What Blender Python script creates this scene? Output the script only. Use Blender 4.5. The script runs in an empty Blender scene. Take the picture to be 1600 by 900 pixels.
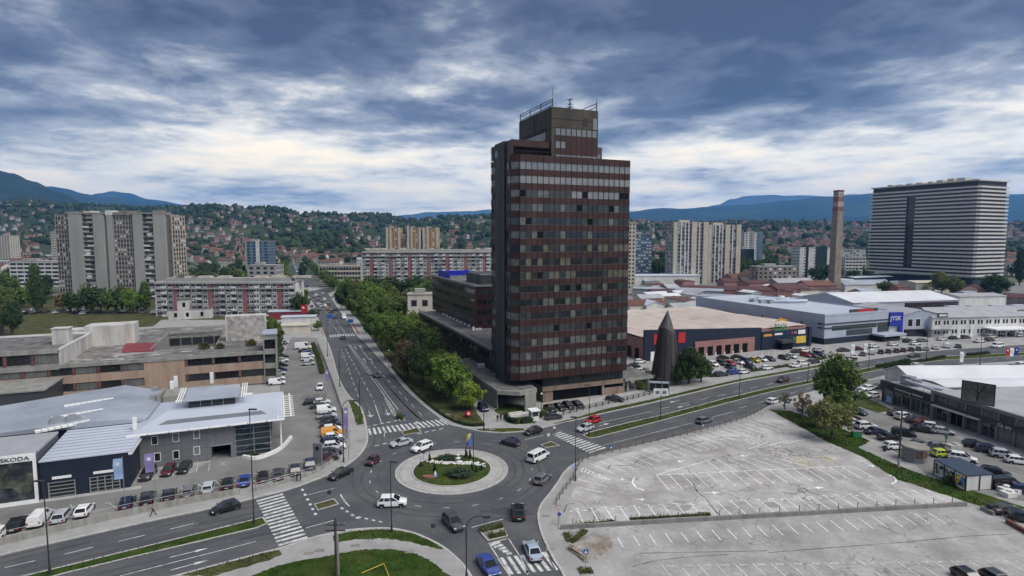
import bpy, bmesh, math, random
from mathutils import Vector, Matrix
random.seed(7)
ORD = ['first', 'second', 'third', 'fourth', 'fifth', 'sixth', 'seventh', 'eighth', 'ninth', 'tenth', 'eleventh', 'twelfth', 'thirteenth', 'fourteenth', 'fifteenth', 'sixteenth', 'seventeenth', 'eighteenth', 'nineteenth', 'twentieth', 'twenty-first', 'twenty-second', 'twenty-third', 'twenty-fourth', 'twenty-fifth', 'twenty-sixth', 'twenty-seventh']
S = bpy.context.scene
C = S.collection
R = math.radians
# ---------------------------------------------------------------- camera
F, CX, CY, PIT, HC = 900.0, 800.0, 450.0, math.atan(79/900.0), 41.0
cam = bpy.data.cameras.new('camera'); camo = bpy.data.objects.new('camera', cam); C.objects.link(camo)
camo.location = (0, 0, HC); camo.rotation_euler = (math.pi/2-PIT, 0, 0)
cam.sensor_width = 36; cam.lens = 36*F/1600; cam.clip_start = 1; cam.clip_end = 60000
S.camera = camo
# ---------------------------------------------------------------- sky: broken layer of storm cloud, bright low band
SUN_EL, SUN_AZ = 52, 122         # degrees; azimuth clockwise from +Y (sun behind the camera, to the right)
W = bpy.data.worlds.new('World'); S.world = W; W.use_nodes = True
nt = W.node_tree; nt.nodes.clear()
def nd(t, **k):
    n = nt.nodes.new(t)
    for a, b in k.items(): setattr(n, a, b)
    return n
def mth(op, a, b=None, c=None, clamp=False):
    n = nd('ShaderNodeMath', operation=op); n.use_clamp = clamp
    for i, v in enumerate((a, b, c)):
        if v is None: continue
        if isinstance(v, (int, float)): n.inputs[i].default_value = v
        else: nt.links.new(v, n.inputs[i])
    return n.outputs[0]
tc = nd('ShaderNodeTexCoord'); sp = nd('ShaderNodeSeparateXYZ'); nt.links.new(tc.outputs['Generated'], sp.inputs[0])
zc = mth('ADD', mth('MAXIMUM', sp.outputs[2], 0.0), 0.10)
cx = mth('DIVIDE', sp.outputs[0], zc); cy = mth('DIVIDE', sp.outputs[1], zc)
cb = nd('ShaderNodeCombineXYZ'); nt.links.new(cx, cb.inputs[0]); nt.links.new(cy, cb.inputs[1])
def noise(scale, det, rough, dist, off):
    mp = nd('ShaderNodeMapping'); mp.inputs['Location'].default_value = off; nt.links.new(cb.outputs[0], mp.inputs[0])
    mp.inputs['Rotation'].default_value = (0, 0, R(18))
    n = nd('ShaderNodeTexNoise'); nt.links.new(mp.outputs[0], n.inputs['Vector'])
    n.inputs['Scale'].default_value = scale; n.inputs['Detail'].default_value = det
    n.inputs['Roughness'].default_value = rough; n.inputs['Distortion'].default_value = dist
    return n.outputs[0]
n1 = noise(0.75, 8, 0.50, 0.12, (31.1, 14.7, 0.0)); n2 = noise(2.3, 10, 0.60, 0.25, (-7.3, -12.2, 0.4)); n3 = noise(6.5, 8, 0.62, 0.15, (2.7, 5.9, 0.2))
mr = nd('ShaderNodeMapRange', interpolation_type='SMOOTHSTEP'); nt.links.new(sp.outputs[2], mr.inputs['Value'])
mr.inputs['From Min'].default_value = 0.08; mr.inputs['From Max'].default_value = 0.26
amp = mth('MULTIPLY_ADD', mr.outputs[0], 0.42, 0.58)        # thinner, paler cloud towards the horizon
dk = mth('MULTIPLY', mth('ADD', mth('ADD', mth('MULTIPLY_ADD', n1, 2.45, -1.16), mth('MULTIPLY_ADD', n2, 1.25, -0.60)), mth('MULTIPLY_ADD', n3, 0.42, -0.21)), amp)
dk = mth('ADD', dk, mth('MULTIPLY_ADD', mr.outputs[0], 0.49, 0.11), clamp=True)
rp = nd('ShaderNodeValToRGB'); nt.links.new(dk, rp.inputs[0]); cr = rp.color_ramp
cr.elements[0].position = 0.0; cr.elements[0].color = (0.53, 0.455, 0.335, 1)
cr.elements[1].position = 1.0; cr.elements[1].color = (0.0205, 0.0235, 0.040, 1)
for p, c in ((0.20, (0.40, 0.375, 0.325)), (0.45, (0.155, 0.163, 0.178)), (0.70, (0.054, 0.062, 0.086))):
    e = cr.elements.new(p); e.color = (*c, 1)
sky = nd('ShaderNodeTexSky'); sky.sky_type = 'NISHITA'; sky.sun_disc = False
sky.sun_elevation = R(SUN_EL); sky.sun_rotation = R(SUN_AZ)
scl = nd('ShaderNodeMix', data_type='RGBA', blend_type='MULTIPLY'); scl.inputs[0].default_value = 1
nt.links.new(rp.outputs[0], scl.inputs[6]); scl.inputs[7].default_value = (17.0, 17.0, 17.0, 1)
mx = nd('ShaderNodeMix', data_type='RGBA'); mx.inputs[0].default_value = 0.95
nt.links.new(sky.outputs[0], mx.inputs[6]); nt.links.new(scl.outputs[2], mx.inputs[7])
bg = nd('ShaderNodeBackground'); bg.inputs[1].default_value = 0.072; nt.links.new(mx.outputs[2], bg.inputs[0])
ow = nd('ShaderNodeOutputWorld'); nt.links.new(bg.outputs[0], ow.inputs[0])
# ---------------------------------------------------------------- soft sun through the overcast
sl = bpy.data.lights.new('sun', 'SUN'); sl.energy = 1.5; sl.angle = R(45); sl.color = (1.0, 0.965, 0.91)
so = bpy.data.objects.new('sun', sl); C.objects.link(so)
sd = Vector((math.sin(R(SUN_AZ))*math.cos(R(SUN_EL)), math.cos(R(SUN_AZ))*math.cos(R(SUN_EL)), math.sin(R(SUN_EL))))
so.rotation_euler = sd.to_track_quat('Z', 'Y').to_euler(); so.location = (0, 0, 300)
S.view_settings.view_transform = 'Standard'; S.view_settings.look = 'None'
S.view_settings.exposure = 1.4; S.view_settings.gamma = 1; S.view_settings.use_curve_mapping = False
S.render.engine = 'CYCLES'; S.cycles.use_denoising = True
S.cycles.max_bounces = 6; S.cycles.diffuse_bounces = 3; S.cycles.glossy_bounces = 3
S.cycles.transmission_bounces = 4; S.cycles.volume_bounces = 1; S.cycles.transparent_max_bounces = 6
S.cycles.use_adaptive_sampling = True; S.cycles.adaptive_threshold = 0.02
# ---------------------------------------------------------------- ground geometry from the photograph's perspective
_c, _s = math.cos(PIT), math.sin(PIT)
def ray(x, y):
    u = (x-CX)/F; v = -(y-CY)/F
    return u, _c+v*_s, -_s+v*_c
def P(x, y, z=0.0):
    d = ray(x, y); t = (z-HC)/d[2]
    return (d[0]*t, d[1]*t)
def zat(y, Y):
    d = ray(CX, y); return HC+Y*d[2]/d[1]
def PP(pts, z=0.0): return [P(x, y, z) for x, y in pts]
def hd(p, q):
    a, b = P(*p), P(*q); return math.atan2(b[1]-a[1], b[0]-a[0])
# ---------------------------------------------------------------- materials
MT = {}
def lin(c): return tuple(((v/255)/12.92 if v <= 10 else (((v/255)+0.055)/1.055)**2.4) for v in c)
def mat(name, col, rough=0.8, metal=0.0, var=0.12, scale=0.6, bump=0.0, bscale=8.0, spec=0.4, col2=None, thr=(0.45, 0.62),
        objcol=False, coat=0.0, streak=False, trans=0.0, fine=0.0):
    m = bpy.data.materials.new(name); m.use_nodes = True; MT[name] = m
    t = m.node_tree; b = t.nodes['Principled BSDF']
    b.inputs['Roughness'].default_value = rough; b.inputs['Metallic'].default_value = metal
    b.inputs['Specular IOR Level'].default_value = spec
    if coat: b.inputs['Coat Weight'].default_value = coat; b.inputs['Coat Roughness'].default_value = 0.06
    g = t.nodes.new('ShaderNodeNewGeometry')
    src = None
    if objcol:
        oi = t.nodes.new('ShaderNodeObjectInfo'); src = oi.outputs['Color']
    def nz(sc, det=5, rgh=0.6):
        n = t.nodes.new('ShaderNodeTexNoise'); n.inputs['Scale'].default_value = sc; n.inputs['Detail'].default_value = det
        n.inputs['Roughness'].default_value = rgh
        if streak:
            mp = t.nodes.new('ShaderNodeMapping'); mp.inputs['Scale'].default_value = (1, 1, 0.16)
            t.links.new(g.outputs['Position'], mp.inputs[0]); t.links.new(mp.outputs[0], n.inputs['Vector'])
        else: t.links.new(g.outputs['Position'], n.inputs['Vector'])
        return n.outputs[0]
    def mix(f, a, bb, bt='MIX'):
        n = t.nodes.new('ShaderNodeMix'); n.data_type = 'RGBA'; n.blend_type = bt
        for i, v in ((0, f), (6, a), (7, bb)):
            if isinstance(v, (int, float)): n.inputs[i].default_value = v
            elif isinstance(v, tuple): n.inputs[i].default_value = (*v[:3], 1)
            else: t.links.new(v, n.inputs[i])
        return n.outputs[2]
    cur = src if src is not None else tuple(col)
    if col2 is not None:
        r = t.nodes.new('ShaderNodeMapRange'); t.links.new(nz(scale*0.45, 8, 0.65), r.inputs[0])
        r.inputs[1].default_value, r.inputs[2].default_value = thr
        cur = mix(r.outputs[0], cur, tuple(col2))
    if var > 0:
        r = t.nodes.new('ShaderNodeMapRange'); t.links.new(nz(scale), r.inputs[0])
        r.inputs[1].default_value, r.inputs[2].default_value = 0.3, 0.7
        r.inputs[3].default_value, r.inputs[4].default_value = 1-var*1.4, 1+var
        cmb = t.nodes.new('ShaderNodeCombineColor')
        for i in range(3): t.links.new(r.outputs[0], cmb.inputs[i])
        cur = mix(1.0, cur, cmb.outputs[0], 'MULTIPLY')
    if fine > 0:
        r = t.nodes.new('ShaderNodeMapRange'); t.links.new(nz(scale*9, 6, 0.7), r.inputs[0])
        r.inputs[1].default_value, r.inputs[2].default_value = 0.32, 0.68
        r.inputs[3].default_value, r.inputs[4].default_value = 1-fine, 1+fine
        cmb = t.nodes.new('ShaderNodeCombineColor')
        for i in range(3): t.links.new(r.outputs[0], cmb.inputs[i])
        cur = mix(1.0, cur, cmb.outputs[0], 'MULTIPLY')
    if isinstance(cur, tuple): b.inputs['Base Color'].default_value = (*cur, 1)
    else: t.links.new(cur, b.inputs['Base Color'])
    if bump > 0:
        bp = t.nodes.new('ShaderNodeBump'); bp.inputs['Strength'].default_value = bump; bp.inputs['Distance'].default_value = 0.1
        t.links.new(nz(bscale), bp.inputs['Height']); t.links.new(bp.outputs[0], b.inputs['Normal'])
    if trans > 0:
        tr = t.nodes.new('ShaderNodeBsdfTranslucent'); ms = t.nodes.new('ShaderNodeMixShader'); ms.inputs[0].default_value = trans
        if isinstance(cur, tuple): tr.inputs[0].default_value = (*cur, 1)
        else: t.links.new(cur, tr.inputs[0])
        o = t.nodes['Material Output']
        t.links.new(b.outputs[0], ms.inputs[1]); t.links.new(tr.outputs[0], ms.inputs[2]); t.links.new(ms.outputs[0], o.inputs[0])
    return m
def glass(name, col, rough=0.08, spec=0.9, var=0.3, scale=0.35):
    return mat(name, col, rough=rough, var=var, scale=scale, spec=spec, coat=0.0)
# ---------------------------------------------------------------- mesh builder
class MB:
    def __init__(s): s.v = []; s.f = []; s.m = []
    def face(s, pts, mi=0):
        n = len(s.v); s.v += [tuple(p) for p in pts]; s.f.append(tuple(range(n, n+len(pts)))); s.m.append(mi); return s
    def hexa(s, b, t, mi=0, tmi=None):          # bottom ring (ccw from above) and top ring
        n = len(s.v); k = len(b); s.v += [tuple(p) for p in b]+[tuple(p) for p in t]
        s.f.append(tuple(range(n+k-1, n-1, -1))); s.m.append(mi)
        s.f.append(tuple(range(n+k, n+2*k))); s.m.append(mi if tmi is None else tmi)
        for i in range(k):
            j = (i+1) % k; s.f.append((n+i, n+j, n+k+j, n+k+i)); s.m.append(mi)
        return s
    def box(s, x0, x1, y0, y1, z0, z1, mi=0, tmi=None):
        r = [(x0, y0), (x1, y0), (x1, y1), (x0, y1)]
        return s.hexa([(x, y, z0) for x, y in r], [(x, y, z1) for x, y in r], mi, tmi)
    def prism(s, poly, z0, z1, mi=0, tmi=None):
        a = sum(poly[i][0]*poly[(i+1) % len(poly)][1]-poly[(i+1) % len(poly)][0]*poly[i][1] for i in range(len(poly)))
        if a < 0: poly = poly[::-1]
        return s.hexa([(p[0], p[1], z0) for p in poly], [(p[0], p[1], z1) for p in poly], mi, tmi)
    def fbox(s, fc, u0, u1, z0, z1, o0, o1, mi=0):   # box on a facade: fc=(x,y,dx,dy); outward = (dy,-dx)
        x, y, dx, dy = fc
        def q(u, o): return (x+dx*u+dy*o, y+dy*u-dx*o)
        r = [q(u0, o1), q(u1, o1), q(u1, o0), q(u0, o0)]
        return s.hexa([(*p, z0) for p in r], [(*p, z1) for p in r], mi)
    def obox(s, c, hx, hy, z0, z1, rz, mi=0):
        ca, sa = math.cos(rz), math.sin(rz)
        r = [(c[0]+ca*x-sa*y, c[1]+sa*x+ca*y) for x, y in ((-hx, -hy), (hx, -hy), (hx, hy), (-hx, hy))]
        return s.hexa([(*p, z0) for p in r], [(*p, z1) for p in r], mi)
    def cyl(s, c, r0, r1, z0, z1, n=10, mi=0, cap=True):
        k = len(s.v)
        for z, r in ((z0, r0), (z1, r1)):
            for i in range(n): a = 2*math.pi*i/n; s.v.append((c[0]+r*math.cos(a), c[1]+r*math.sin(a), z))
        for i in range(n): j = (i+1) % n; s.f.append((k+i, k+j, k+n+j, k+n+i)); s.m.append(mi)
        if cap: s.f.append(tuple(range(k+n, k+2*n))); s.m.append(mi); s.f.append(tuple(range(k+n-1, k-1, -1))); s.m.append(mi)
        return s
    def tube(s, pts, rad, n=6, mi=0):
        rs = rad if isinstance(rad, (list, tuple)) else [rad]*len(pts)
        k = len(s.v); pv = [Vector(p) for p in pts]
        for i, p in enumerate(pv):
            d = (pv[min(i+1, len(pv)-1)]-pv[max(i-1, 0)]).normalized()
            u = d.orthogonal().normalized() if abs(d.z) > 0.98 else d.cross(Vector((0, 0, 1))).normalized()
            w = d.cross(u)
            for j in range(n):
                a = 2*math.pi*j/n; s.v.append(tuple(p+(u*math.cos(a)+w*math.sin(a))*rs[i]))
        for i in range(len(pv)-1):
            for j in range(n):
                q = (j+1) % n; s.f.append((k+i*n+j, k+i*n+q, k+(i+1)*n+q, k+(i+1)*n+j)); s.m.append(mi)
        s.f.append(tuple(range(k, k+n))); s.m.append(mi)
        e = k+(len(pv)-1)*n; s.f.append(tuple(range(e+n-1, e-1, -1))); s.m.append(mi)
        return s
    def ribbon(s, pts, wl, wr, z0, z1, mi=0, closed=False):     # raised strip along a polyline, wl to its left, wr to its right
        n = len(pts); L = []; Rr = []
        for i, p in enumerate(pts):
            a = pts[i-1] if (i or closed) else p; b = pts[(i+1) % n] if (i < n-1 or closed) else p
            d = Vector((b[0]-a[0], b[1]-a[1])); d.normalize(); nx, ny = -d.y, d.x
            L.append((p[0]+nx*wl, p[1]+ny*wl)); Rr.append((p[0]-nx*wr, p[1]-ny*wr))
        for i in range(n if closed else n-1):
            j = (i+1) % n
            r = [Rr[i], Rr[j], L[j], L[i]]
            s.hexa([(*p, z0) for p in r], [(*p, z1) for p in r], mi)
        return s
    def mesh(s, name, mats, smooth=False, angle=None):
        me = bpy.data.meshes.new(name); me.from_pydata(s.v, [], s.f)
        for m in (mats if isinstance(mats, (list, tuple)) else [mats]): me.materials.append(MT[m] if isinstance(m, str) else m)
        if max(s.m, default=0): me.polygons.foreach_set('material_index', s.m)
        if smooth: me.polygons.foreach_set('use_smooth', [True]*len(s.f))
        me.update()
        if smooth and angle: me.set_sharp_from_angle(angle=R(angle))
        return me
    def build(s, name, mats, parent=None, loc=None, rz=0, smooth=False, angle=None):
        return link(name, s.mesh(name, mats, smooth, angle), parent, loc, rz)
def split_boxes(mb, name, mats, parent):                 # every box of the builder becomes a part of its own
    for i in range(len(mb.v)//8):
        q = MB(); q.v = mb.v[8*i:8*i+8]; q.f = [tuple(k-8*i for k in f) for f in mb.f[6*i:6*i+6]]; q.m = [0]*6
        ms = mats if isinstance(mats, (list, tuple)) else [mats]
        q.build(name, ms[mb.m[6*i]], parent)
def link(name, me, parent=None, loc=None, rz=0):
    o = bpy.data.objects.new(name, me); C.objects.link(o)
    if parent: o.parent = parent
    if loc is not None: o.location = (loc[0], loc[1], loc[2] if len(loc) > 2 else 0)
    if rz: o.rotation_euler[2] = rz
    return o
def tag(o, label=None, cat=None, group=None, kind=None):
    if label: o['label'] = label
    if cat: o['category'] = cat
    if group: o['group'] = group
    if kind: o['kind'] = kind
    return o
def thing(name, label, cat, loc=(0, 0, 0), rz=0, group=None):
    o = link(name, None, None, loc, rz); o.empty_display_size = 0.5
    return tag(o, label, cat, group)
def struct(mb, name, mats, label=None, **k):
    o = mb.build(name, mats, **k); o['kind'] = 'structure'
    if label: o['label'] = label
    return o
def copy_tree(o, parent=None):
    c = o.copy(); C.objects.link(c)
    if parent: c.parent = parent
    for ch in o.children: copy_tree(ch, c)
    return c
def fill(poly, z, seg=None):                        # triangulated flat sheet from an outline (may be concave)
    from mathutils.geometry import tessellate_polygon
    mb = MB(); v = [Vector((p[0], p[1], z)) for p in poly]
    mb.v = [tuple(p) for p in v]
    for t in tessellate_polygon([v]):
        a, b, c = (v[i] for i in t)
        if (b-a).cross(c-a).z < 0: t = t[::-1]
        mb.f.append(tuple(t)); mb.m.append(0)
    return mb
def slab(poly, z0, z1, mi=0):                       # raised area: top sheet and a skirt
    mb = fill(poly, z1); n = len(poly); k = len(mb.v)
    a = sum(poly[i][0]*poly[(i+1) % n][1]-poly[(i+1) % n][0]*poly[i][1] for i in range(n))
    mb.v += [(p[0], p[1], z0) for p in poly]
    for i in range(n):
        j = (i+1) % n
        mb.f.append((k+i, k+j, j, i) if a > 0 else (k+j, k+i, i, j)); mb.m.append(mi)
    return mb
def smoothline(pts, n=6):
    out = []
    for i in range(len(pts)-1):
        p0, p1, p2, p3 = pts[max(i-1, 0)], pts[i], pts[i+1], pts[min(i+2, len(pts)-1)]
        for k in range(n):
            t = k/n
            out.append(tuple(0.5*((2*p1[d])+(-p0[d]+p2[d])*t+(2*p0[d]-5*p1[d]+4*p2[d]-p3[d])*t*t+(-p0[d]+3*p1[d]-3*p2[d]+p3[d])*t**3) for d in (0, 1)))
    return out+[tuple(pts[-1])]
# ================================================================ materials used everywhere
mat('asphalt', (0.069, 0.074, 0.082), 0.85, var=0.14, scale=0.22, bump=0.15, bscale=25, col2=(0.094, 0.095, 0.097), fine=0.10)
mat('asphalt_old', (0.20, 0.195, 0.19), 0.9, var=0.12, scale=0.2, bump=0.2, bscale=20, col2=(0.155, 0.15, 0.148))
mat('asphalt_lot', (0.30, 0.293, 0.288), 0.9, var=0.10, scale=0.12, bump=0.2, bscale=15, col2=(0.25, 0.243, 0.238))
mat('concrete', (0.36, 0.35, 0.335), 0.85, var=0.14, scale=0.5, bump=0.2, bscale=12)
mat('concrete_dark', (0.21, 0.205, 0.195), 0.88, var=0.22, scale=0.7, bump=0.3, bscale=6, streak=True)
mat('concrete_wall', (0.27, 0.26, 0.235), 0.88, var=0.25, scale=1.2, bump=0.3, bscale=6, streak=True)
mat('pavement', (0.315, 0.308, 0.30), 0.88, var=0.12, scale=0.35, bump=0.15, bscale=18, col2=(0.27, 0.262, 0.255))
mat('kerb', (0.40, 0.39, 0.375), 0.85, var=0.18, scale=1.5)
mat('marking', (0.56, 0.56, 0.55), 0.7, var=0.22, scale=1.6, col2=(0.22, 0.22, 0.22), thr=(0.50, 0.66), fine=0.15)
mat('marking_worn', (0.80, 0.79, 0.78), 0.8, var=0.2, scale=2.5, col2=(0.48, 0.47, 0.465), thr=(0.52, 0.66))
mat('marking_yellow', (0.50, 0.40, 0.17), 0.8, var=0.3, scale=2.0, col2=(0.35, 0.32, 0.27), thr=(0.42, 0.6))
mat('grass', (0.045, 0.068, 0.016), 0.95, var=0.3, scale=0.5, bump=0.9, bscale=9, col2=(0.072, 0.075, 0.026), spec=0.1, fine=0.35)
mat('grass_lush', (0.030, 0.062, 0.010), 0.95, var=0.3, scale=0.4, bump=0.9, bscale=9, col2=(0.055, 0.075, 0.018), spec=0.1, fine=0.35)
mat('grass_dry', (0.085, 0.082, 0.036), 0.95, var=0.3, scale=0.35, bump=0.9, bscale=7, col2=(0.048, 0.058, 0.022), spec=0.1, fine=0.35)
mat('soil', (0.21, 0.165, 0.13), 0.95, var=0.35, scale=0.6, bump=0.8, bscale=5, col2=(0.29, 0.27, 0.25), thr=(0.42, 0.6))
mat('city_ground', (0.135, 0.14, 0.11), 0.95, var=0.3, scale=0.02, col2=(0.05, 0.068, 0.035), thr=(0.42, 0.55), spec=0.1)
mat('red_path', (0.25, 0.10, 0.075), 0.9, var=0.2, scale=0.6)
mat('black_metal', (0.025, 0.027, 0.03), 0.5, var=0.1)
mat('grey_metal', (0.30, 0.31, 0.32), 0.45, metal=0.4, var=0.1)
mat('white', (0.72, 0.72, 0.71), 0.6, var=0.08, scale=0.7)
mat('white_wall', (0.60, 0.59, 0.57), 0.8, var=0.14, scale=0.35, streak=True)
mat('cream_wall', (0.52, 0.48, 0.41), 0.8, var=0.14, scale=0.35, streak=True)
mat('crack', (0.10, 0.095, 0.09), 0.95, var=0.2)
# parking-lot surface: pale worn concrete asphalt with stains and a net of cracks
def lot_material(name, base, red, dark):
    m = mat(name, base, 0.92, var=0.2, scale=0.22, bump=0.25, bscale=12, col2=red, thr=(0.40, 0.62), fine=0.14)
    t = m.node_tree; b = t.nodes['Principled BSDF']; old = b.inputs['Base Color'].links[0].from_socket
    g = t.nodes.new('ShaderNodeNewGeometry')
    n = t.nodes.new('ShaderNodeTexNoise'); n.inputs['Scale'].default_value = 0.35; n.inputs['Detail'].default_value = 6
    t.links.new(g.outputs['Position'], n.inputs['Vector'])
    mxv = t.nodes.new('ShaderNodeMix'); mxv.data_type = 'VECTOR'; mxv.inputs[0].default_value = 0.72
    sc = t.nodes.new('ShaderNodeVectorMath'); sc.operation = 'SCALE'; sc.inputs['Scale'].default_value = 9.0
    t.links.new(n.outputs['Color'], sc.inputs[0])
    ad = t.nodes.new('ShaderNodeVectorMath'); t.links.new(g.outputs['Position'], ad.inputs[0]); t.links.new(sc.outputs[0], ad.inputs[1])
    v = t.nodes.new('ShaderNodeTexVoronoi'); v.feature = 'DISTANCE_TO_EDGE'; v.inputs['Scale'].default_value = 0.085
    t.links.new(ad.outputs[0], v.inputs['Vector'])
    r = t.nodes.new('ShaderNodeMapRange'); t.links.new(v.outputs['Distance'], r.inputs[0])
    r.inputs[1].default_value, r.inputs[2].default_value, r.inputs[3].default_value, r.inputs[4].default_value = 0.004, 0.013, 0.85, 0.0
    n2 = t.nodes.new('ShaderNodeTexNoise'); n2.inputs['Scale'].default_value = 0.07; n2.inputs['Detail'].default_value = 3
    t.links.new(g.outputs['Position'], n2.inputs['Vector'])
    r2 = t.nodes.new('ShaderNodeMapRange'); t.links.new(n2.outputs[0], r2.inputs[0])
    r2.inputs[1].default_value, r2.inputs[2].default_value = 0.42, 0.58
    mu = t.nodes.new('ShaderNodeMath'); mu.operation = 'MULTIPLY'; t.links.new(r.outputs[0], mu.inputs[0]); t.links.new(r2.outputs[0], mu.inputs[1])
    mm = t.nodes.new('ShaderNodeMix'); mm.data_type = 'RGBA'; t.links.new(mu.outputs[0], mm.inputs[0]); t.links.new(old, mm.inputs[6])
    mm.inputs[7].default_value = (*dark, 1); t.links.new(mm.outputs[2], b.inputs['Base Color'])
lot_material('lot', (0.43, 0.418, 0.412), (0.29, 0.272, 0.262), (0.09, 0.085, 0.08))
lot_material('lot_low', (0.34, 0.333, 0.327), (0.285, 0.276, 0.268), (0.15, 0.145, 0.14))

# ================================================================ ground
Z1, Z2, Z3, ZM, ZL = 0.12, 0.124, 0.128, 0.006, 0.134
g = MB(); NA = 48
rad = [0, 40, 120, 300, 700, 1500, 3000, 6000, 10000, 15000]
for i in range(len(rad)-1):
    for k in range(NA):
        a0, a1 = 2*math.pi*k/NA, 2*math.pi*(k+1)/NA
        q = [(rad[i]*math.cos(a0), rad[i]*math.sin(a0)), (rad[i+1]*math.cos(a0), rad[i+1]*math.sin(a0)), (rad[i+1]*math.cos(a1), rad[i+1]*math.sin(a1)), (rad[i]*math.cos(a1), rad[i]*math.sin(a1))]
        if i == 0: q = q[1:]+[q[0]]; q = q[:2]+[q[3]] if False else [q[3], q[0], q[1]]
        g.face([(x, y, -0.06) for x, y in q])
struct(g, 'ground', 'city_ground')
struct(fill([(-320, 20), (440, 20), (440, 452), (-320, 452)], 0.0), 'road', 'asphalt', 'grey asphalt of the roundabout, boulevard and avenue')
far = [P(*p) for p in ((476, 459), (462, 427), (456, 407.5), (455.3, 401))]; fr2 = [P(*p) for p in ((509, 459), (477.5, 428), (462, 407.5), (460, 401))]
struct(fill(far+fr2[::-1], 0.004), 'avenue', 'asphalt', 'far stretch of the straight avenue')

KNW = [(-120, 900), (0, 868.8), (75, 851), (155, 833), (240, 814), (327, 796), (400, 778.5), (441, 768.8), (475, 757.5), (510, 743.8), (540, 729), (560, 714), (571, 700), (575, 687), (574, 672), (571, 655), (565, 638), (556, 628), (546, 619), (535, 602), (527, 582), (520, 556), (513, 536), (506, 521), (499, 502), (491.6, 479), (482, 463), (474, 457)]
KNE = [(513, 459), (534, 491), (547, 506), (557, 524), (570, 536), (610, 580), (632.5, 607.5), (662.5, 635), (697.5, 661), (712, 666.5), (729, 670.5), (752, 675), (785, 677), (815, 675), (835, 672), (865, 665), (905, 655.5), (945, 646), (1015, 631), (1085, 614), (1160, 596.5), (1260, 579), (1340, 565), (1450, 549.5), (1550, 542), (1700, 532)]
KSE = [(905, 960), (877, 895), (867, 880), (855, 857), (846, 837), (841, 818), (840, 803), (845, 788), (857, 773), (872, 752), (882, 737), (897, 725), (925, 714), (975, 701), (1050, 684), (1135, 662), (1172, 650), (1215, 629), (1270, 612), (1340, 597), (1375, 590), (1412, 580), (1525, 569), (1700, 558)]
KSW = [(240, 909), (280, 898.5), (400, 866.5), (437, 857), (482, 842), (510, 835), (540, 829), (575, 826), (612, 826), (650, 834), (687, 851), (712, 870), (734, 895), (770, 960)]
def sm(k, n=4): return smoothline(PP(k), n)
knw, kne, kse, ksw = sm(KNW), sm(KNE), sm(KSE), sm(KSW)
struct(slab(knw+[(-150, 470), (-330, 470), (-330, 40)], -0.02, Z1), 'pavement', 'pavement', 'grey pavement before the car showrooms')
struct(slab([(-140, 470)]+kne+[(460, 260), (460, 470)], -0.02, Z1), 'pavement', 'pavement', 'pavement around the dark office tower')
struct(slab(kse+[(460, 250), (460, 30)], -0.02, Z1), 'pavement', 'pavement', 'pavement beside the empty car park')
struct(slab(ksw+[(0, 40), (-70, 40)], -0.02, Z1), 'pavement', 'pavement', 'curved footpath south west of the roundabout')
kb = MB()
for k in (knw, ksw): kb.ribbon(k, 0.0, 0.0, -0.02, 0.15)
def kerb(line, left, name='kerb'):
    m = MB(); m.ribbon(line, 0.02 if not left else 0.32, 0.32 if not left else 0.02, -0.02, 0.15)
    return struct(m, name, 'kerb')
kerb(knw, True); kerb(kne, True); kerb(kse, False); kerb(ksw, False)
def island(pts, name, top, label=None, zt=0.16, kw=0.28, smn=0):
    w = PP(pts)
    if smn: w = smoothline(w+[w[0]], smn)[:-1]
    o = struct(slab(w, -0.02, zt-0.01), name, top, label)
    a = sum(w[i][0]*w[(i+1) % len(w)][1]-w[(i+1) % len(w)][0]*w[i][1] for i in range(len(w)))
    m = MB(); m.ribbon(w, kw if a > 0 else 0.0, 0.0 if a > 0 else kw, -0.02, zt+0.01, closed=True); struct(m, 'kerb', 'kerb')
    return o
# medians
island([(-60, 925), (45, 899), (150, 873.5), (250, 849), (395, 813), (412, 809), (419, 819), (400, 827), (262, 859.5), (200, 874), (105, 897), (10, 922)], 'median_strip', 'grass_lush', 'grass median of the boulevard west of the roundabout')
island([(910, 681), (920, 676), (985, 660), (1035, 649), (1135, 622.5), (1200, 607), (1260, 595.5), (1340, 578), (1420, 563), (1480, 557), (1600, 551), (1605, 556), (1480, 563), (1420, 570), (1342, 585), (1267, 600), (1200, 614.5), (1135, 631), (1010, 664.5), (935, 684), (920, 686)], 'median_strip', 'grass', 'grass median of the boulevard east of the roundabout')
island([(490, 789), (522, 780), (530, 789), (496, 799)], 'traffic_island', 'grass_dry', 'grassy splitter island west of the roundabout')
island([(627, 675), (652, 669), (659, 676), (630, 681)], 'traffic_island', 'grass_dry', 'grassy splitter island north of the roundabout')
island([(620, 651), (629, 653), (634, 658), (624, 659)], 'traffic_island', 'grass', 'small planted island on the avenue')
island([(844, 696), (861, 690.5), (875, 697), (852, 701)], 'traffic_island', 'grass_dry', 'grassy splitter island east of the roundabout')
island([(747, 829), (784, 820), (794, 839), (762, 847)], 'traffic_island', 'soil', 'planted splitter island south of the roundabout')
def lerp_(a, b, t): return (a[0]+(b[0]-a[0])*t, a[1]+(b[1]-a[1])*t)
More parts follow.
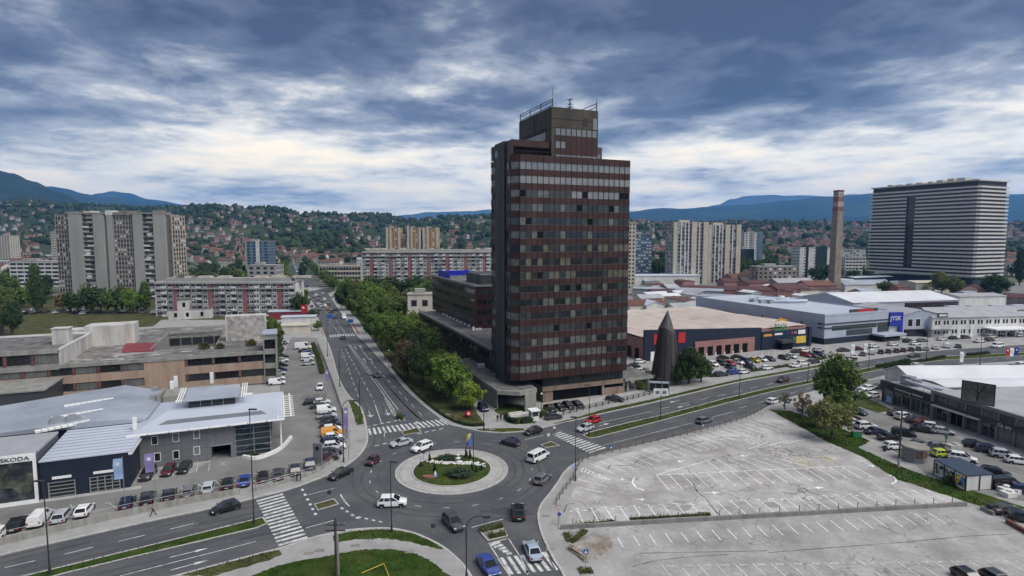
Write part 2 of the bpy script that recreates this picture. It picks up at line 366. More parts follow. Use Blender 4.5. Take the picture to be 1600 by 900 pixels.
# verges on the pavements
def verge(pts, name, m, z=Z2, label=None, n=0):
    w = PP(pts); jr = random.Random(len(pts)*31+int(pts[0][0]))
    if m.startswith('grass') or m == 'soil':
        k = len(w); w = [lerp_(w[i], w[(i+1) % k], j/10) for i in range(k) for j in range(10)] if not n else w
        if n: w = smoothline(w+[w[0]], n*4)[:-1]; n = 0
        w = [(p[0]+jr.uniform(-0.16, 0.16)*(3 if m == 'soil' else 1), p[1]+jr.uniform(-0.16, 0.16)*(3 if m == 'soil' else 1)) for p in w]
    if n: w = smoothline(w+[w[0]], n)[:-1]
    return struct(fill(w, z), name, m, label)
verge([(865, 663), (945, 640), (1015, 625.5), (1085, 609), (1160, 592), (1260, 574), (1340, 561), (1340, 564), (1260, 578), (1160, 595.5), (1085, 613), (1015, 630), (945, 645), (872, 664)], 'verge', 'grass', label='grass verge along the boulevard before the tower')
verge([(545, 626), (551, 627), (562, 637), (567, 650), (569, 663), (557, 665), (553, 650)], 'verge', 'grass', label='grass verge where the avenue meets the roundabout')
verge([(742, 673), (750, 671), (800, 669.5), (817, 670), (822, 673.5), (785, 676)], 'verge', 'grass', label='thin grass verge north of the roundabout')
verge([(280, 900), (400, 868), (436, 860), (440, 868), (420, 877), (330, 902)], 'verge', 'grass_dry', label='worn grass verge west of the footpath')
verge([(520, 838), (545, 832), (575, 829), (612, 829), (648, 836), (680, 850), (692, 859), (680, 858), (640, 848), (600, 843), (560, 844), (526, 848)], 'verge', 'grass_lush', label='strip of lawn between footpath and roundabout', n=3)
verge([(385, 905), (440, 884), (520, 868), (560, 861), (600, 859.5), (640, 864), (670, 876), (690, 892), (715, 935), (380, 935)], 'lawn', 'grass_lush', label='bright green lawn inside the curved footpath', n=3)
# green by the tower
verge([(609, 568), (640, 603), (668, 630), (700, 652), (728, 664), (758, 664), (752, 655), (742, 640), (735, 620), (720, 590), (680, 560), (640, 530), (590, 500), (556, 495)], 'lawn', 'grass_dry', label='lawn under the avenue trees')
verge([(771, 642), (790, 632), (825, 634), (848, 650), (835, 662), (806, 664), (795, 658)], 'lawn', 'grass', label='lawn before the tower entrance')
verge([(995, 612), (1060, 596), (1118, 588), (1100, 572), (1030, 575), (990, 590)], 'lawn', 'grass', z=Z3, label='grass under the trees beside the cone')
# dealer lot and other sheets
verge([(0, 853), (0, 838), (100, 821), (205, 797), (325, 772), (400, 757), (440, 749), (480, 738), (510, 724), (530, 706), (541, 690), (541, 668), (530, 630), (508, 560), (495, 528), (455, 528), (440, 560), (435, 650), (300, 740), (205, 757), (-60, 800), (-120, 850)], 'parking_lot', 'asphalt_old', label='grey lot of parked cars before the showrooms')
verge([(885, 822), (891, 800), (893, 775), (900, 757), (905, 738), (930, 722), (1000, 703), (1100, 680), (1180, 659), (1202, 643), (1235, 650), (1290, 685), (1350, 715), (1400, 748), (1460, 765), (1515, 789), (1400, 795.5), (1200, 807), (1000, 818)], 'parking_lot', 'lot', label='large empty car park with faded bay lines')
verge([(886, 826), (1000, 821.5), (1200, 811), (1400, 799), (1520, 792.5), (1545, 805), (1600, 830), (1720, 880), (1760, 960), (900, 960), (905, 890), (893, 850)], 'parking_lot', 'lot_low', label='lower car park at the bottom of the view')
verge([(885, 838), (905, 833), (945, 838), (955, 850), (940, 868), (912, 876), (895, 855)], 'soil_patch', 'soil', Z3, label='brown bare soil at the corner of the lower car park', n=4)
verge([(1290, 690), (1350, 716), (1400, 750), (1440, 762), (1520, 789), (1560, 800), (1620, 800), (1560, 780), (1480, 755), (1420, 735), (1380, 718), (1340, 700), (1360, 690), (1310, 668), (1235, 643), (1200, 640)], 'verge', 'grass_lush', label='rough grass bank beside the empty car park', z=Z3+0.002)
verge([(1322, 618), (1352, 622), (1398, 642), (1372, 646), (1330, 632)], 'verge', 'grass', Z3, label='grass plots at the showroom forecourt')
verge([(1330, 600), (1345, 612), (1320, 650), (1330, 672), (1420, 718), (1450, 745), (1540, 775), (1700, 800), (1800, 790), (1700, 730), (1560, 705), (1395, 655), (1365, 640), (1385, 610), (1376, 592)], 'parking_lot', 'asphalt_old', label='lot of the showrooms east of the car park')
verge([(990, 575), (1020, 600), (1040, 600), (1110, 590), (1170, 585), (1250, 566), (1345, 555), (1450, 545), (1540, 536), (1640, 528), (1640, 508), (1400, 520), (1290, 545), (1180, 552), (1100, 568)], 'parking_lot', 'asphalt_lot', label='lot of the shops behind the boulevard')
verge([(838, 650), (848, 640), (985, 612), (1010, 609), (985, 618), (930, 632), (880, 648)], 'forecourt', 'concrete', z=Z3+0.004, label='paved forecourt of the dark tower')
verge([(30, 530), (0, 560), (-200, 560), (-200, 480), (60, 487), (200, 487), (262, 492), (240, 510), (120, 520)], 'field', 'grass_dry', z=Z3, label='dry grass field behind the derelict block')
verge([(480, 457), (509, 457), (509, 459.5), (480, 459.5)], 'cross_street', 'asphalt', 0.13)
verge([(504, 524), (509, 524), (501, 506), (498, 503)], 'cycle_path', 'red_path', label='red cycle path by the avenue crossing')
verge([(549, 505), (559, 522), (563, 522), (552, 506)], 'cycle_path', 'red_path', label='red cycle path before the avenue trees')

verge([(520, 462), (560, 500), (600, 505), (640, 500), (690, 490), (690, 470), (800, 458), (800, 446), (530, 446)], 'park_ground', 'grass_dry', z=Z3+0.006, label='shaded ground under the trees before the striped slab')
verge([(960, 490), (1060, 487), (1130, 470), (1260, 466), (1340, 473), (1500, 466), (1620, 478), (1620, 442), (960, 442)], 'works_yard', 'asphalt_old', z=Z3+0.006, label='grey yards among the old works sheds')
verge([(100, 487), (240, 487), (240, 500), (470, 500), (470, 462), (-160, 462), (-160, 487)], 'park_ground', 'grass_dry', z=Z3+0.008, label='shaded ground at the foot of the concrete block')
# ================================================================ road markings
def line(mb, p, q, w, z=ZM, px=True):
    a, b = (P(*p), P(*q)) if px else (p, q)
    d = Vector((b[0]-a[0], b[1]-a[1])); n = Vector((-d.y, d.x)).normalized()*(w/2)
    mb.face([(a[0]-n.x, a[1]-n.y, z), (b[0]-n.x, b[1]-n.y, z), (b[0]+n.x, b[1]+n.y, z), (a[0]+n.x, a[1]+n.y, z)])
def dashes(mb, p, q, ln, gap, w, z=ZM):
    a, b = Vector(P(*p)), Vector(P(*q)); L = (b-a).length; d = (b-a)/L; s = 0
    while s < L:
        e = min(s+ln, L); line(mb, a+d*s, a+d*e, w, z, False); s += ln+gap
def lerp(a, b, t): return (a[0]+(b[0]-a[0])*t, a[1]+(b[1]-a[1])*t)
def rows(mb, a0, a1, b0, b1, n, w=0.13, z=ZL, tick=0.0):
    A0, A1, B0, B1 = P(*a0), P(*a1), P(*b0), P(*b1)
    u = Vector((A1[0]-A0[0], A1[1]-A0[1])).normalized()
    for i in range(n):
        t = i/(n-1); p, q = lerp(A0, A1, t), lerp(B0, B1, t); line(mb, p, q, w, z, False)
        if tick: line(mb, (p[0]-u.x*tick, p[1]-u.y*tick), (p[0]+u.x*tick*0.7, p[1]+u.y*tick*0.7), w, z, False)
def arrow(mb, p, q, z, w=0.16, head=0.5):
    a, b = Vector(P(*p)), Vector(P(*q)); d = (b-a).normalized(); n = Vector((-d.y, d.x)); m = b-d*min(1.6, (b-a).length*0.45)
    line(mb, a, m, w, z, False)
    mb.face([(*(m-n*head), z), (*b, z), (*(m+n*head), z)])
def zebra(name, c0, c1, c2, c3, n, label, fill_=0.5, z=ZM):     # c0-c1 one end, c3-c2 the other; stripes run c0->c1
    a, b, c, d = P(*c0), P(*c1), P(*c2), P(*c3); root = thing(name, label, 'crosswalk')
    root['kind'] = 'structure'; del root['category']
    for i in range(n):
        t0 = (i+0.25)/n; t1 = t0+fill_/n; m = MB()
        m.face([(*lerp(a, d, t0), z), (*lerp(b, c, t0), z), (*lerp(b, c, t1), z), (*lerp(a, d, t1), z)][::1])
        m.build('stripe', 'marking', root)
zebra('crosswalk', (400, 781), (441, 770), (482, 842), (436, 855), 15, 'zebra crossing west of the roundabout')
zebra('crosswalk', (575, 680), (573, 670), (690, 655), (704, 663), 17, 'zebra crossing north of the roundabout')
zebra('crosswalk', (861, 678), (875, 674), (949, 700), (923, 709), 13, 'zebra crossing east of the roundabout')
zebra('crosswalk', (794, 898), (778, 872), (853, 862), (876, 890), 7, 'zebra crossing south of the roundabout')
zebra('crosswalk', (515, 527), (514, 523.5), (553, 521), (556, 524.5), 10, 'far zebra crossing over the avenue')
mk = MB()
for p, q in (((7, 887), (55, 876)), ((100, 866), (145, 855)), ((185, 846), (227, 836)), ((265, 827), (302, 818)), ((-70, 906), (-30, 896))): line(mk, p, q, 0.14)
line(mk, (187, 900), (400, 846), 0.14)
arrow(mk, (265, 871), (327, 856), ZM, head=0.32); arrow(mk, (266, 891), (326, 875), ZM, head=0.32)
line(mk, (478, 825), (525, 812), 0.15); line(mk, (482, 773), (522, 763), 0.12)
for i in range(6): line(mk, (472+i*4, 764+i*7.5), (473.3+i*4, 767+i*7.5), 0.4)
line(mk, (532, 772), (537, 782), 0.2); line(mk, (537, 782), (546, 791), 0.2)
for i in range(4): line(mk, (533+i*8, 793+i*5), (536+i*8, 795.5+i*5), 0.38)
for i in range(5): line(mk, (548+i*11, 805+i*2.4), (553+i*11, 806.3+i*2.4), 0.3)
# east boulevard
line(mk, (935, 661), (1018, 643), 0.14); dashes(mk, (1032, 639), (1330, 571), 3.2, 3.8, 0.14); dashes(mk, (1340, 570), (1600, 543), 3.2, 5, 0.14)
line(mk, (942, 696), (1088, 659), 0.14); line(mk, (1112, 652), (1146, 643), 0.14); dashes(mk, (1155, 638), (1265, 606), 3.2, 4.5, 0.14); dashes(mk, (1310, 597), (1600, 556), 3.2, 5, 0.14)
arrow(mk, (1062, 625), (1046, 629), ZM); arrow(mk, (1078, 632), (1058, 637), ZM); arrow(mk, (935, 666), (952, 661), ZM)
line(mk, (820, 687), (850, 680), 0.14); line(mk, (839, 707), (846, 699), 0.15)
# avenue
line(mk, (544.5, 539), (617, 641), 0.14); line(mk, (547, 539), (622, 640), 0.14); line(mk, (544, 539), (569, 537.5), 0.2)
for i in range(12):
    t = i/11; a = lerp((602, 622), (621, 648), t); b = lerp((604, 622), (613+17*t**1.2-8*(1-t), 622+25*t), t); line(mk, a, (a[0]-1.2-5*t, a[1]+0.6+t), 0.35)
line(mk, (601, 622), (614, 648), 0.14)
dashes(mk, (533, 545), (560, 620), 3.2, 3.4, 0.15); dashes(mk, (540, 545), (585, 628), 3.2, 3.4, 0.15); line(mk, (586, 632), (596, 661), 0.16)
line(mk, (560, 539), (577, 562), 0.14); dashes(mk, (579, 566), (667, 657), 3, 3.6, 0.15)
dashes(mk, (572, 667), (625, 656), 1.0, 0.6, 0.4)
arrow(mk, (557, 547), (554, 541), ZM); arrow(mk, (572, 567), (568, 560), ZM); arrow(mk, (567, 545), (563, 540), ZM); arrow(mk, (583, 567), (578, 560), ZM)
arrow(mk, (576, 642), (580, 652), ZM, head=0.8); arrow(mk, (603, 640), (607, 649), ZM, head=0.8)
dashes(mk, (513, 500), (531, 522), 4, 1, 0.14); dashes(mk, (525, 500), (540, 522), 4, 1, 0.14); dashes(mk, (498, 470), (522, 505), 3, 5, 0.18); dashes(mk, (503, 468), (520, 495), 3, 5, 0.18)
line(mk, (501, 503), (517, 502.5), 0.3); line(mk, (524, 512.5), (532, 512), 0.3)
line(mk, (600, 683), (602, 670), 0.14); line(mk, (645, 671), (660, 679), 0.14)
dashes(mk, (652, 678), (694, 669), 1.0, 0.7, 0.35); dashes(mk, (585, 697), (622, 688), 1.0, 0.7, 0.3)
rc = P(705.5, 737); rcx, rcy = (P(620, 738)[0]+P(791, 738)[0])/2, (P(705, 703)[1]+P(705, 773)[1])/2
for i in range(40):
    a0 = 2*math.pi*i/40
    if i % 2: continue
    a1 = a0+0.075
    if 0.3 < a0 < 1.3: continue
    line(mk, (rcx+14.2*math.cos(a0), rcy+14.2*math.sin(a0)), (rcx+14.2*math.cos(a1), rcy+14.2*math.sin(a1)), 0.14, ZM, False)
# south leg: chevrons
line(mk, (764, 849), (778, 871), 0.16); line(mk, (795, 842), (811, 867), 0.16); line(mk, (764, 849), (795, 841), 0.16); line(mk, (737, 824), (786, 811), 0.16)
for i in range(5): line(mk, (766+i*6.4, 852+i*3.4), (781+i*4.6, 846.5+i*4.4), 0.55)
line(mk, (778, 872), (800, 905), 0.16); line(mk, (812, 868), (830, 905), 0.16)
line(mk, (852, 861), (868, 891), 0.14); line(mk, (822, 893), (832, 905), 0.2)
struct(mk, 'road_markings', 'marking', 'white lane lines and arrows painted on the roads')
# car-park bays
mp_ = MB()
rows(mp_, (901, 796), (1447, 767), (913, 820), (1490, 789), 27, tick=0.55)
rows(mp_, (1025, 743), (1332, 729), (1046, 767), (1367, 748), 17)
rows(mp_, (1104, 721), (1232, 716), (1128, 738), (1290, 731), 8, tick=0.4)
line(mp_, (1025, 743), (1332, 729), 0.14, ZL); line(mp_, (1025, 743), (1104, 721), 0.16, ZL)
rows(mp_, (922, 725), (1180, 656), (959, 741), (1228, 671), 23)
for i in range(9): t = i/8; line(mp_, lerp((908, 737), (951, 751), t), lerp((912, 732), (953, 749), t), 0.2, ZL)
line(mp_, (912, 732), (953, 751), 0.14, ZL); line(mp_, (907, 737), (952, 752), 0.14, ZL)
line(mp_, (903, 750), (948, 761), 0.14, ZL); line(mp_, (907, 763), (942, 771), 0.14, ZL)
for a, b in (((994, 781), (1008, 782)), ((1100, 771.5), (1125, 770.5)), ((1262, 764), (1287, 763)), ((1170, 713), (1156, 713)), ((1072, 720), (1058, 723)), ((1352, 724), (1367, 731)), ((972, 747), (972, 752))): arrow(mp_, a, b, ZL)
for c, ps in ((0, [(991, 747), (988, 755), (994, 763), (1006, 767)]), (1, [(1390, 743), (1400, 749), (1400, 754), (1393, 757)])):
    for i in range(3): line(mp_, ps[i], ps[i+1], 0.3, ZL)
dashes(mp_, (890, 800), (1460, 769), 0.5, 1.6, 0.18, ZL); dashes(mp_, (1050, 763), (1370, 745), 0.5, 1.7, 0.18, ZL)
dashes(mp_, (960, 742), (1225, 673), 0.4, 1.7, 0.15, ZL)
rows(mp_, (1170, 702), (1250, 690), (1200, 692), (1290, 684), 4)
struct(mp_, 'bay_markings', 'marking_worn', 'faded white bay lines of the empty car park')
m2 = MB()
rows(m2, (965, 841), (1450, 802), (974, 856), (1478, 819.5), 22, w=0.12)
struct(m2, 'bay_markings', 'marking_worn', 'faint bay lines below the low wall')
m2 = MB(); rows(m2, (1034, 884), (1597, 876), (1053, 908), (1640, 899), 21, w=0.14)
A0, A1 = P(1034, 884), P(1597, 876)
for i in range(20):
    for k in range(3):
        p = lerp(A0, A1, (i+0.22+0.16*k)/20); line(m2, (p[0], p[1]-0.1), (p[0]+0.26, p[1]-0.22), 0.16, ZL, False); line(m2, (p[0], p[1]-0.28), (p[0]+0.2, p[1]-0.38), 0.08, ZL, False)
struct(m2, 'bay_markings', 'marking', 'white bay lines at the lower edge of the view')
m2 = MB(); rows(m2, (1238, 716), (1252, 715), (1262, 729), (1276, 728), 2, w=0.3); rows(m2, (1275, 714), (1288, 713.5), (1298, 728), (1312, 727), 2, w=0.3)
for i in range(6): line(m2, (1241+i*5, 717+i*2.4), (1253+i*5, 717+i*2.4), 0.25, ZL); line(m2, (1279+i*5, 715+i*2.4), (1290+i*5, 715+i*2.4), 0.25, ZL)
struct(m2, 'yellow_hatching', 'marking_yellow', 'faded yellow hatched bays in the empty car park')
m2 = MB()
for ps in ([(950, 735), (955, 728), (985, 728), (1003, 717), (1030, 708), (1060, 701), (1100, 690)], [(1083, 756), (1090, 770), (1103, 780), (1118, 800), (1128, 808)], [(881, 802), (886, 790), (897, 788)], [(1255, 763), (1265, 770), (1285, 776)], [(1120, 686), (1135, 684), (1165, 686)]):
    w = smoothline(PP(ps), 3)
    for i in range(len(w)-1): line(m2, w[i], w[i+1], random.uniform(0.08, 0.28), ZL+0.004, False)
for ps in ([(988, 887), (1030, 877), (1100, 870), (1140, 868)], [(1000, 866), (1200, 862)], [(1200, 865), (1300, 857), (1420, 848), (1500, 840), (1575, 836)]):
    w = smoothline(PP(ps), 4)
    for i in range(len(w)-1): line(m2, w[i], w[i+1], random.uniform(0.04, 0.16), ZL+0.004, False)
struct(m2, 'cracks', 'crack', 'dark cracks running across the car parks')
# dealer-lot bay lines
m2 = MB()
rows(m2, (0, 820), (110, 790), (16, 836), (125, 806), 5, w=0.12); rows(m2, (170, 787), (385, 742), (189, 800), (400, 755), 9, w=0.12); line(m2, (164, 788), (177, 786), 0.12, ZL)
rows(m2, (254, 730), (328, 719), (249, 746), (326, 737), 5, w=0.12); line(m2, (343, 722), (352, 729), 0.12, ZL); line(m2, (352, 722), (343, 729), 0.12, ZL)
struct(m2, 'bay_markings', 'marking', 'white bay lines of the showroom lot')
m2 = MB(); rows(m2, (1060, 568), (1240, 545), (1052, 588), (1238, 562), 18, w=0.14)
struct(m2, 'bay_markings', 'marking', 'white bay lines of the shop lot')
# roundabout island
GRASS = []
def circ(r, n=72): return [(rcx+r*math.cos(2*math.pi*i/n), rcy+r*math.sin(2*math.pi*i/n)) for i in range(n)]
rb = slab(circ(9.55), -0.02, 0.10); struct(rb, 'roundabout_apron', 'concrete', 'pale stone apron ring of the roundabout')
m2 = MB(); m2.ribbon(circ(9.62), 0.02, 0.3, -0.02, 0.15, closed=True); struct(m2, 'kerb', 'kerb')
gm = MB(); rr = [0, 2, 4, 5.5, 6.75]
for i in range(4):
    for k in range(36):
        def gp(r, a): return (rcx+r*math.cos(a), rcy+r*math.sin(a), 0.13+0.55*(1-(r/6.75)**2))
        a0, a1 = 2*math.pi*k/36, 2*math.pi*(k+1)/36
        gm.face([gp(rr[i], a0), gp(rr[i+1], a0), gp(rr[i+1], a1), gp(rr[i], a1)][0 if i else 0:] if i else [gp(0, a0), gp(rr[1], a0), gp(rr[1], a1)])
o = struct(gm, 'roundabout_lawn', 'grass', 'domed lawn of the roundabout')
m2 = MB(); m2.ribbon(circ(6.8), 0.0, 0.25, -0.02, 0.2, closed=True); struct(m2, 'kerb', 'kerb')

# repaired and tyre-darkened strips of asphalt
mat('asphalt_dark', (0.058, 0.060, 0.064), 0.85, var=0.2, scale=0.4, bump=0.15, bscale=25, fine=0.12)
mat('asphalt_worn', (0.098, 0.099, 0.101), 0.85, var=0.2, scale=0.4, bump=0.15, bscale=25, fine=0.12)
pr = random.Random(77); pa, pb = MB(), MB()
for (p, q, n) in (((30, 880), (390, 795), 7), ((120, 885), (430, 822), 6), ((545, 560), (640, 655), 6), ((600, 590), (680, 660), 5), ((930, 672), (1240, 597), 8), ((960, 695), (1180, 640), 6), ((640, 790), (800, 800), 4), ((540, 760), (580, 690), 3), ((700, 690), (800, 700), 3)):
    A, B = Vector(P(*p)), Vector(P(*q)); d = (B-A).normalized(); nn = Vector((-d.y, d.x))
    for k in range(n):
        c = A+(B-A)*pr.random()+nn*pr.uniform(-2.2, 2.2); l, w = pr.uniform(1.0, 9), pr.uniform(0.25, 1.1); z = 0.0015+0.0003*k
        quad = [c-d*l/2-nn*w/2, c+d*l/2-nn*w/2*pr.uniform(.6, 1.2), c+d*l/2+nn*w/2, c-d*l/2+nn*w/2*pr.uniform(.6, 1.2)]
        (pa if pr.random() < 0.6 else pb).face([(v.x, v.y, z+(0.002 if k % 2 else 0)) for v in quad])
struct(pa, 'asphalt_patches', 'asphalt_dark', 'darker repaired strips in the asphalt'); struct(pb, 'asphalt_patches', 'asphalt_worn', 'paler worn strips in the asphalt')
lp = MB()
for k in range(26):
    x, y = P(pr.uniform(930, 1400), pr.uniform(700, 800)); n = 9; r0 = pr.uniform(0.5, 2.2); a0 = pr.random()*6
    lp.face([(x+r0*math.cos(a0+6.28*i/n)*pr.uniform(.6, 1.5), y+r0*0.6*math.sin(a0+6.28*i/n)*pr.uniform(.6, 1.4), ZL-0.004+0.0001*k) for i in range(n)])
struct(lp, 'stains', 'asphalt_lot', 'greyer patched spots on the empty car park')

m2 = MB(); m2.ribbon(circ(9.05), 0.0, 0.12, 0.09, 0.106, closed=True); struct(m2, 'apron_groove', 'concrete_dark', 'dark groove ring round the roundabout apron')
# tufts standing on the grass areas
def inside(p, poly):
    c = False; n = len(poly)
    for i in range(n):
        (x0, y0), (x1, y1) = poly[i], poly[i-1]
        if (y0 > p[1]) != (y1 > p[1]) and p[0] < (x1-x0)*(p[1]-y0)/(y1-y0)+x0: c = not c
    return c
tr_ = random.Random(5); tv, tf = [], []
def tufts(poly, dens, hgt, zf=lambda x, y: Z3):
    xs, ys = [p[0] for p in poly], [p[1] for p in poly]; n = int((max(xs)-min(xs))*(max(ys)-min(ys))*dens)
    for _ in range(n):
        p = (tr_.uniform(min(xs), max(xs)), tr_.uniform(min(ys), max(ys)))
        if not inside(p, poly): continue
        z = zf(*p); a = tr_.uniform(0, 6.28); w = tr_.uniform(0.05, 0.14); h = hgt*tr_.uniform(0.4, 1.3); lx, ly = tr_.uniform(-h, h)*0.5, tr_.uniform(-h, h)*0.5
        k = len(tv); tv.extend([(p[0]-w*math.cos(a), p[1]-w*math.sin(a), z), (p[0]+w*math.cos(a), p[1]+w*math.sin(a), z), (p[0]+lx, p[1]+ly, z+h)]); tf.append((k, k+1, k+2))
for pts, dn, hh in (([(1290, 690), (1350, 716), (1400, 750), (1440, 762), (1520, 789), (1560, 800), (1480, 755), (1420, 735), (1380, 718), (1340, 700), (1360, 690), (1310, 668), (1235, 643), (1200, 640)], 10, 0.24), ([(385, 905), (440, 884), (520, 868), (600, 859.5), (640, 864), (670, 876), (690, 892), (380, 905)], 14, 0.12), ([(520, 838), (575, 829), (612, 829), (648, 836), (692, 859), (640, 848), (560, 844)], 14, 0.14),
                    ([(609, 568), (640, 603), (668, 630), (700, 652), (728, 664), (758, 664), (742, 640), (720, 590), (640, 530)], 5, 0.2), ([(45, 899), (150, 873.5), (250, 849), (395, 813), (419, 819), (262, 859.5), (105, 897)], 14, 0.16), ([(920, 678), (985, 661), (1135, 623.5), (1260, 596.5), (1267, 599), (1135, 630), (935, 683)], 8, 0.2), ([(865, 663), (945, 640), (1085, 609), (1160, 592), (1160, 595), (1085, 612), (945, 644)], 8, 0.16), ([(280, 900), (400, 868), (436, 860), (420, 877), (330, 902)], 12, 0.2)): tufts(PP(pts), dn, hh)
tufts(circ(6.6, 24), 10, 0.14, lambda x, y: 0.13+0.53*(1-((x-rcx)**2+(y-rcy)**2)/45.5))
mat('blade', (0.050, 0.085, 0.018), 0.9, var=0.5, scale=0.7, col2=(0.105, 0.105, 0.035), thr=(0.45, 0.62), spec=0.1)
mb_ = MB(); mb_.v, mb_.f, mb_.m = tv, tf, [0]*len(tf); o = mb_.build('grass_blades', 'blade'); tag(o, 'grass blades on the verges and lawns', None, None, 'stuff')

# wheel tracks worn along the lanes
mat('asphalt_track', (0.060, 0.0625, 0.066), 0.82, var=0.15, scale=0.3, fine=0.1)
tk = MB()
def track(pts, z=0.0011, px=True):
    L = smoothline(PP(pts) if px else pts, 5)
    for off in (-0.78, 0.78):
        Q = []
        for i, p in enumerate(L):
            q, r = L[max(i-1, 0)], L[min(i+1, len(L)-1)]; d = Vector((r[0]-q[0], r[1]-q[1])).normalized(); Q.append((p[0]-d.y*off, p[1]+d.x*off))
        for i in range(len(Q)-1): line(tk, Q[i], Q[i+1], 0.36+0.1*math.sin(i*0.7), z, False)
for ps in ([(0, 876), (160, 839), (330, 802), (440, 776), (500, 753)], [(20, 893), (190, 853), (330, 820), (440, 794), (505, 772)], [(150, 902), (300, 866), (430, 833), (520, 806)], [(540, 545), (556, 585), (574, 630), (590, 665), (590, 700)], [(548, 545), (575, 590), (600, 632), (612, 660)], [(563, 545), (600, 590), (645, 640), (690, 672)], [(551, 545), (585, 585), (625, 630), (655, 660)], [(900, 666), (1020, 637), (1150, 606), (1260, 584), (1400, 559), (1560, 545)], [(905, 675), (1020, 646), (1150, 614), (1260, 591)], [(900, 720), (1000, 689), (1130, 655), (1260, 611)], [(890, 708), (1000, 677), (1130, 644), (1240, 612)], [(515, 500), (535, 530)], [(528, 500), (548, 530)]): track(ps)
for r_ in (12.0, 16.3): track([(rcx+r_*math.cos(a), rcy+r_*math.sin(a)) for a in [2*math.pi*k/24 for k in range(25)]], 0.0013, False)
struct(tk, 'wheel_tracks', 'asphalt_track', 'darker wheel tracks worn along the lanes')
# ================================================================ the dark office tower
mat('bronze', (0.046, 0.0195, 0.0165), 0.42, metal=0.0, var=0.3, scale=0.3, spec=0.35, streak=True)
mat('bronze_dark', (0.02, 0.017, 0.016), 0.5, var=0.2, scale=0.4)
mat('tower_grey', (0.040, 0.042, 0.042), 0.6, var=0.25, scale=0.25, streak=True)
mat('tower_ochre', (0.046, 0.038, 0.028), 0.65, var=0.35, scale=0.5, streak=True)
mat('mullion', (0.016, 0.014, 0.014), 0.5, var=0.05)
glass('pane_dark', (0.018, 0.020, 0.022), 0.06, 0.55)
glass('pane_mid', (0.036, 0.04, 0.041), 0.07, 0.6)
glass('pane_green', (0.036, 0.052, 0.042), 0.08, 0.6)
glass('pane_curtain', (0.12, 0.122, 0.108), 0.12, 0.6, var=0.35, scale=0.9)
glass('pane_cream', (0.12, 0.11, 0.08), 0.12, 0.6, var=0.3, scale=0.9)
glass('pane_black', (0.006, 0.006, 0.006), 0.5, 0.1)
glass('pane_sky_tint', (0.17, 0.175, 0.185), 0.04, 1.0, var=0.15)  # pale base colour paints the bright sky reflection into the glass
mat('travertine', (0.22, 0.16, 0.125), 0.75, var=0.3, scale=0.8, streak=True)
mat('gravel_roof', (0.16, 0.152, 0.148), 0.95, var=0.4, scale=0.5, bump=0.6, bscale=3, col2=(0.10, 0.095, 0.095))
mat('concrete_panel', (0.24, 0.235, 0.215), 0.85, var=0.22, scale=0.6, streak=True)
TA = R(22.3); TO = (0.265, 135.39)
def tl(x, y): return (TO[0]+x*math.cos(TA)-y*math.sin(TA), TO[1]+x*math.sin(TA)+y*math.cos(TA))
tower = thing('office_tower', 'tall dark brown office tower with ribbon windows beyond the roundabout', 'tower', (*TO, 0), TA)
rt = random.Random(3)
body = MB()
plan = [(1.75, 0.12), (31.9, 0.12), (31.9, 22), (6, 22), (6, 14.7), (0.12, 14.7), (0.12, 1.75)]
body.prism(plan, 6.6, 60.0, 0, 1)
body.build('wall', ['bronze_dark', 'gravel_roof'], tower)
m = MB(); m.prism([(1.75, 0), (32, 0), (32, 22.1), (31.6, 22.1), (31.6, 0.4), (1.9, 0.4), (0.4, 1.9), (0.4, 4.7), (0, 4.7), (0, 1.75)][::1], 60.0, 60.3); m.build('parapet', 'bronze', tower)
m = MB(); m.box(-0.35, 3, 4.8, 11.1, 3.5, 63.9); m.box(-0.40, -0.35, 6.9, 7.0, 12, 63.5); m.build('blind_shaft', 'tower_grey', tower)
m = MB()
for k in range(16):
    z = 9+3.4*k
    if z < 62: m.box(-0.38, -0.352, 4.85, 11.05, z, z+0.04)
m.box(-0.39, -0.352, 7.6, 9.5, 20, 62); m.build('shaft_joints', 'mullion', tower)
ZW = [8.38+3.237*i for i in range(16)]; WH = 1.73; BW = 30.15/20
faces = dict(front=(1.75, 0.12, 1, 0, 30.15), cham=(0.12, 1.75, 0.7071, -0.7071, 2.3), left=(0.12, 4.75, 0, -1, 3.0), rear=(0.12, 14.7, 0, -1, 3.6))
# spandrels: one band per storey
for i in range(17):
    z0 = 6.6 if i == 0 else ZW[i-1]+WH; z1 = ZW[i] if i < 16 else 60.0
    m = MB()
    for nm, f in faces.items():
        fc = f[:4]; L = f[4]
        m.fbox(fc, 0, L, z0, z1, 0.0, 0.12)
    m.build('spandrel', 'bronze', tower)
for k in range(21):
    m = MB(); m.fbox(faces['front'][:4], k*BW-0.035, k*BW+0.035, 6.6, 60.0, 0.121, 0.19); m.build('mullion', 'mullion', tower)
m = MB()
for nm, n in (('left', 3), ('rear', 4), ('cham', 1)):
    f = faces[nm]
    for k in range(n+1): u = f[4]*k/n; m.fbox(f[:4], u-0.03, u+0.03, 6.6, 60.0 if nm != 'rear' else 63.5, 0.121, 0.18)
m.build('corner_mullions', 'mullion', tower)
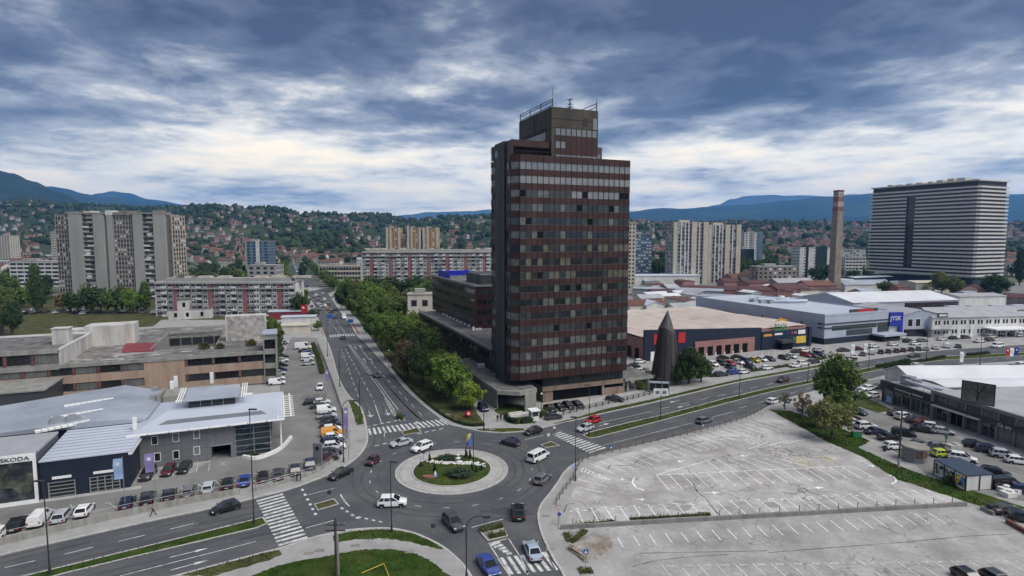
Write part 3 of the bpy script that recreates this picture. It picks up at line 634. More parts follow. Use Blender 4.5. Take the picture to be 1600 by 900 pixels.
# panes
PV = ['pane_dark', 'pane_mid', 'pane_green', 'pane_curtain', 'pane_cream', 'pane_black', 'pane_sky_tint']
def pane_mesh(v):
    m = MB(); m.box(-BW/2+0.07, BW/2-0.07, -0.05, 0.0, 0.06, WH-0.06, 0); m.box(-BW/2+0.035, BW/2-0.035, -0.02, 0.0, 0.0, WH, 1); return m.mesh('window_pane', [v, 'grey_metal'])
pmesh = {v: pane_mesh(v) for v in PV}
def pick(i, k):
    r = rt.random()
    if i >= 14: return 'pane_sky_tint' if r < 0.96 else 'pane_black'
    if i == 13: return 'pane_sky_tint' if (k > 8 and r < 0.75) else ('pane_mid' if r < 0.5 else 'pane_curtain' if r < 0.8 else 'pane_black')
    if i <= 2: return ('pane_curtain' if r < 0.62 else 'pane_mid' if r < 0.85 else 'pane_dark')
    if i in (7, 8, 9): return ('pane_cream' if r < 0.22 else 'pane_dark' if r < 0.62 else 'pane_mid' if r < 0.82 else 'pane_curtain' if r < 0.92 else 'pane_black')
    return ('pane_dark' if r < 0.40 else 'pane_mid' if r < 0.60 else 'pane_green' if r < 0.74 else 'pane_curtain' if r < 0.90 else 'pane_black')
rest = MB()
for i in range(16):
    for k in range(20):
        v = pick(i, k)
        if i > 0:
            o = link('window_pane', pmesh[v], tower, (1.75+BW*(k+0.5), 0.12, ZW[i]))
        else: rest.fbox(faces['front'][:4], k*BW+0.1, (k+1)*BW-0.1, ZW[i]+0.05, ZW[i]+WH-0.05, 0, 0.05, PV.index(v))
    for nm, n in (('left', 3), ('rear', 4), ('cham', 1)):
        f = faces[nm]
        for k in range(n):
            u0, u1 = f[4]*k/n, f[4]*(k+1)/n
            rest.fbox(f[:4], u0+0.08, u1-0.08, ZW[i]+0.05, ZW[i]+WH-0.05, 0, 0.05, PV.index('pane_curtain' if nm == 'cham' and rt.random() < 0.6 else 'pane_sky_tint' if nm != 'cham' and rt.random() < 0.55 else pick(min(i, 13) if nm != 'cham' else i, k)))
o = rest.build('window_panes', PV, tower); o['kind'] = 'stuff'
# upper corner storey with its terrace
m = MB(); m.box(0.05, 10.3, 0.9, 14.7, 62.2, 63.75, 0, 1); m.box(0.06, 10.2, 4.2, 14.6, 60.3, 62.2); m.box(0.06, 0.5, 0.95, 4.2, 60.3, 62.2)
m.build('upper_storey', ['bronze', 'gravel_roof'], tower)
m = MB()
for k in range(12): m.box(1.0+0.75*k, 1.06+0.75*k, 0.95, 1.0, 60.3, 62.2)
m.box(0.9, 10, 0.94, 1.0, 61.2, 61.3); m.build('terrace_screen', 'mullion', tower)
m = MB(); m.box(-0.42, -0.36, 9.2, 10.6, 60.6, 62.1); m.build('corner_window', 'pane_sky_tint', tower)
# penthouse
ph = MB(); ph.box(10.0, 22.7, 0.35, 20.0, 60.2, 71.85, 0, 1); ph.build('penthouse', ['tower_ochre', 'gravel_roof'], tower)
m = MB()
for k in range(8): m.box(11.1+1.43*k, 12.2+1.43*k, 0.27, 0.35, 65.35, 66.95)
for k in range(2): m.box(11.1+1.43*k, 12.2+1.43*k, 0.27, 0.35, 62.35, 63.85)
for k in range(8): m.box(11.1+1.43*k, 12.4+1.43*k, 0.27, 0.35, 60.35, 60.75)
m.box(21.2, 22.4, 0.27, 0.35, 67.2, 69.9)
split_boxes(m, 'penthouse_window', 'pane_sky_tint', tower)
m = MB(); m.box(10.9, 22.5, 0.29, 0.35, 60.3, 65.2); m.build('penthouse_panel', 'bronze', tower)
m = MB()
for k in range(9): m.box(10.95+1.43*k, 11.03+1.43*k, 0.24, 0.30, 60.3, 65.2)
for z in (67.1, 69.2): m.box(9.95, 22.75, 0.29, 20, z, z+0.05)
m.box(18.6, 19.8, 0.28, 0.35, 68.0, 69.8); m.box(9.92, 10.0, 6.0, 7.0, 67.4, 70.2); m.box(9.92, 10.0, 10.6, 11.6, 67.4, 70.2)
for k in range(12): m.box(9.9, 10.0, 3.4+1.25*k, 3.5+1.25*k, 63.8, 67.4)
m.build('penthouse_ribs', 'mullion', tower)
m = MB()
for k in range(9): m.box(9.93, 10.0, 3.55+1.25*k, 4.65+1.25*k, 64.6, 66.4)
split_boxes(m, 'side_window', 'pane_sky_tint', tower)
m = MB(); m.box(22.7, 27.0, 5.5, 13, 60.2, 64.0); m.build('lift_housing', 'tower_ochre', tower)
m = MB(); m.box(23.1, 24.5, 5.43, 5.5, 60.7, 62.2); m.box(24.9, 26.4, 5.43, 5.5, 60.7, 62.2); split_boxes(m, 'lift_window', 'pane_sky_tint', tower)
m = MB()
def rail(pts, h, n):
    for k in range(n+1):
        t = k/n; x, y = lerp(pts[0], pts[1], t); m.box(x-0.09, x+0.09, y-0.09, y+0.09, 71.8, 71.9+h)
    d = (pts[1][0]-pts[0][0], pts[1][1]-pts[0][1])
    for z in (72.0, 72.9, 71.9+h-0.15):
        m.tube([(*pts[0], z), (*pts[1], z)], 0.1, 5)
rail(((9.9, 19.0), (9.9, -0.3)), 1.7, 3)
rail(((22.6, 1.0), (22.6, 9.0)), 2.0, 1)
m.build('roof_railing', 'bronze_dark', tower)
m = MB(); m.cyl((16, 2.5), 0.16, 0.16, 71.8, 74.6, 6)
for z, w in ((72.6, 1.1), (73.3, 0.9), (74.4, 0.9)): m.box(16-w, 16+w, 2.44, 2.56, z, z+0.1); m.box(15.94, 16.06, 2.5-w, 2.5+w, z, z+0.1)
m.tube([(9.9, -0.3, 74), (9.9, -0.3, 76.2)], 0.05, 5); m.tube([(22.6, 1, 74), (22.6, 1, 75.4)], 0.05, 5); m.build('antenna', 'black_metal', tower)
# base
m = MB(); m.box(8.6, 31.8, 1.5, 20, 4.1, 6.6); m.build('mezzanine', 'bronze_dark', tower)
m = MB()
for k in range(17):
    u = 12.5+1.13*k; m.box(u, u+0.95, 1.42, 1.5, 4.6, 6.2, [0, 1, 1][rt.randrange(3)])
m.box(9, 12, 1.42, 1.5, 4.5, 6.2, 0); split_boxes(m, 'mezzanine_window', ['pane_dark', 'pane_mid'], tower)
m = MB(); m.box(8.4, 33, 1.2, 12, 2.95, 4.1); m.box(8.6, 11.4, 1.5, 3, 0.12, 2.95); m.box(26.0, 32.4, 1.5, 12, 0.12, 2.0); m.box(8.6, 9.6, 3, 12, .12, 2.95); m.build('stone_base', 'travertine', tower)
m = MB(); m.box(11.4, 25.6, 2.2, 2.6, 0.12, 2.95); m.box(26.2, 32.2, 1.9, 2.2, 2.0, 2.95); m.build('entrance_glazing', 'pane_black', tower)
m = MB(); m.box(25.6, 26.05, 1.35, 2.2, 0.12, 2.95); m.box(31.9, 32.4, 1.35, 2.0, 2.0, 2.95); m.box(33.5, 34.1, 2, 2.5, 0.1, 3.4); split_boxes(m, 'pier', 'concrete_panel', tower)
m = MB(); m.box(32.0, 41.0, 0.8, 12, 3.4, 4.2, 0, 1); m.build('side_canopy', ['concrete_panel', 'gravel_roof'], tower)
m = MB(); m.box(39.5, 40.2, 1.3, 2, 0.1, 3.4); m.box(33, 38, 7, 8, 0.12, 1.6); split_boxes(m, 'canopy_post', 'concrete_panel', tower)
# podium along the avenue, the annex on it, and the entrance wing
pod = thing('podium_wing', 'long low dark wing of the tower running back along the avenue', 'building', (*TO, 0), TA)
m = MB(); m.box(1.6, 24, 15.2, 102, 5.0, 10.6, 0, 1); m.box(1.2, 24, 14.9, 102, 10.6, 11.2, 0, 1); m.build('wall', ['bronze_dark', 'gravel_roof'], pod)
m = MB(); m.box(1.1, 1.5, 14.9, 102.2, 10.7, 11.4); m.build('roof_edge', 'concrete_panel', pod)
m = MB()
for k in range(40): u = 17+2.1*k; m.box(1.52, 1.6, u, u+1.7, 8.0, 9.6, rt.choice([0, 0, 1, 2]))
split_boxes(m, 'window', ['pane_dark', 'pane_mid', 'pane_curtain'], pod)
m = MB(); m.box(1.45, 1.6, 15.2, 102, 5.0, 6.6); m.box(1.45, 1.6, 15.2, 102, 9.7, 10.5); m.build('spandrel', 'bronze', pod)
m = MB()
for k in range(14): m.box(2.2, 3.0, 20+6*k, 20.8+6*k, 0.1, 5)
m.box(7, 24, 16, 102, 0.1, 5); split_boxes(m, 'pillar', 'concrete_dark', pod)
m = MB()
for k in range(9): u = 52+4.5*k; m.box(7.2, 7.9, u, u+0.9, 11.2, 11.9)
for k in range(3): m.box(6+1.1*k, 6.8+1.1*k, 48.5, 49.2, 11.2, 11.9)
split_boxes(m, 'roof_vent', 'white', pod)
ann = thing('annex_block', 'dark brown office annex with ribbon windows behind the tower', 'building', (*TO, 0), TA)
m = MB(); m.box(8.2, 30, 51.7, 108, 11.2, 25.3, 0, 1); m.build('wall', ['bronze', 'gravel_roof'], ann)
m = MB()
for i in range(4):
    z = 12.6+3.3*i
    for k in range(30): m.box(8.12, 8.2, 52.4+1.85*k, 53.9+1.85*k, z, z+1.5, rt.choice([0, 0, 1, 1, 2]))
    for k in range(12): m.box(8.9+1.75*k, 10.3+1.75*k, 51.62, 51.7, z, z+1.5, rt.choice([0, 0, 1]))
split_boxes(m, 'window', ['pane_dark', 'pane_mid', 'pane_green'], ann)
m = MB(); m.box(11.5, 30, 56, 72, 25.3, 28.6); m.build('plant_room', 'tower_grey', ann)
m = MB(); m.box(8.2, 30, 51.5, 51.7, 25.0, 25.6); m.box(8.0, 8.2, 51.5, 108, 25.0, 25.6); m.box(11.2, 30, 55.8, 56, 28.4, 28.9); m.build('roof_edge', 'grey_metal', ann)
mat('blue_sign', (0.01, 0.015, 0.35), 0.5, var=0.05)
m = MB(); m.box(8.6, 9.0, 84, 100, 25.6, 28.0); m.box(9, 22, 100, 100.5, 25.6, 27.6); m.build('roof_sign', 'blue_sign', ann)
ent = thing('entrance_wing', 'low concrete entrance wing with gravel roof at the foot of the tower', 'building')
poly = PP([(717, 563), (734, 558), (787, 583), (806, 596), (822, 595), (839, 607), (813, 612), (777, 610), (737, 583)], 5.0)
slab(poly, 4.0, 5.0).build('roof_slab', 'concrete_panel', ent)
cxp, cyp = sum(p[0] for p in poly)/9, sum(p[1] for p in poly)/9
slab([lerp(p, (cxp, cyp), 0.06) for p in poly], 5.0, 5.06).build('roof_gravel', 'gravel_roof', ent)
inner = [lerp(p, (cxp, cyp), 0.12) for p in poly]
def wall_seg(mb, a, b, z0, z1, th=0.3):
    d = Vector((b[0]-a[0], b[1]-a[1])); c = ((a[0]+b[0])/2, (a[1]+b[1])/2); mb.obox(c, d.length/2, th/2, z0, z1, math.atan2(d.y, d.x))
m = MB(); wall_seg(m, inner[8], inner[0], 0.1, 4.0); wall_seg(m, inner[7], inner[8], 0.1, 4.0); wall_seg(m, inner[2], inner[1], 0.1, 4)
wall_seg(m, lerp(poly[6], poly[5], 0.25), lerp(poly[6], poly[5], 0.92), 0.1, 4.0, 0.4); m.build('wall', 'concrete_panel', ent)
m = MB(); m.obox((cxp+2, cyp+6), 2.2, 6, 0.1, 4.0, TA); m.build('glazing', 'pane_black', ent)
m = MB(); m.obox(P(752, 574, 5.1), 0.9, 0.6, 5.06, 6.1, TA); m.obox(P(763, 573, 5.1), 0.3, 0.3, 5.06, 5.9, TA); m.build('roof_unit', 'white', ent)
# ================================================================ helpers for buildings
class Fr:                       # local frame of a building: origin at a ground point of the photograph, x along its front
    def __init__(s, px, py, ang):
        s.o = P(px, py); s.rz = R(ang); s.c, s.s = math.cos(s.rz), math.sin(s.rz)
    def l(s, px, py, z=0.0):
        p = P(px, py, z); x, y = p[0]-s.o[0], p[1]-s.o[1]; return (x*s.c+y*s.s, -x*s.s+y*s.c)
    def on(s, px, py, y0=0.0):
        ox, oy = s.o[0]-s.s*y0, s.o[1]+s.c*y0; D = ray(px, py); d = (s.c, s.s)
        det = -D[0]*d[1]+D[1]*d[0]; t = (-ox*d[1]+oy*d[0])/det; u = (D[0]*oy-D[1]*ox)/det
        return u, HC+D[2]*t
    def w(s, x, y): return (s.o[0]+x*s.c-y*s.s, s.o[1]+x*s.s+y*s.c)
    def thing(s, name, label, cat, group=None): return thing(name, label, cat, (*s.o, 0), s.rz, group)
_pm = {}
def piece(name, parent, x0, x1, y0, y1, z0, z1, m):            # one box-shaped part; alike pieces share a mesh
    key = (name, round(x1-x0, 2), round(y1-y0, 2), round(z1-z0, 2), m)
    if key not in _pm:
        a, b, c = x1-x0, y1-y0, z1-z0; mb = MB(); mb.box(0, a, 0, b, 0, c); _pm[key] = mb.mesh(name, m)
    return link(name, _pm[key], parent, (x0, y0, z0))
def window(parent, fc, u0, u1, z0, z1, m='pane_dark', fm='white', ft=0.1, name='window', proud=0.06, bars=0):
    mb = MB(); L, h = u1-u0, z1-z0                               # window (frame) with its pane as sub-part
    key = (name, round(L, 2), round(h, 2), m, fm, bars)
    if key not in _pm:
        f = (0, 0, 1, 0)
        mb.fbox(f, 0, L, 0, ft, -0.1, proud); mb.fbox(f, 0, L, h-ft, h, -0.1, proud); mb.fbox(f, 0, ft, ft, h-ft, -0.1, proud); mb.fbox(f, L-ft, L, ft, h-ft, -0.1, proud)
        for k in range(bars): u = L*(k+1)/(bars+1); mb.fbox(f, u-ft/3, u+ft/3, ft, h-ft, -0.1, proud-0.01)
        g = MB(); g.fbox(f, ft, L-ft, ft, h-ft, -0.1, proud-0.03)
        _pm[key] = (mb.mesh(name, fm), g.mesh('pane', m))
    a, b = _pm[key]
    o = link(name, a, parent, (fc[0]+fc[2]*u0, fc[1]+fc[3]*u0, z0), math.atan2(fc[3], fc[2])); link('pane', b, o); return o
def text(parent, s, size, loc, rz, m, name='lettering', rx=math.pi/2, ext=0.04, align='LEFT', sx=1.0):
    cu = bpy.data.curves.new(name, 'FONT'); cu.body = s; cu.size = size; cu.extrude = ext; cu.align_x = align
    cu.materials.append(MT[m]); o = bpy.data.objects.new(name, cu); C.objects.link(o)
    dg = bpy.context.evaluated_depsgraph_get(); me = bpy.data.meshes.new_from_object(o.evaluated_get(dg)); bpy.data.objects.remove(o)
    o = link(name, me, parent, loc); o.rotation_euler = (rx, 0, rz); o.scale = (sx, 1, 1); return o
def stuff(mb, name, mats, parent): o = mb.build(name, mats, parent); o['kind'] = 'stuff'; return o

mat('roof_pale', (0.34, 0.37, 0.43), 0.45, metal=0.1, var=0.14, scale=0.15, col2=(0.28, 0.305, 0.355), fine=0.08)
mat('roof_white', (0.43, 0.465, 0.54), 0.5, var=0.07, scale=0.1)
mat('roof_bright', (0.60, 0.61, 0.63), 0.5, var=0.08, scale=0.12)
mat('roof_grey', (0.33, 0.335, 0.35), 0.6, var=0.12, scale=0.2)
mat('navy', (0.012, 0.018, 0.035), 0.5, var=0.1, scale=0.3)
mat('panel_grey', (0.185, 0.19, 0.20), 0.45, metal=0.25, var=0.06, scale=0.3)
mat('panel_dark', (0.045, 0.048, 0.055), 0.5, var=0.08)
mat('joint', (0.07, 0.07, 0.075), 0.7, var=0.0)
mat('tan_brick', (0.31, 0.225, 0.17), 0.85, var=0.18, scale=0.6, streak=True)
mat('rust_brown', (0.13, 0.055, 0.04), 0.85, var=0.3, scale=0.7)
mat('derelict_roof', (0.15, 0.142, 0.135), 0.95, var=0.4, scale=0.35, bump=0.4, bscale=2, col2=(0.29, 0.27, 0.255), thr=(0.5, 0.6))
mat('derelict_white', (0.47, 0.455, 0.43), 0.9, var=0.22, scale=0.5, streak=True, col2=(0.33, 0.31, 0.28), thr=(0.55, 0.72))
mat('patch_pale', (0.36, 0.34, 0.32), 0.9, var=0.35, scale=0.8)
mat('red_roof', (0.20, 0.03, 0.04), 0.6, var=0.25, scale=0.6)
mat('pink_brick', (0.30, 0.155, 0.14), 0.85, var=0.18, scale=0.7)
mat('beige_roof', (0.47, 0.405, 0.36), 0.75, var=0.12, scale=0.15, col2=(0.42, 0.35, 0.31))
mat('poster', (0.085, 0.095, 0.07), 0.5, var=0.8, scale=0.5, col2=(0.02, 0.022, 0.028), thr=(0.42, 0.55))
mat('picture', (0.20, 0.20, 0.175), 0.5, var=0.5, scale=0.35, col2=(0.10, 0.10, 0.085), thr=(0.42, 0.6))
mat('poster_car', (0.05, 0.06, 0.075), 0.3, var=0.8, scale=0.7)
mat('purple', (0.28, 0.22, 0.46), 0.7, var=0.1); mat('pale_blue', (0.33, 0.45, 0.68), 0.7, var=0.08)
mat('red', (0.42, 0.02, 0.03), 0.6, var=0.1); mat('yellow', (0.62, 0.42, 0.06), 0.6, var=0.1); mat('orange', (0.62, 0.28, 0.03), 0.6, var=0.08)
mat('green_sign', (0.02, 0.16, 0.06), 0.6, var=0.1); mat('sign_blue', (0.015, 0.03, 0.30), 0.5, var=0.05); mat('road_blue', (0.02, 0.10, 0.35), 0.5, var=0.05)
mat('teal_glass', (0.016, 0.034, 0.045), 0.08, var=0.3, scale=0.5, spec=0.9)

# ================================================================ showrooms on the west
f = Fr(58, 783, 22.3)
sk = f.thing('car_showroom', 'flat-roofed car showroom with huge car poster and lettered white sign', 'building')
m = MB(); m.box(-16, 0.4, -0.75, 9.5, 0.1, 7.7, 0, 1); m.build('wall', ['panel_dark', 'roof_grey'], sk)
m = MB(); m.box(-16.05, 0.45, -0.8, 9.6, 7.7, 8.05); m.build('roof', 'roof_grey', sk)
for k in range(30): piece('roof_rib', sk, -15.8+0.54*k, -15.74+0.54*k, -0.7, 9.5, 8.05, 8.1, 'roof_pale')
piece('sign_band', sk, -16, 0.5, -1.0, -0.75, 6.85, 8.0, 'white')
text(sk, 'SKODA', 0.85, (-3.8, -1.05, 7.1), 0, 'panel_dark', sx=1.25)
po = piece('poster', sk, -12, 0.1, -0.95, -0.75, 0.75, 6.75, 'poster')
m = MB(); m.prism([(-6.2, 1.2), (-2.0, 1.0), (-1.7, 1.9), (-2.6, 2.9), (-4.0, 3.1), (-5.6, 2.2)], 0, 0.03); car = m.build('poster_picture', 'poster_car', sk, (0, -0.96, 0)); car.rotation_euler = (math.pi/2, 0, 0)
m = MB(); m.box(0.1, 0.5, -1.0, -0.75, 0.1, 6.85); m.box(-16, 0.1, -1.0, -0.76, 0.1, 0.75); m.build('poster_frame', 'white', sk)
nv = f.thing('service_hall', 'navy blue service hall with two shuttered doors and pale roof', 'building')
m = MB(); m.box(0.55, 12.4, 0, 13.8, 0.1, 6.1); m.build('wall', 'navy', nv)
m = MB(); m.hexa([(0.55, -0.15, 6.1), (12.9, -0.15, 6.1), (12.9, 13.8, 6.7), (0.55, 13.8, 6.7)], [(0.55, -0.15, 6.3), (12.9, -0.15, 6.3), (12.9, 13.8, 6.9), (0.55, 13.8, 6.9)]); m.build('roof', 'roof_white', nv)
for k in range(9): piece('roof_rib', nv, 0.6, 12.8, 0.8+1.45*k, 0.86+1.45*k, 6.36+0.065*k, 6.42+0.065*k, 'roof_pale')
piece('gutter', nv, 12.4, 12.95, -0.2, 13.8, 5.7, 6.05, 'white')
for i, (u0, u1) in enumerate(((1.6, 5.0), (7.0, 11.0))):
    d = piece('shutter_door', nv, u0, u1, -0.08, 0.02, 0.15, 2.75, 'pane_dark')
    for k in range(5): piece('door_slat', nv, u0, u1, -0.13, -0.08, 0.25+0.58*k, 0.37+0.58*k, 'grey_metal')
    for k in range(5 if i else 2):
        v = u0+(u1-u0)*k/(4 if i else 1); piece('door_post', nv, v-0.07, v+0.07, -0.14, -0.085, 0.15, 2.75, 'grey_metal')
    piece('door_sign', nv, u0+0.5, u1-0.4, -0.1, 0.0, 3.15, 3.55, 'white')
m = MB(); m.box(-4, 14, -1.2, 0, 0.1, 0.16); m.build('apron', 'concrete', nv)
wh = f.thing('warehouse', 'wide pale metal-roofed workshop hall with three rooflights behind the navy hall', 'building')
WP = [(-24, 14), (12.2, 8.2), (13.2, 33.5), (3.4, 43.5), (-20, 33)]
m = MB(); m.box(-24, 12.4, 14.2, 33, 0.1, 7.2); m.build('wall', 'navy', wh)
m = MB()
pk = (3.6, 30.0)
A, B, Cc, D, E_ = (-24, 13.9, 7.2), (12.6, 13.9, 7.5), (13.2, 34, 7.5), (3.4, 42.5, 7.9), (-22, 33, 7.2); K = (4.4, 16, 8.1)
m.face([A, (4.4, 13.9, 8.0), D, E_]); m.face([(4.4, 13.9, 8.0), B, Cc, D]); m.face([A, E_, (-22, 33, 0.1), (-24, 13.9, 0.1)]); m.face([(-24, 13.9, 7.0), (12.6, 13.9, 7.0), B, (4.4, 13.9, 8.0), A])
m.build('roof', 'roof_pale', wh)
for (p0, p1) in (((100, 634), (178, 622)), ((80, 653), (162, 639)), ((54, 674), (144, 656))):
    a, b = f.l(*p0, 7.9), f.l(*p1, 7.9); n = 9
    for k in range(n):
        q0, q1 = lerp(a, b, k/n), lerp(a, b, (k+0.9)/n); c = lerp(q0, q1, 0.5)
        mm = MB(); mm.obox((0, 0), math.dist(q0, q1)/2, 0.5, 0, 0.35, 0); mm.build('rooflight', 'white', wh, (*c, 7.62), math.atan2(q1[1]-q0[1], q1[0]-q0[0]))
for px in ((90, 658), (114, 655)):
    c = f.l(*px, 8.0); m = MB()
    for k in range(8):
        a0, a1 = math.pi*k/8, math.pi*(k+1)/8
        m.face([(1.3*math.cos(a0), -0.9, 1.1*math.sin(a0)), (1.3*math.cos(a1), -0.9, 1.1*math.sin(a1)), (1.3*math.cos(a1), 0.9, 1.1*math.sin(a1)), (1.3*math.cos(a0), 0.9, 1.1*math.sin(a0))])
    m.face([(1.3*math.cos(math.pi*k/8), -0.9, 1.1*math.sin(math.pi*k/8)) for k in range(9)]); m.build('duct_hood', 'grey_metal', wh, (*c, 7.7), 0.4, smooth=True, angle=40)
c = f.l(211, 665, 7.5); piece('flue', wh, c[0]-0.3, c[0]+0.3, c[1]-0.3, c[1]+0.3, 6.5, 9.0, 'white')
for px in ((243, 609), (240, 622), (275, 601), (268, 607)): c = f.l(*px, 7.8); piece('roof_vent', wh, c[0]-0.5, c[0]+0.5, c[1]-0.4, c[1]+0.4, 7.4, 8.4, 'grey_metal')
g = Fr(217, 735, 22.3)
gr = g.thing('panel_showroom', 'grey panelled car showroom with glass corner and white overhanging roof', 'building')
m = MB(); m.box(0, 11.5, 0, 20, 0.1, 6.6); m.box(14.7, 15.4, 0, 20, 0.1, 6.6); m.box(11.5, 14.7, 0, 20, 2.7, 6.6); m.box(11.5, 14.7, 5, 20, 0.1, 2.7); m.build('wall', 'panel_grey', gr)
for k in range(11): piece('panel_joint', gr, 1.35*k+0.02, 1.35*k+0.06, -0.015, 0, 0.1 if k not in (9, 10) else 2.7, 6.55, 'joint')
for z in (1.4, 2.7, 4.0, 5.3): piece('panel_joint', gr, 0, 11.45, -0.015, 0, z, z+0.04, 'joint')
fc = (0, 0, 1, 0)
for (u, z, mm) in ((2.1, 4.3, 'pane_dark'), (5.4, 4.4, 'pane_sky_tint'), (8.7, 4.5, 'pane_sky_tint'), (5.3, 1.2, 'pane_dark'), (8.6, 1.5, 'pane_sky_tint'), (2.4, 1.2, 'pane_dark')): window(gr, fc, u, u+1.05, z, z+1.6, mm)
m = MB(); m.box(11.5, 14.7, 4.9, 5.0, 0.1, 2.7); m.build('garage_opening', 'pane_black', gr)
piece('garage_lintel', gr, 11.3, 14.9, -0.08, 0, 2.7, 2.95, 'grey_metal')
m = MB(); m.hexa([(15.4, 0.3, 0.1), (21.4, 0.6, 0.1), (21.9, 17, 0.1), (15.4, 17, 0.1)], [(15.4, 0.3, 6.5), (22.0, 0.3, 6.5), (22.4, 17, 6.5), (15.4, 17, 6.5)]); m.build('corner_glazing', 'teal_glass', gr)
for z in (0.9, 2.0, 3.1, 4.2, 5.3): piece('transom', gr, 15.4, 21.9, 0.22, 0.30, z, z+0.12, 'grey_metal')
for u in (15.45, 18.6, 21.5): piece('mullion', gr, u, u+0.14, 0.2, 0.29, 0.1, 6.5, 'grey_metal')
m = MB(); m.box(23.3, 23.6, 1, 1.3, 0.1, 6.3); m.box(23.3, 23.6, 8, 8.3, 0.1, 6.3); split_boxes(m, 'column', 'white', gr)
m = MB()
ro = [(-1.2, -1.0, 6.7), (24.2, -1.0, 6.7), (24.2, 20, 6.7), (-1.2, 20, 6.7)]; ri = [(3.5, 7.5, 8.0), (18.5, 7.5, 8.0), (18.5, 15, 8.0), (3.5, 15, 8.0)]
for k in range(4): j = (k+1) % 4; m.face([ro[k], ro[j], ri[j], ri[k]])
m.face(ri); m.face([ro[3], ro[2], ro[1], ro[0]]); m.build('roof', 'roof_white', gr)
for k in range(8): piece('eave_panel', gr, -1.3+3.2*k, 1.75+3.2*k, -1.5, -0.9, 6.6, 6.78, 'white')
m = MB()
for k in range(11): m.box(22.2, 26.0, 0.2+1.5*k, 0.5+1.5*k, 6.75, 6.85)
for x in (22.9, 24.0, 25.2): m.box(x, x+0.25, -0.5, 17, 6.85, 6.95)
m.build('sun_louvre', 'white', gr)
la = g.l(298, 635, 8.2); lb = g.l(368, 628, 8.2)
m = MB(); m.box(7, 15.2, 8.8, 14, 8.0, 9.5); m.build('lantern_glazing', 'pane_dark', gr)
m = MB(); m.hexa([(6.3, 7.8, 9.5), (15.9, 7.8, 9.5), (15.9, 15.5, 10.2), (6.3, 15.5, 10.2)], [(6.3, 7.8, 9.65), (15.9, 7.8, 9.65), (15.9, 15.5, 10.35), (6.3, 15.5, 10.35)]); m.build('lantern_roof', 'roof_pale', gr)
m = MB()
for k in range(3):
    m.hexa([(5.0+0.4*k, 8, 9.4), (5.18+0.4*k, 8, 9.4), (5.18+0.4*k, 15.5, 10.3), (5.0+0.4*k, 15.5, 10.3)], [(5.0+0.4*k, 8, 9.6), (5.18+0.4*k, 8, 9.6), (5.18+0.4*k, 15.5, 10.5), (5.0+0.4*k, 15.5, 10.5)])
    m.hexa([(16.3+0.4*k, 8, 9.4), (16.48+0.4*k, 8, 9.4), (16.48+0.4*k, 15.5, 10.3), (16.3+0.4*k, 15.5, 10.3)], [(16.3+0.4*k, 8, 9.6), (16.48+0.4*k, 8, 9.6), (16.48+0.4*k, 15.5, 10.5), (16.3+0.4*k, 15.5, 10.5)])
m.build('lantern_fins', 'white', gr)
for k in range(3): piece('lantern_mullion', gr, 9+2*k, 9.12+2*k, 8.72, 8.8, 8.1, 9.5, 'grey_metal')
for px in ((281, 628), (331, 636), (388, 617)): c = g.l(*px, 7.4); piece('skylight', gr, c[0]-0.8, c[0]+0.8, c[1]-0.5, c[1]+0.5, 6.9, 7.7, 'white')
m = MB(); m.hexa([(3, 2.0, 7.18), (21, 2.0, 7.18), (20, 3.6, 7.43), (4.2, 3.6, 7.43)], [(3, 2.0, 7.24), (21, 2.0, 7.24), (20, 3.6, 7.49), (4.2, 3.6, 7.49)]); m.build('roof_glazing', 'pane_sky_tint', gr)
m = MB(); m.box(1, 12, 19, 26, 0.1, 8.2); m.box(0.2, 0.8, 18, 24, 0.1, 8.8); m.build('rear_block', 'concrete_panel', gr)
for px in ((275, 598), (269, 606), (331, 592)): c = g.l(*px, 8.4); piece('flue', gr, c[0]-0.35, c[0]+0.35, c[1]-0.35, c[1]+0.35, 7.4, 9.9, 'white')
# curved white planter wall by the glass corner
m = MB(); m.ribbon(smoothline(PP([(380, 717), (400, 719), (425, 711), (443, 700), (455, 686)]), 4), 0.25, 0.25, 0.1, 0.75); o = m.build('planter_wall', 'white'); tag(o, 'low curved white wall by the glass corner of the showroom', 'low wall')

# ================================================================ derelict factory block
h = Fr(415, 601, 22.3)
de = h.thing('derelict_block', 'derelict long factory block with tan brick bands and broken roofs', 'building')
m = MB(); m.box(-46.6, 0, 0, 14, 0.1, 9.1); m.box(-90, -46.6, 0, 26, 0.1, 13.2); m.box(-46.6, -30, 14, 40, 0.1, 8.8); m.box(-13, 0, 14, 52, 0.1, 8.8); m.box(-46, -8, 44, 60, .1, 8.8); m.box(-30, -13, 14, 44, .1, 4.0); m.build('wall', 'concrete_dark', de)
m = MB(); m.box(-46.6, 0.3, -0.25, 14.2, 9.1, 9.3); m.box(-46.6, -30, 14.2, 44, 8.8, 9.2); m.box(-13, 0, 14.2, 52, 8.8, 9.25); m.box(-46, -8, 44, 60, 8.8, 9.3); m.build('roof', 'derelict_roof', de)
m = MB(); m.box(-46.7, 0.35, -0.4, 0.1, 8.75, 9.65); m.box(-90, -46.7, -0.4, 0.1, 12.6, 13.7); m.box(-90, -46.7, -0.35, 0.05, 8.5, 9.6); m.build('roof_band', 'concrete_panel', de)
m = MB(); m.box(-90, -46.5, 0.1, 26, 13.2, 13.4); m.build('upper_roof', 'gravel_roof', de)
m = MB(); m.box(-90, -46.4, 25.8, 26.2, 13.2, 13.9); m.box(-46.6, -46.2, -0.2, 26, 13.2, 13.75); m.build('parapet', 'white_wall', de)
m = MB(); m.box(-46.6, -46.3, 0.1, 26, 9.3, 13.2); m.build('end_wall', 'derelict_white', de)
for z in (0.6, 4.7): piece('brick_band', de, -90, 0, -0.2, 0, z, z+2.0, 'tan_brick')
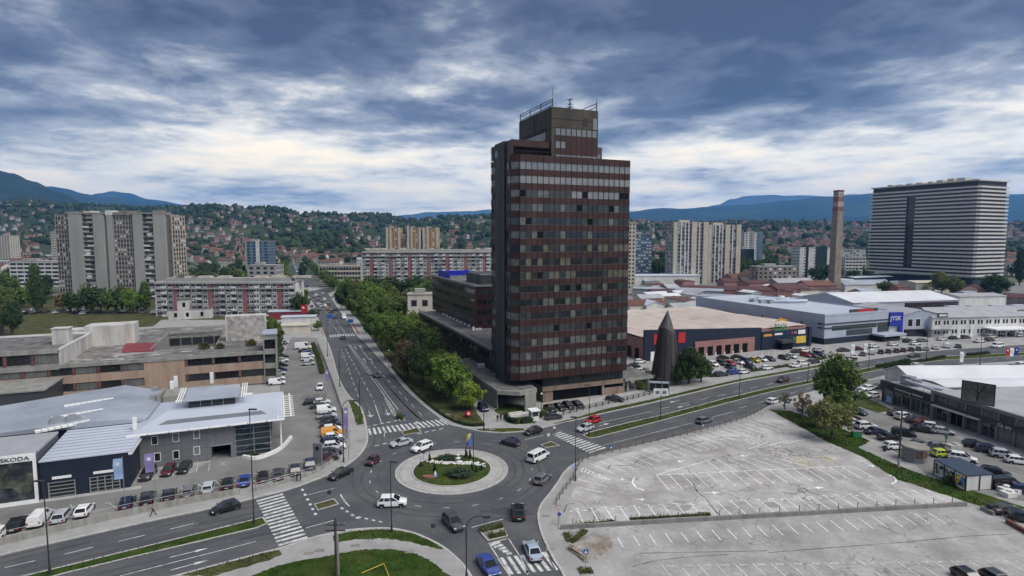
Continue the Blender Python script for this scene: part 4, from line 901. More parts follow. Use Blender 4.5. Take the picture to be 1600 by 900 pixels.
piece('brick_band', de, -28.8, -19.5, -0.22, 0, 4.7, 8.75, 'tan_brick'); piece('brick_band', de, -28.8, -19.5, -0.22, 0, .6, 4.7, 'tan_brick')
for z0, ranges in ((2.65, ((-90, -28.8), (-19.5, -0.2))), (6.75, ((-90, -28.8), (-19.5, -0.2))), (10.0, ((-90, -46.8),))):
    for a, b in ranges:
        n = max(2, int((b-a)/5.1)); w = (b-a)/n
        for k in range(n):
            u = a+k*w; piece('brick_pier', de, u, u+0.6, -0.18, 0, z0, z0+(2.0 if z0 < 10 else 2.6), 'rust_brown')
            ww = window(de, (0, 0, 1, 0), u+0.65, u+w-0.05, z0+0.1, z0+(1.95 if z0 < 10 else 2.55), random.choice(['pane_dark', 'pane_dark', 'pane_black', 'pane_mid']), 'black_metal', 0.1, 'window', 0.03, bars=6)
m = MB(); m.box(-0.1, 3.4, -0.2, 1.0, 0.1, 17.0); m.box(-0.3, 3.5, 1.0, 14, 16.2, 16.9); m.box(-0.3, 0, 1, 14, 0.1, 16.2)
for z in (3.6, 8.1, 12.4): m.box(0, 3.3, 1.0, 14, z, z+1.7)
m = MB()
for x0, x1 in ((-0.25, 0.05), (2.9, 3.4)): m.box(x0, x1, -0.5, 0.3, 0.1, 13.6)
for z in (0.8, 4.6, 8.6, 12.7): m.box(0.05, 2.9, -0.3, 8, z, z+1.4)
m.box(-0.25, 3.4, 7.6, 8, 0.1, 13.6); m.build('stair_frame', 'concrete_panel', de)
m = MB(); m.box(0.1, 2.8, 0.4, 7.5, 0.1, 13.2); m.build('stair_glazing', 'pane_dark', de)
m = MB(); m.box(-0.3, 3.5, -0.6, 8.2, 14.1, 14.4); m.build('stair_roof', 'roof_pale', de)
c0 = h.l(132, 543, 9.3); c1 = h.l(190, 543, 9.3)
m = MB(); m.box(c0[0], c1[0], c0[1], c0[1]+8, 9.3, 15.3); m.build('white_stair_house', 'derelict_white', de)
m = MB(); m.box(c1[0], c1[0]+2.2, c0[1]+2, c0[1]+8, 9.3, 15.4); m.box(c0[0]-6, c0[0], c0[1]+3, c0[1]+8, 9.3, 14.2); split_boxes(m, 'white_annex', 'derelict_white', de)
c = h.l(95, 538, 13.4); m = MB(); m.box(c[0]-1.8, c[0]+1.8, c[1], c[1]+3, 13.3, 17.4); m.box(c[0]-2, c[0]+2, c[1]-0.2, c[1]+3.2, 17.4, 17.6); m.build('chimney_stack', 'derelict_white', de)
q = [h.l(*p, 9.35) for p in ((195, 537), (245, 536), (240, 549), (190, 551))]; m = MB(); m.prism(q, 9.34, 9.5); m.build('red_roof_patch', 'red_roof', de)
rr_ = random.Random(5)
for k in range(12):
    x = -44+24*rr_.random(); y = 1.5+9*rr_.random(); w, d = rr_.uniform(0.8, 2.6), rr_.uniform(0.5, 1.4)
    piece('roof_patch', de, x, x+w, y, y+d, 9.3, 9.34+0.01*k, rr_.choice(['patch_pale', 'patch_pale', 'concrete_panel']))
m = MB(); m.box(-18, -1, 1.2, 9, 9.3, 9.36); m.box(-13, -1, 9.5, 13.8, 9.3, 9.4); m.build('roof_felt', 'gravel_roof', de)
m = MB(); m.box(-29.9, -29.6, 14.4, 44, 4, 9.7); m.box(-13.4, -13.1, 14.4, 44, 4, 9.6); m.box(-30, -13, 44, 44.3, 8.5, 9.8); m.build('courtyard_wall', 'concrete_panel', de)
for z in (4.6,):
    for k in range(5): window(de, (-30, 43.9, 1, 0), 0.6+3.3*k, 3.6+3.3*k, z+0.8, z+3.2, 'pane_dark', 'black_metal', 0.1, bars=3)
c = h.l(352, 536, 9.3); m = MB(); m.box(c[0], c[0]+11.5, c[1]+3, c[1]+7, 9.3, 17.0); m.build('stained_wall', 'derelict_white', de)
m = MB(); m.box(c[0]+0.5, c[0]+11, c[1]+2.95, c[1]+3, 9.3, 16.8); m.build('stained_render', 'patch_pale', de)
c = h.l(300, 498, 9.3); m = MB(); m.box(c[0]-8, c[0]+7, c[1], c[1]+6, 9.2, 12.6, 0, 1); m.box(c[0]-5, c[0]-1, c[1]+1, c[1]+5, 12.6, 17, 0, 1); m.box(c[0]-5.4, c[0]-.6, c[1]+.6, c[1]+5.4, 17, 17.3, 1); m.build('roof_house', ['derelict_white', 'gravel_roof'], de)
m = MB()
for (x0, z0) in ((c[0]-6, 10.2), (c[0]-2, 10.2), (c[0]+3, 10.2), (c[0]-3.2, 14)): m.box(x0, x0+1, c[1]-0.05 if z0 < 12 else c[1]+0.95, c[1] if z0 < 12 else c[1]+1, z0, z0+1.6)
split_boxes(m, 'roof_house_window', 'pane_black', de)
# grey flat roof at the left edge in front of the derelict block
lw = Fr(0, 668, 22.3); lo = lw.thing('flat_shed', 'low flat-roofed grey shed before the derelict block', 'building')
m = MB(); m.box(-30, 6.5, 5, 20, 0.1, 6.2, 0, 1); m.build('wall', ['panel_dark', 'concrete_panel'], lo)
m = MB(); m.box(-30, 6.8, 4.7, 20.2, 6.2, 6.5); m.build('roof', 'concrete_panel', lo)

# ================================================================ east: shop hall, grey hall, white hall, showrooms
z = Fr(1177, 549, 22.3)
zk = z.thing('shop_hall', 'navy and pink brick shop hall with beige roof behind the boulevard', 'building')
m = MB(); m.hexa([(-47, 0, 0.1), (3.6, 0, 0.1), (3.6, 0.8, 0.1), (-47, 0.8, 0.1)], [(-47, 0, 10.6), (3.6, 0, 8.4), (3.6, 0.8, 8.4), (-47, 0.8, 10.6)]); m.box(3.6, 28, -0.3, 6, 0.1, 6.8); m.box(26.5, 28, -0.6, 6, .1, 7.4); m.build('front_wall', 'navy', zk)
m = MB(); m.box(-47, 27, 0.8, 62, 0.1, 7.6); m.build('wall', 'pink_brick', zk)
m = MB(); N = 14
for i in range(N):
    for j in range(9):
        def rz_(a, b): return 8.0+0.9*abs(math.sin(a*1.57))*abs(math.sin(b*1.2))+0.25*math.sin(a*3.1+b)
        x0, x1, y0, y1 = -47+74*i/N, -47+74*(i+1)/N, 0.7+61*j/9, 0.7+61*(j+1)/9
        m.face([(x0, y0, rz_(i, j)), (x1, y0, rz_(i+1, j)), (x1, y1, rz_(i+1, j+1)), (x0, y1, rz_(i, j+1))])
m.build('roof', 'beige_roof', zk, smooth=True)
piece('brick_front', zk, -26.6, 0, -0.5, 0, 0.1, 5.3, 'pink_brick')
for k in range(6): piece('dock_door', zk, -25.2+3.9*k, -22.8+3.9*k, -0.56, -0.5, 0.15, 3.4, 'pane_black'); piece('dock_post', zk, -25.7+3.9*k, -25.3+3.9*k, -0.7, -0.5, 0.12, 1.0, 'white')
for k in range(5): piece('side_door', zk, -47.06, -47, 3+4.5*k, 5.4+4.5*k, 0.15, 4.0, 'pane_black')
piece('white_door', zk, -44.5, -42.5, -0.06, 0, .12, 3.2, 'white')
piece('porch', zk, 10.5, 16.5, -3.2, -0.3, 2.6, 3.6, 'panel_dark'); piece('porch_wall', zk, 11, 16, -2.8, -0.3, .12, 2.6, 'pane_black')
piece('sign_panel', zk, 4.3, 8.2, -0.42, -0.3, 5.1, 5.9, 'orange'); piece('sign_panel', zk, 9.6, 13.4, -0.42, -0.3, 5.3, 6.0, 'white'); text(zk, 'LG', 1.0, (19.2, -0.38, 5.4), 0, 'white')
m = MB(); m.cyl((0, 0), 0.5, 0.5, 0, 0.05, 14); o = m.build('round_emblem', 'red', zk, (18.3, -0.33, 5.75)); o.rotation_euler = (math.pi/2, 0, 0); m = MB(); m.cyl((0, 0), 0.6, 0.6, 0, 0.05, 14); o = m.build('round_emblem', 'sign_blue', zk, (15.8, -0.33, 5.7)); o.rotation_euler = (math.pi/2, 0, 0)
piece('sign_panel', zk, 21.2, 24.8, -0.45, -0.3, 5.0, 6.5, 'white'); piece('sign_panel', zk, 18.6, 20.2, -0.45, -0.3, 2.0, 4.0, 'green_sign'); piece('sign_panel', zk, 20.4, 25.2, -0.47, -0.3, 1.6, 4.2, 'yellow')
text(zk, 'ZEKA', 2.7, (8.9, -0.5, 7.5), 0, 'green_sign', 'roof_lettering', sx=1.0)
piece('roof_sign_bar', zk, 9.2, 15.4, -0.5, -0.35, 6.8, 7.3, 'green_sign')
m = MB(); pts = [(8.8, 9.4), (10.5, 10.1), (12, 10.9), (13.5, 10.4), (15.4, 10.0), (15.0, 9.2), (13.0, 9.9), (11.2, 9.7)]
m.prism([(x, y+0.75) for x, y in pts], 0, 0.1); o = m.build('roof_emblem', 'orange', zk, (0, -0.4, 0)); o.rotation_euler = (math.pi/2, 0, 0)
piece('emblem_post', zk, 10, 10.15, -0.1, 0.05, 6.7, 9.6, 'grey_metal'); piece('emblem_post', zk, 14.2, 14.35, -0.1, 0.05, 6.7, 9.6, 'grey_metal')
# red letters on the navy wall beside the cone
piece('red_letter_panel', zk, -43.5, -40.0, -0.2, 0, 5.6, 9.0, 'red'); piece('red_letter_panel', zk, -33.5, -30.6, -0.2, 0, 5.4, 9.0, 'red')
g = Fr(1287, 539, 22.3); mat('hall_blue', (0.36, 0.395, 0.47), 0.6, var=0.06, scale=0.2)
gh = g.thing('grey_hall', 'large blue-grey metal retail hall with strip windows and navy base', 'building')
m = MB(); m.box(0, 36.5, 0, 73, 0.1, 11.3); m.build('wall', 'hall_blue', gh)
m = MB(); m.box(0.5, 36, 0.5, 72.5, 11.0, 11.35); m.build('roof', 'roof_white', gh)
m = MB(); m.box(-0.25, 36.7, -0.25, 73, 11.25, 11.6); m.build('parapet', 'hall_blue', gh) if False else None
for x0, x1, y0, y1 in ((-0.1, 36.6, -0.1, 0.25), (-0.1, 0.25, 0.25, 73), (36.3, 36.6, 0.25, 73)): piece('parapet', gh, x0, x1, y0, y1, 11.0, 11.75, 'hall_blue')
m = MB(); m.box(-0.15, 30, -0.2, 0, 0.1, 2.4); m.box(-0.2, -0.05, 0, 18, 0.1, 2.4); m.build('navy_base', 'navy', gh)
for zz in (5.2, 6.8): piece('stripe', gh, -2.0, 36.7, -0.22, 0, zz+0.9, zz+1.4, 'panel_dark'); piece('stripe', gh, -0.2, 0, -0.1, 3, zz+.9, zz+1.4, 'panel_dark')
for k in range(12): window(gh, (0, 0, 1, 0), 4+2.1*k, 6+2.1*k, 5.2, 7.0, 'pane_green', 'panel_dark', 0.1)
for k in range(4): window(gh, (0, 0, 1, 0), 29.6+1.7*k, 31.2+1.7*k, 3.0, 7.0, 'pane_green', 'panel_dark', 0.1)
piece('dark_panel', gh, 12, 26.5, -0.15, 0, 2.9, 5.0, 'panel_dark')
piece('roof_sign', gh, 14, 30, 0.4, 0.8, 11.6, 12.9, 'panel_dark'); piece('red_sign', gh, 18, 27, 0.3, 0.4, 11.8, 12.8, 'red')
piece('canopy', gh, 25.5, 38.5, -6, 0, 2.3, 3.0, 'hall_blue'); piece('canopy_glazing', gh, 27, 36, -5, -0.1, 0.1, 2.3, 'pane_dark')
for y, zz in ((30, 6.5), (10, 6.5), (52, 6)): piece('wall_vent', gh, -0.15, 0, y, y+0.8, zz, zz+1.2, 'panel_dark')
rr_ = random.Random(9)
m = MB()
for ps in ([(10, 48), (16, 44), (24, 40), (30, 44)], [(12, 40), (20, 36), (30, 34)], [(14, 52), (22, 47), (30, 40)]): m.tube([(x, y, 12.3) for x, y in ps], 0.8, 7)
m.build('roof_duct', 'roof_white', gh)
for k in range(9): x, y = rr_.uniform(8, 32), rr_.uniform(34, 50); piece('roof_unit', gh, x, x+2.4, y, y+1.6, 11.35, 13.0, rr_.choice(['grey_metal', 'white', 'roof_pale']))
wq = Fr(1333, 497, 22.3)
def gable(fr, name, label, L, W, e, r, wallm, roofm, ridge_x=True, cat='building', x0=0, y0=0, group=None, over=0.4):
    t = fr.thing(name, label, cat, group); m = MB()
    if ridge_x:
        m.box(x0, x0+L, y0, y0+W, 0.05, e); yc = y0+W/2
        m.face([(x0, y0, e), (x0, yc, r), (x0, y0+W, e)][::-1]); m.face([(x0+L, y0, e), (x0+L, y0+W, e), (x0+L, yc, r)])
        rf = MB(); rf.hexa([(x0-over, y0-over, e-0.1), (x0+L+over, y0-over, e-0.1), (x0+L+over, yc, r), (x0-over, yc, r)], [(x0-over, y0-over, e+0.15), (x0+L+over, y0-over, e+0.15), (x0+L+over, yc, r+0.25), (x0-over, yc, r+0.25)])
        rf.hexa([(x0-over, yc, r), (x0+L+over, yc, r), (x0+L+over, y0+W+over, e-0.1), (x0-over, y0+W+over, e-0.1)], [(x0-over, yc, r+0.25), (x0+L+over, yc, r+0.25), (x0+L+over, y0+W+over, e+0.15), (x0-over, y0+W+over, e+0.15)])
    else:
        m.box(x0, x0+L, y0, y0+W, 0.05, e); xc = x0+L/2
        m.face([(x0, y0, e), (x0+L, y0, e), (xc, y0, r)]); m.face([(x0, y0+W, e), (xc, y0+W, r), (x0+L, y0+W, e)])
        rf = MB(); rf.hexa([(x0-over, y0-over, e-0.1), (xc, y0-over, r), (xc, y0+W+over, r), (x0-over, y0+W+over, e-0.1)], [(x0-over, y0-over, e+0.15), (xc, y0-over, r+0.25), (xc, y0+W+over, r+0.25), (x0-over, y0+W+over, e+0.15)])
        rf.hexa([(xc, y0-over, r), (x0+L+over, y0-over, e-0.1), (x0+L+over, y0+W+over, e-0.1), (xc, y0+W+over, r)], [(xc, y0-over, r+0.25), (x0+L+over, y0-over, e+0.15), (x0+L+over, y0+W+over, e+0.15), (xc, y0+W+over, r+0.25)])
    m.build('wall', wallm, t); rf.build('roof', roofm, t); return t
# white gabled hall: eave corners from the photograph at 9 m height
A_ = P(1333, 473, 9.5); B_ = P(1497, 468, 9.5); an = math.degrees(math.atan2(B_[1]-A_[1], B_[0]-A_[0]))
class FW(Fr):
    def __init__(s, o, ang): s.o = o; s.rz = R(ang); s.c, s.s = math.cos(s.rz), math.sin(s.rz)
fw = FW(A_, an); Lw = math.dist(A_, B_)
t = gable(fw, 'white_hall', 'white gabled hall with long glazed side wall behind the retail hall', Lw, 34, 9.4, 12.6, 'hall_blue', 'roof_bright', True)
for k in range(20): window(t, (0, 0, 1, 0), Lw*0.48+k*Lw*0.026, Lw*0.48+(k+0.95)*Lw*0.026, 4.0, 8.6, 'pane_dark', 'rust_brown', 0.12)
piece('wall_hatch', t, Lw*0.1, Lw*0.1+3, -0.15, 0, 5, 7.5, 'white')
# blue shop front and the white two-storey row
b1 = Fr(1398, 527, 8); bs = b1.thing('blue_shop', 'gable-fronted shop with tall blue lettered sign panel', 'building')
m = MB(); m.box(0, 24, 0, 30, 0.1, 8.2); m.face([(0, 0, 8.2), (24, 0, 8.2), (12, 0, 11.2)]); m.face([(0, 30, 8.2), (12, 30, 11.2), (24, 30, 8.2)]); m.build('wall', 'hall_blue', bs)
m = MB(); m.face([(-0.3, -0.3, 8.2), (12, -0.3, 11.3), (12, 30, 11.3), (-0.3, 30, 8.2)][::-1]); m.face([(12, -0.3, 11.3), (24.3, -0.3, 8.2), (24.3, 30, 8.2), (12, 30, 11.3)][::-1]); m.build('roof', 'roof_grey', bs)
m = MB(); m.box(-5.5, 0.5, -3.2, -2.4, 5.2, 10.8); m.box(-1.0, 0.5, -3.2, -2.4, 0.1, 5.2); m.build('blue_panel', 'sign_blue', bs); text(bs, 'JYSK', 2.5, (-5.4, -3.3, 7.6), 0, 'white')
m = MB(); m.box(-6, 0, -2.2, 12, 0.1, 5.0); m.build('side_wall', 'white_wall', bs)
for k in range(2): window(bs, (0, 0, 1, 0), 5.5+3.6*k, 8+3.6*k, 4.2, 7.6, 'pane_dark', 'white', 0.2)
piece('shop_window', bs, 4, 16, -0.08, 0, 0.3, 3.2, 'pane_dark'); piece('banner', bs, 14, 22.5, -0.3, -0.1, 4.0, 7.0, 'pale_blue'); piece('banner_picture', bs, 16, 19, -0.36, -0.3, 4.3, 6.7, 'panel_dark'); piece('banner_picture', bs, 19.6, 22, -0.36, -0.3, 4.6, 6.4, 'white')
piece('canopy', bs, 13, 22, -4, 0, 2.8, 3.4, 'panel_grey')
b2 = Fr(1455, 527, 8); bw = b2.thing('white_row', 'long white two-storey office row with paired windows beyond the boulevard', 'building')
m = MB(); m.box(0, 90, 0, 22, 0.1, 8.0); m.build('wall', 'white_wall', bw)
m = MB(); m.hexa([(-0.4, -0.5, 7.9), (90, -0.5, 7.9), (90, 12, 10.6), (6, 12, 10.6)], [(-0.4, -0.5, 8.2), (90, -0.5, 8.2), (90, 12, 10.9), (6, 12, 10.9)]); m.hexa([(6, 12, 10.6), (90, 12, 10.6), (90, 24, 8), (0, 24, 8)], [(6, 12, 10.9), (90, 12, 10.9), (90, 24, 8.2), (0, 24, 8.2)]); m.build('roof', 'roof_grey', bw)
for k in range(22):
    for zz in (1.2, 5.0):
        window(bw, (0, 0, 1, 0), 1.2+4*k, 2.4+4*k, zz, zz+2.0, 'pane_dark', 'white', 0.12); window(bw, (0, 0, 1, 0), 2.7+4*k, 3.9+4*k, zz, zz+2.0, 'pane_dark', 'white', 0.12)
piece('canopy', bw, 24, 42, -6, 0, 3.2, 3.7, 'white')
for k in range(5): piece('canopy_post', bw, 24.5+4.2*k, 24.8+4.2*k, -5.8, -5.5, 0.1, 3.2, 'grey_metal')
piece('roof_sign', bw, 2, 6.5, -0.5, -0.2, 8.2, 10.0, 'navy'); piece('roof_sign_print', bw, 2.5, 6.0, -0.56, -0.5, 8.7, 9.5, 'white'); piece('roof_print', bw, 46, 60, 4.9, 5.1, 9.4, 10.1, 'panel_grey')
for k in range(6): piece('rooflight', bw, 20+11*k, 26+11*k, 12.5, 15, 10.6, 11.1, 'roof_white')

# showrooms by the empty car park
d = Fr(1377, 627, -80)
ds = d.thing('dark_showroom', 'dark fascia showroom with glass shopfronts beside the big tree', 'building')
m = MB(); m.box(0, 14.2, 0, 11, 0.1, 4.9, 0, 1); m.build('wall', ['panel_dark', 'roof_grey'], ds)
piece('fascia', ds, -0.1, 14.2, -0.5, 0, 3.7, 5.6, 'panel_dark'); piece('fascia_panel', ds, 2.2, 14.0, -0.6, -0.5, 3.85, 5.1, 'black_metal')
text(ds, 'Green Energy Solution', 0.85, (4.4, -0.62, 4.2), 0, 'white')
for k, mm in enumerate(('teal_glass', 'pane_mid', 'pane_dark', 'pane_mid', 'teal_glass')):
    window(ds, (0, 0, 1, 0), 0.9+2.65*k, 3.3+2.65*k, 0.3, 3.5, mm, 'grey_metal', 0.12, 'shop_window', bars=1); piece('pillar', ds, 3.35+2.65*k, 3.6+2.65*k, -0.3, 0.05, 0.1, 3.7, 'panel_grey')
piece('poster', ds, 1.6, 3.4, -0.2, -0.07, 0.4, 2.0, 'pale_blue')
m = MB(); m.tube([(2+11*i/8, 4-3*math.sin(i/8*math.pi)*0.4, 6.1) for i in range(9)], 0.35, 7); m.tube([(1, 6, 6), (4, 3, 6.2), (12.5, 2.0, 6.1)], 0.3, 7); m.build('roof_duct', 'roof_white', ds)
m = MB(); m.obox((3.0, 4.5), 1.3, 1.0, 4.9, 7.0, 0.2); m.cyl((5.2, 5), 0.9, 0.9, 4.9, 6.6, 12); m.build('roof_plant', 'grey_metal', ds)
for k in range(8): piece('roof_rail', ds, 0.2+1.9*k, 0.26+1.9*k, 0.1, 0.16, 5.4, 6.4, 'grey_metal')
piece('roof_rail', ds, 0.2, 13.8, 0.1, 0.15, 6.35, 6.42, 'grey_metal')
dk_ = d.thing('grey_showroom', 'grey two-storey showroom with upper strip windows and roof billboard', 'building')
m = MB(); m.box(14.2, 46, 0, 30, 0.1, 6.4, 0, 1); m.build('wall', ['panel_grey', 'roof_grey'], dk_)
piece('fascia', dk_, 14.2, 46, -0.6, 0, 6.0, 6.7, 'panel_grey'); piece('fascia', dk_, 14.2, 46, -0.6, 0, 3.4, 4.2, 'panel_dark'); piece('corner_pier', dk_, 14.2, 15.0, -0.6, 0, 0.1, 6.0, 'panel_grey')
for k in range(9):
    window(dk_, (0, 0, 1, 0), 15.3+3.5*k, 18.2+3.5*k, 4.4, 5.9, 'pane_curtain' if k % 2 else 'pane_mid', 'panel_dark', 0.1, 'upper_window', bars=1)
    window(dk_, (0, 0, 1, 0), 15.3+3.5*k, 18.2+3.5*k, 0.3, 3.3, ['pane_dark', 'pane_black', 'pane_mid', 'pane_dark', 'pane_curtain', 'pane_curtain', 'pane_mid', 'pane_dark', 'pane_dark'][k], 'grey_metal', 0.1, 'shop_window', bars=1)
    piece('pillar', dk_, 18.3+3.5*k, 18.7+3.5*k, -0.35, 0.05, 0.1, 3.4, 'panel_grey')
piece('awning', dk_, 15.2, 26, -1.6, -0.6, 3.5, 3.7, 'cream_wall'); text(dk_, 'Ca  ery', 0.9, (29.5, -0.66, 3.45), 0, 'white')
bb = MB(); p0, p1 = d.l(1502, 627, 6.5), d.l(1553, 636, 6.5); bb_a = math.atan2(p1[1]-p0[1], p1[0]-p0[0])
bo = thing('roof_billboard', 'framed billboard with a tree motif standing on the showroom roof', 'billboard', (*d.w(*p0), 6.4), d.rz+bb_a)
Lb = math.dist(p0, p1)
m = MB(); m.box(0, Lb, -0.1, 0.1, 0.3, 4.6); m.build('picture', 'picture', bo)
m = MB()
for x0, x1, z0, z1 in ((-0.1, Lb+0.1, 4.5, 4.7), (-0.1, Lb+0.1, 0.2, 0.4), (-0.1, 0.1, 0.4, 4.5), (Lb-0.1, Lb+0.1, 0.4, 4.5)): m.box(x0, x1, -0.18, 0.1, z0, z1)
for x in (1, Lb/2, Lb-1): m.tube([(x, 0.1, 3.5), (x, 2.5, 0.0)], 0.07, 5); m.box(x-0.06, x+0.06, 0.05, 0.2, 0, 4.4)
m.build('frame', 'black_metal', bo)
m = MB(); m.tube([(Lb*0.5, -0.14, 0.9), (Lb*0.5, -0.14, 2.2), (Lb*0.47, -0.14, 4.4)], [0.25, 0.16, 0.08], 5); m.tube([(Lb*0.5, -0.14, 2.2), (Lb*0.68, -0.14, 3.6), (Lb*0.7, -0.14, 4.4)], [0.13, 0.1, 0.06], 5); m.tube([(Lb*0.5, -0.14, 2.4), (Lb*0.34, -0.14, 3.3), (Lb*0.3, -0.14, 4.3)], [0.1, 0.08, 0.05], 5); m.build('tree_motif', 'black_metal', bo)
# white roofs behind
for (px, py, L, W, e, r, y0, lab) in ((1424, 592, 70, 10, 4.9, 7.0, 0.0, 'long white-roofed shed behind the dark showroom'), (1478, 605, 60, 7.5, 4.7, 5.0, 0.0, 'lower white-roofed shed in front of the long white shed')):
    gable(FW(P(px, py, e), 1), 'white_shed', lab, L, W, e, r, 'white_wall', 'roof_bright', True, y0=y0)
# ================================================================ middle distance and background
import numpy as np
mat('block_concrete', (0.30, 0.295, 0.278), 0.9, var=0.12, scale=0.12, streak=True)
mat('block_brown', (0.225, 0.195, 0.178), 0.9, var=0.2, scale=0.3)
mat('block_red', (0.27, 0.115, 0.115), 0.9, var=0.15, scale=0.3)
mat('block_shadow', (0.155, 0.15, 0.14), 0.9, var=0.15, scale=0.3)  # darker copy of the block concrete, recess shade put into the colour
mat('block_white', (0.56, 0.555, 0.54), 0.85, var=0.15, scale=0.3)
mat('block_cream', (0.47, 0.43, 0.36), 0.85, var=0.12, scale=0.2)
mat('block_orange', (0.42, 0.27, 0.13), 0.85, var=0.15, scale=0.2)
mat('block_grey', (0.30, 0.30, 0.30), 0.85, var=0.15, scale=0.2)
mat('roof_tile', (0.15, 0.07, 0.052), 0.85, var=0.25, scale=0.15)
mat('roof_tile_brown', (0.115, 0.065, 0.055), 0.85, var=0.25, scale=0.15)
mat('roof_maroon', (0.085, 0.038, 0.038), 0.8, var=0.2, scale=0.2)
mat('dark_window', (0.025, 0.028, 0.032), 0.15, var=0.3, scale=0.3, spec=0.6)
mat('blue_glass', (0.11, 0.165, 0.235), 0.12, var=0.25, scale=0.2, spec=0.8)
mat('slab_white', (0.52, 0.50, 0.475), 0.7, var=0.06, scale=0.2)
rb_ = random.Random(11)
def zone(px):
    for lim, s in ((20, 'below the steep mountain'), (60, 'left of the clinic'), (120, 'just left of the concrete block'), (320, 'just right of the concrete block'), (360, 'left of the blue glass tower'), (420, 'above the blue glass tower'), (455, 'left of the far avenue'), (500, 'right of the far avenue'), (550, 'above the school'), (600, 'left of the orange towers'), (650, 'behind the orange towers'), (700, 'right of the orange towers'), (850, 'close left of the dark tower'), (1020, 'close right of the dark tower'), (1050, 'left of the cream blocks'), (1100, 'behind the nearer cream block'), (1160, 'behind the farther cream block'), (1200, 'right of the cream blocks'), (1250, 'left of the white clad office'), (1300, 'behind the white clad office'), (1400, 'right of the chimney'), (1590, 'close right of the banded high-rise')):
        if px < lim: return s
    return 'at the far right edge'
def at(px, Y): return ((px-800)/900*Y*1.0, Y)
def grid_windows(mb, fc, u0, u1, z0, z1, nu, nz, wu=0.55, wz=0.5, mis=(0,), o=0.1, jit=0.0):
    du, dz = (u1-u0)/nu, (z1-z0)/nz
    for i in range(nu):
        for j in range(nz):
            a = u0+du*(i+(1-wu)/2); b = z0+dz*(j+(1-wz)/2)
            mb.fbox(fc, a, a+du*wu, b, b+dz*wz, 0, o+(rb_.uniform(0, jit) if jit else 0), rb_.choice(mis))
WM = ['dark_window', 'block_white', 'pane_mid']
# ---- twin concrete slab block on the left
X, Y = at(90, 378); tb = thing('apartment_block', 'massive grey concrete apartment block with blank wall strips behind the field', 'apartment block', (X, Y, 0), R(4))
k5 = 0.0838
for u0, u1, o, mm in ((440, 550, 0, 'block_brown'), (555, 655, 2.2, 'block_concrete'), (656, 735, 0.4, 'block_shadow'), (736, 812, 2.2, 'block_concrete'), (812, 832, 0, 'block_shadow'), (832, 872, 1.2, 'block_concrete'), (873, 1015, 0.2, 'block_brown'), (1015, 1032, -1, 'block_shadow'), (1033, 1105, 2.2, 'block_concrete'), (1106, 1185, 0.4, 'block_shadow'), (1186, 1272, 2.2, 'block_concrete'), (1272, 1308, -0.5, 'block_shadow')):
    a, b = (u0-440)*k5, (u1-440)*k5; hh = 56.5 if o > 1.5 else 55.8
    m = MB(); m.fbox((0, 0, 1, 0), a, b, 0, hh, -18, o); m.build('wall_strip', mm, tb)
for u0, u1, nu in ((445, 548, 5), (876, 1012, 6)):
    m = MB(); a, b = (u0-440)*k5, (u1-440)*k5
    grid_windows(m, (0, -0.2, 1, 0), a, b, 2, 55, nu, 18, 0.5, 0.5, (0, 0, 0, 1, 2), 0.12)
    stuff(m, 'windows', WM, tb); m = MB()
    for k in range(nu+1): u = a+(b-a)*k/nu; m.fbox((0, -0.2, 1, 0), u-0.12, u+0.12, 0, 56, 0, 0.35)
    stuff(m, 'ribs', 'block_concrete', tb)
m = MB(); m.box(72.75, 73.3, -0.4, 17.8, 0, 55.6); m.build('side_wall', 'block_brown', tb); m = MB(); grid_windows(m, (73.3, -0.2, 0, 1), 0.5, 17.5, 2, 55, 5, 18, 0.5, 0.5, (0, 0, 0, 1, 2), 0.12); stuff(m, 'windows', WM, tb)
m = MB()
for k in range(6): m.fbox((73.3, -0.2, 0, 1), 3.4*k, 3.4*k+0.3, 0, 56, 0, 0.4)
stuff(m, 'ribs', 'block_cream', tb)
for u0, u1 in ((657, 734), (1107, 1184)):
    a, b = (u0-440)*k5, (u1-440)*k5
    for j in range(18):
        m = MB(); z0 = 1.5+3.05*j; s = rb_.random()
        m.fbox((0, -0.4, 1, 0), a, b, z0, z0+0.25, 0, 1.5); m.fbox((0, -0.4, 1, 0), a+(0 if s < .5 else (b-a)*.4), b-(0 if s > .5 else (b-a)*.4), z0+0.25, z0+1.15, 1.35, 1.5)
        m.build('balcony', rb_.choice(['block_white', 'block_concrete', 'block_grey']), tb)
        if rb_.random() < 0.6: q = a+(b-a)*rb_.uniform(0, .5); piece('glazed_balcony', tb, q, q+3, -1.6, -0.45, z0+1.1, z0+2.8, rb_.choice(['block_white', 'block_white', 'pane_mid']))
for k in range(16):
    u = 1+68*rb_.random(); piece('roof_hut', tb, u, u+rb_.uniform(1.5, 5), -1, 6, 55.5, 56.6+rb_.uniform(0.5, 2.4), rb_.choice(['block_concrete', 'block_white', 'block_brown']))
piece('cornice', tb, 8, 32, -2.4, 4, 56.5, 57.2, 'block_concrete'); piece('cornice', tb, 49, 70, -2.4, 4, 56.5, 57.2, 'block_concrete')
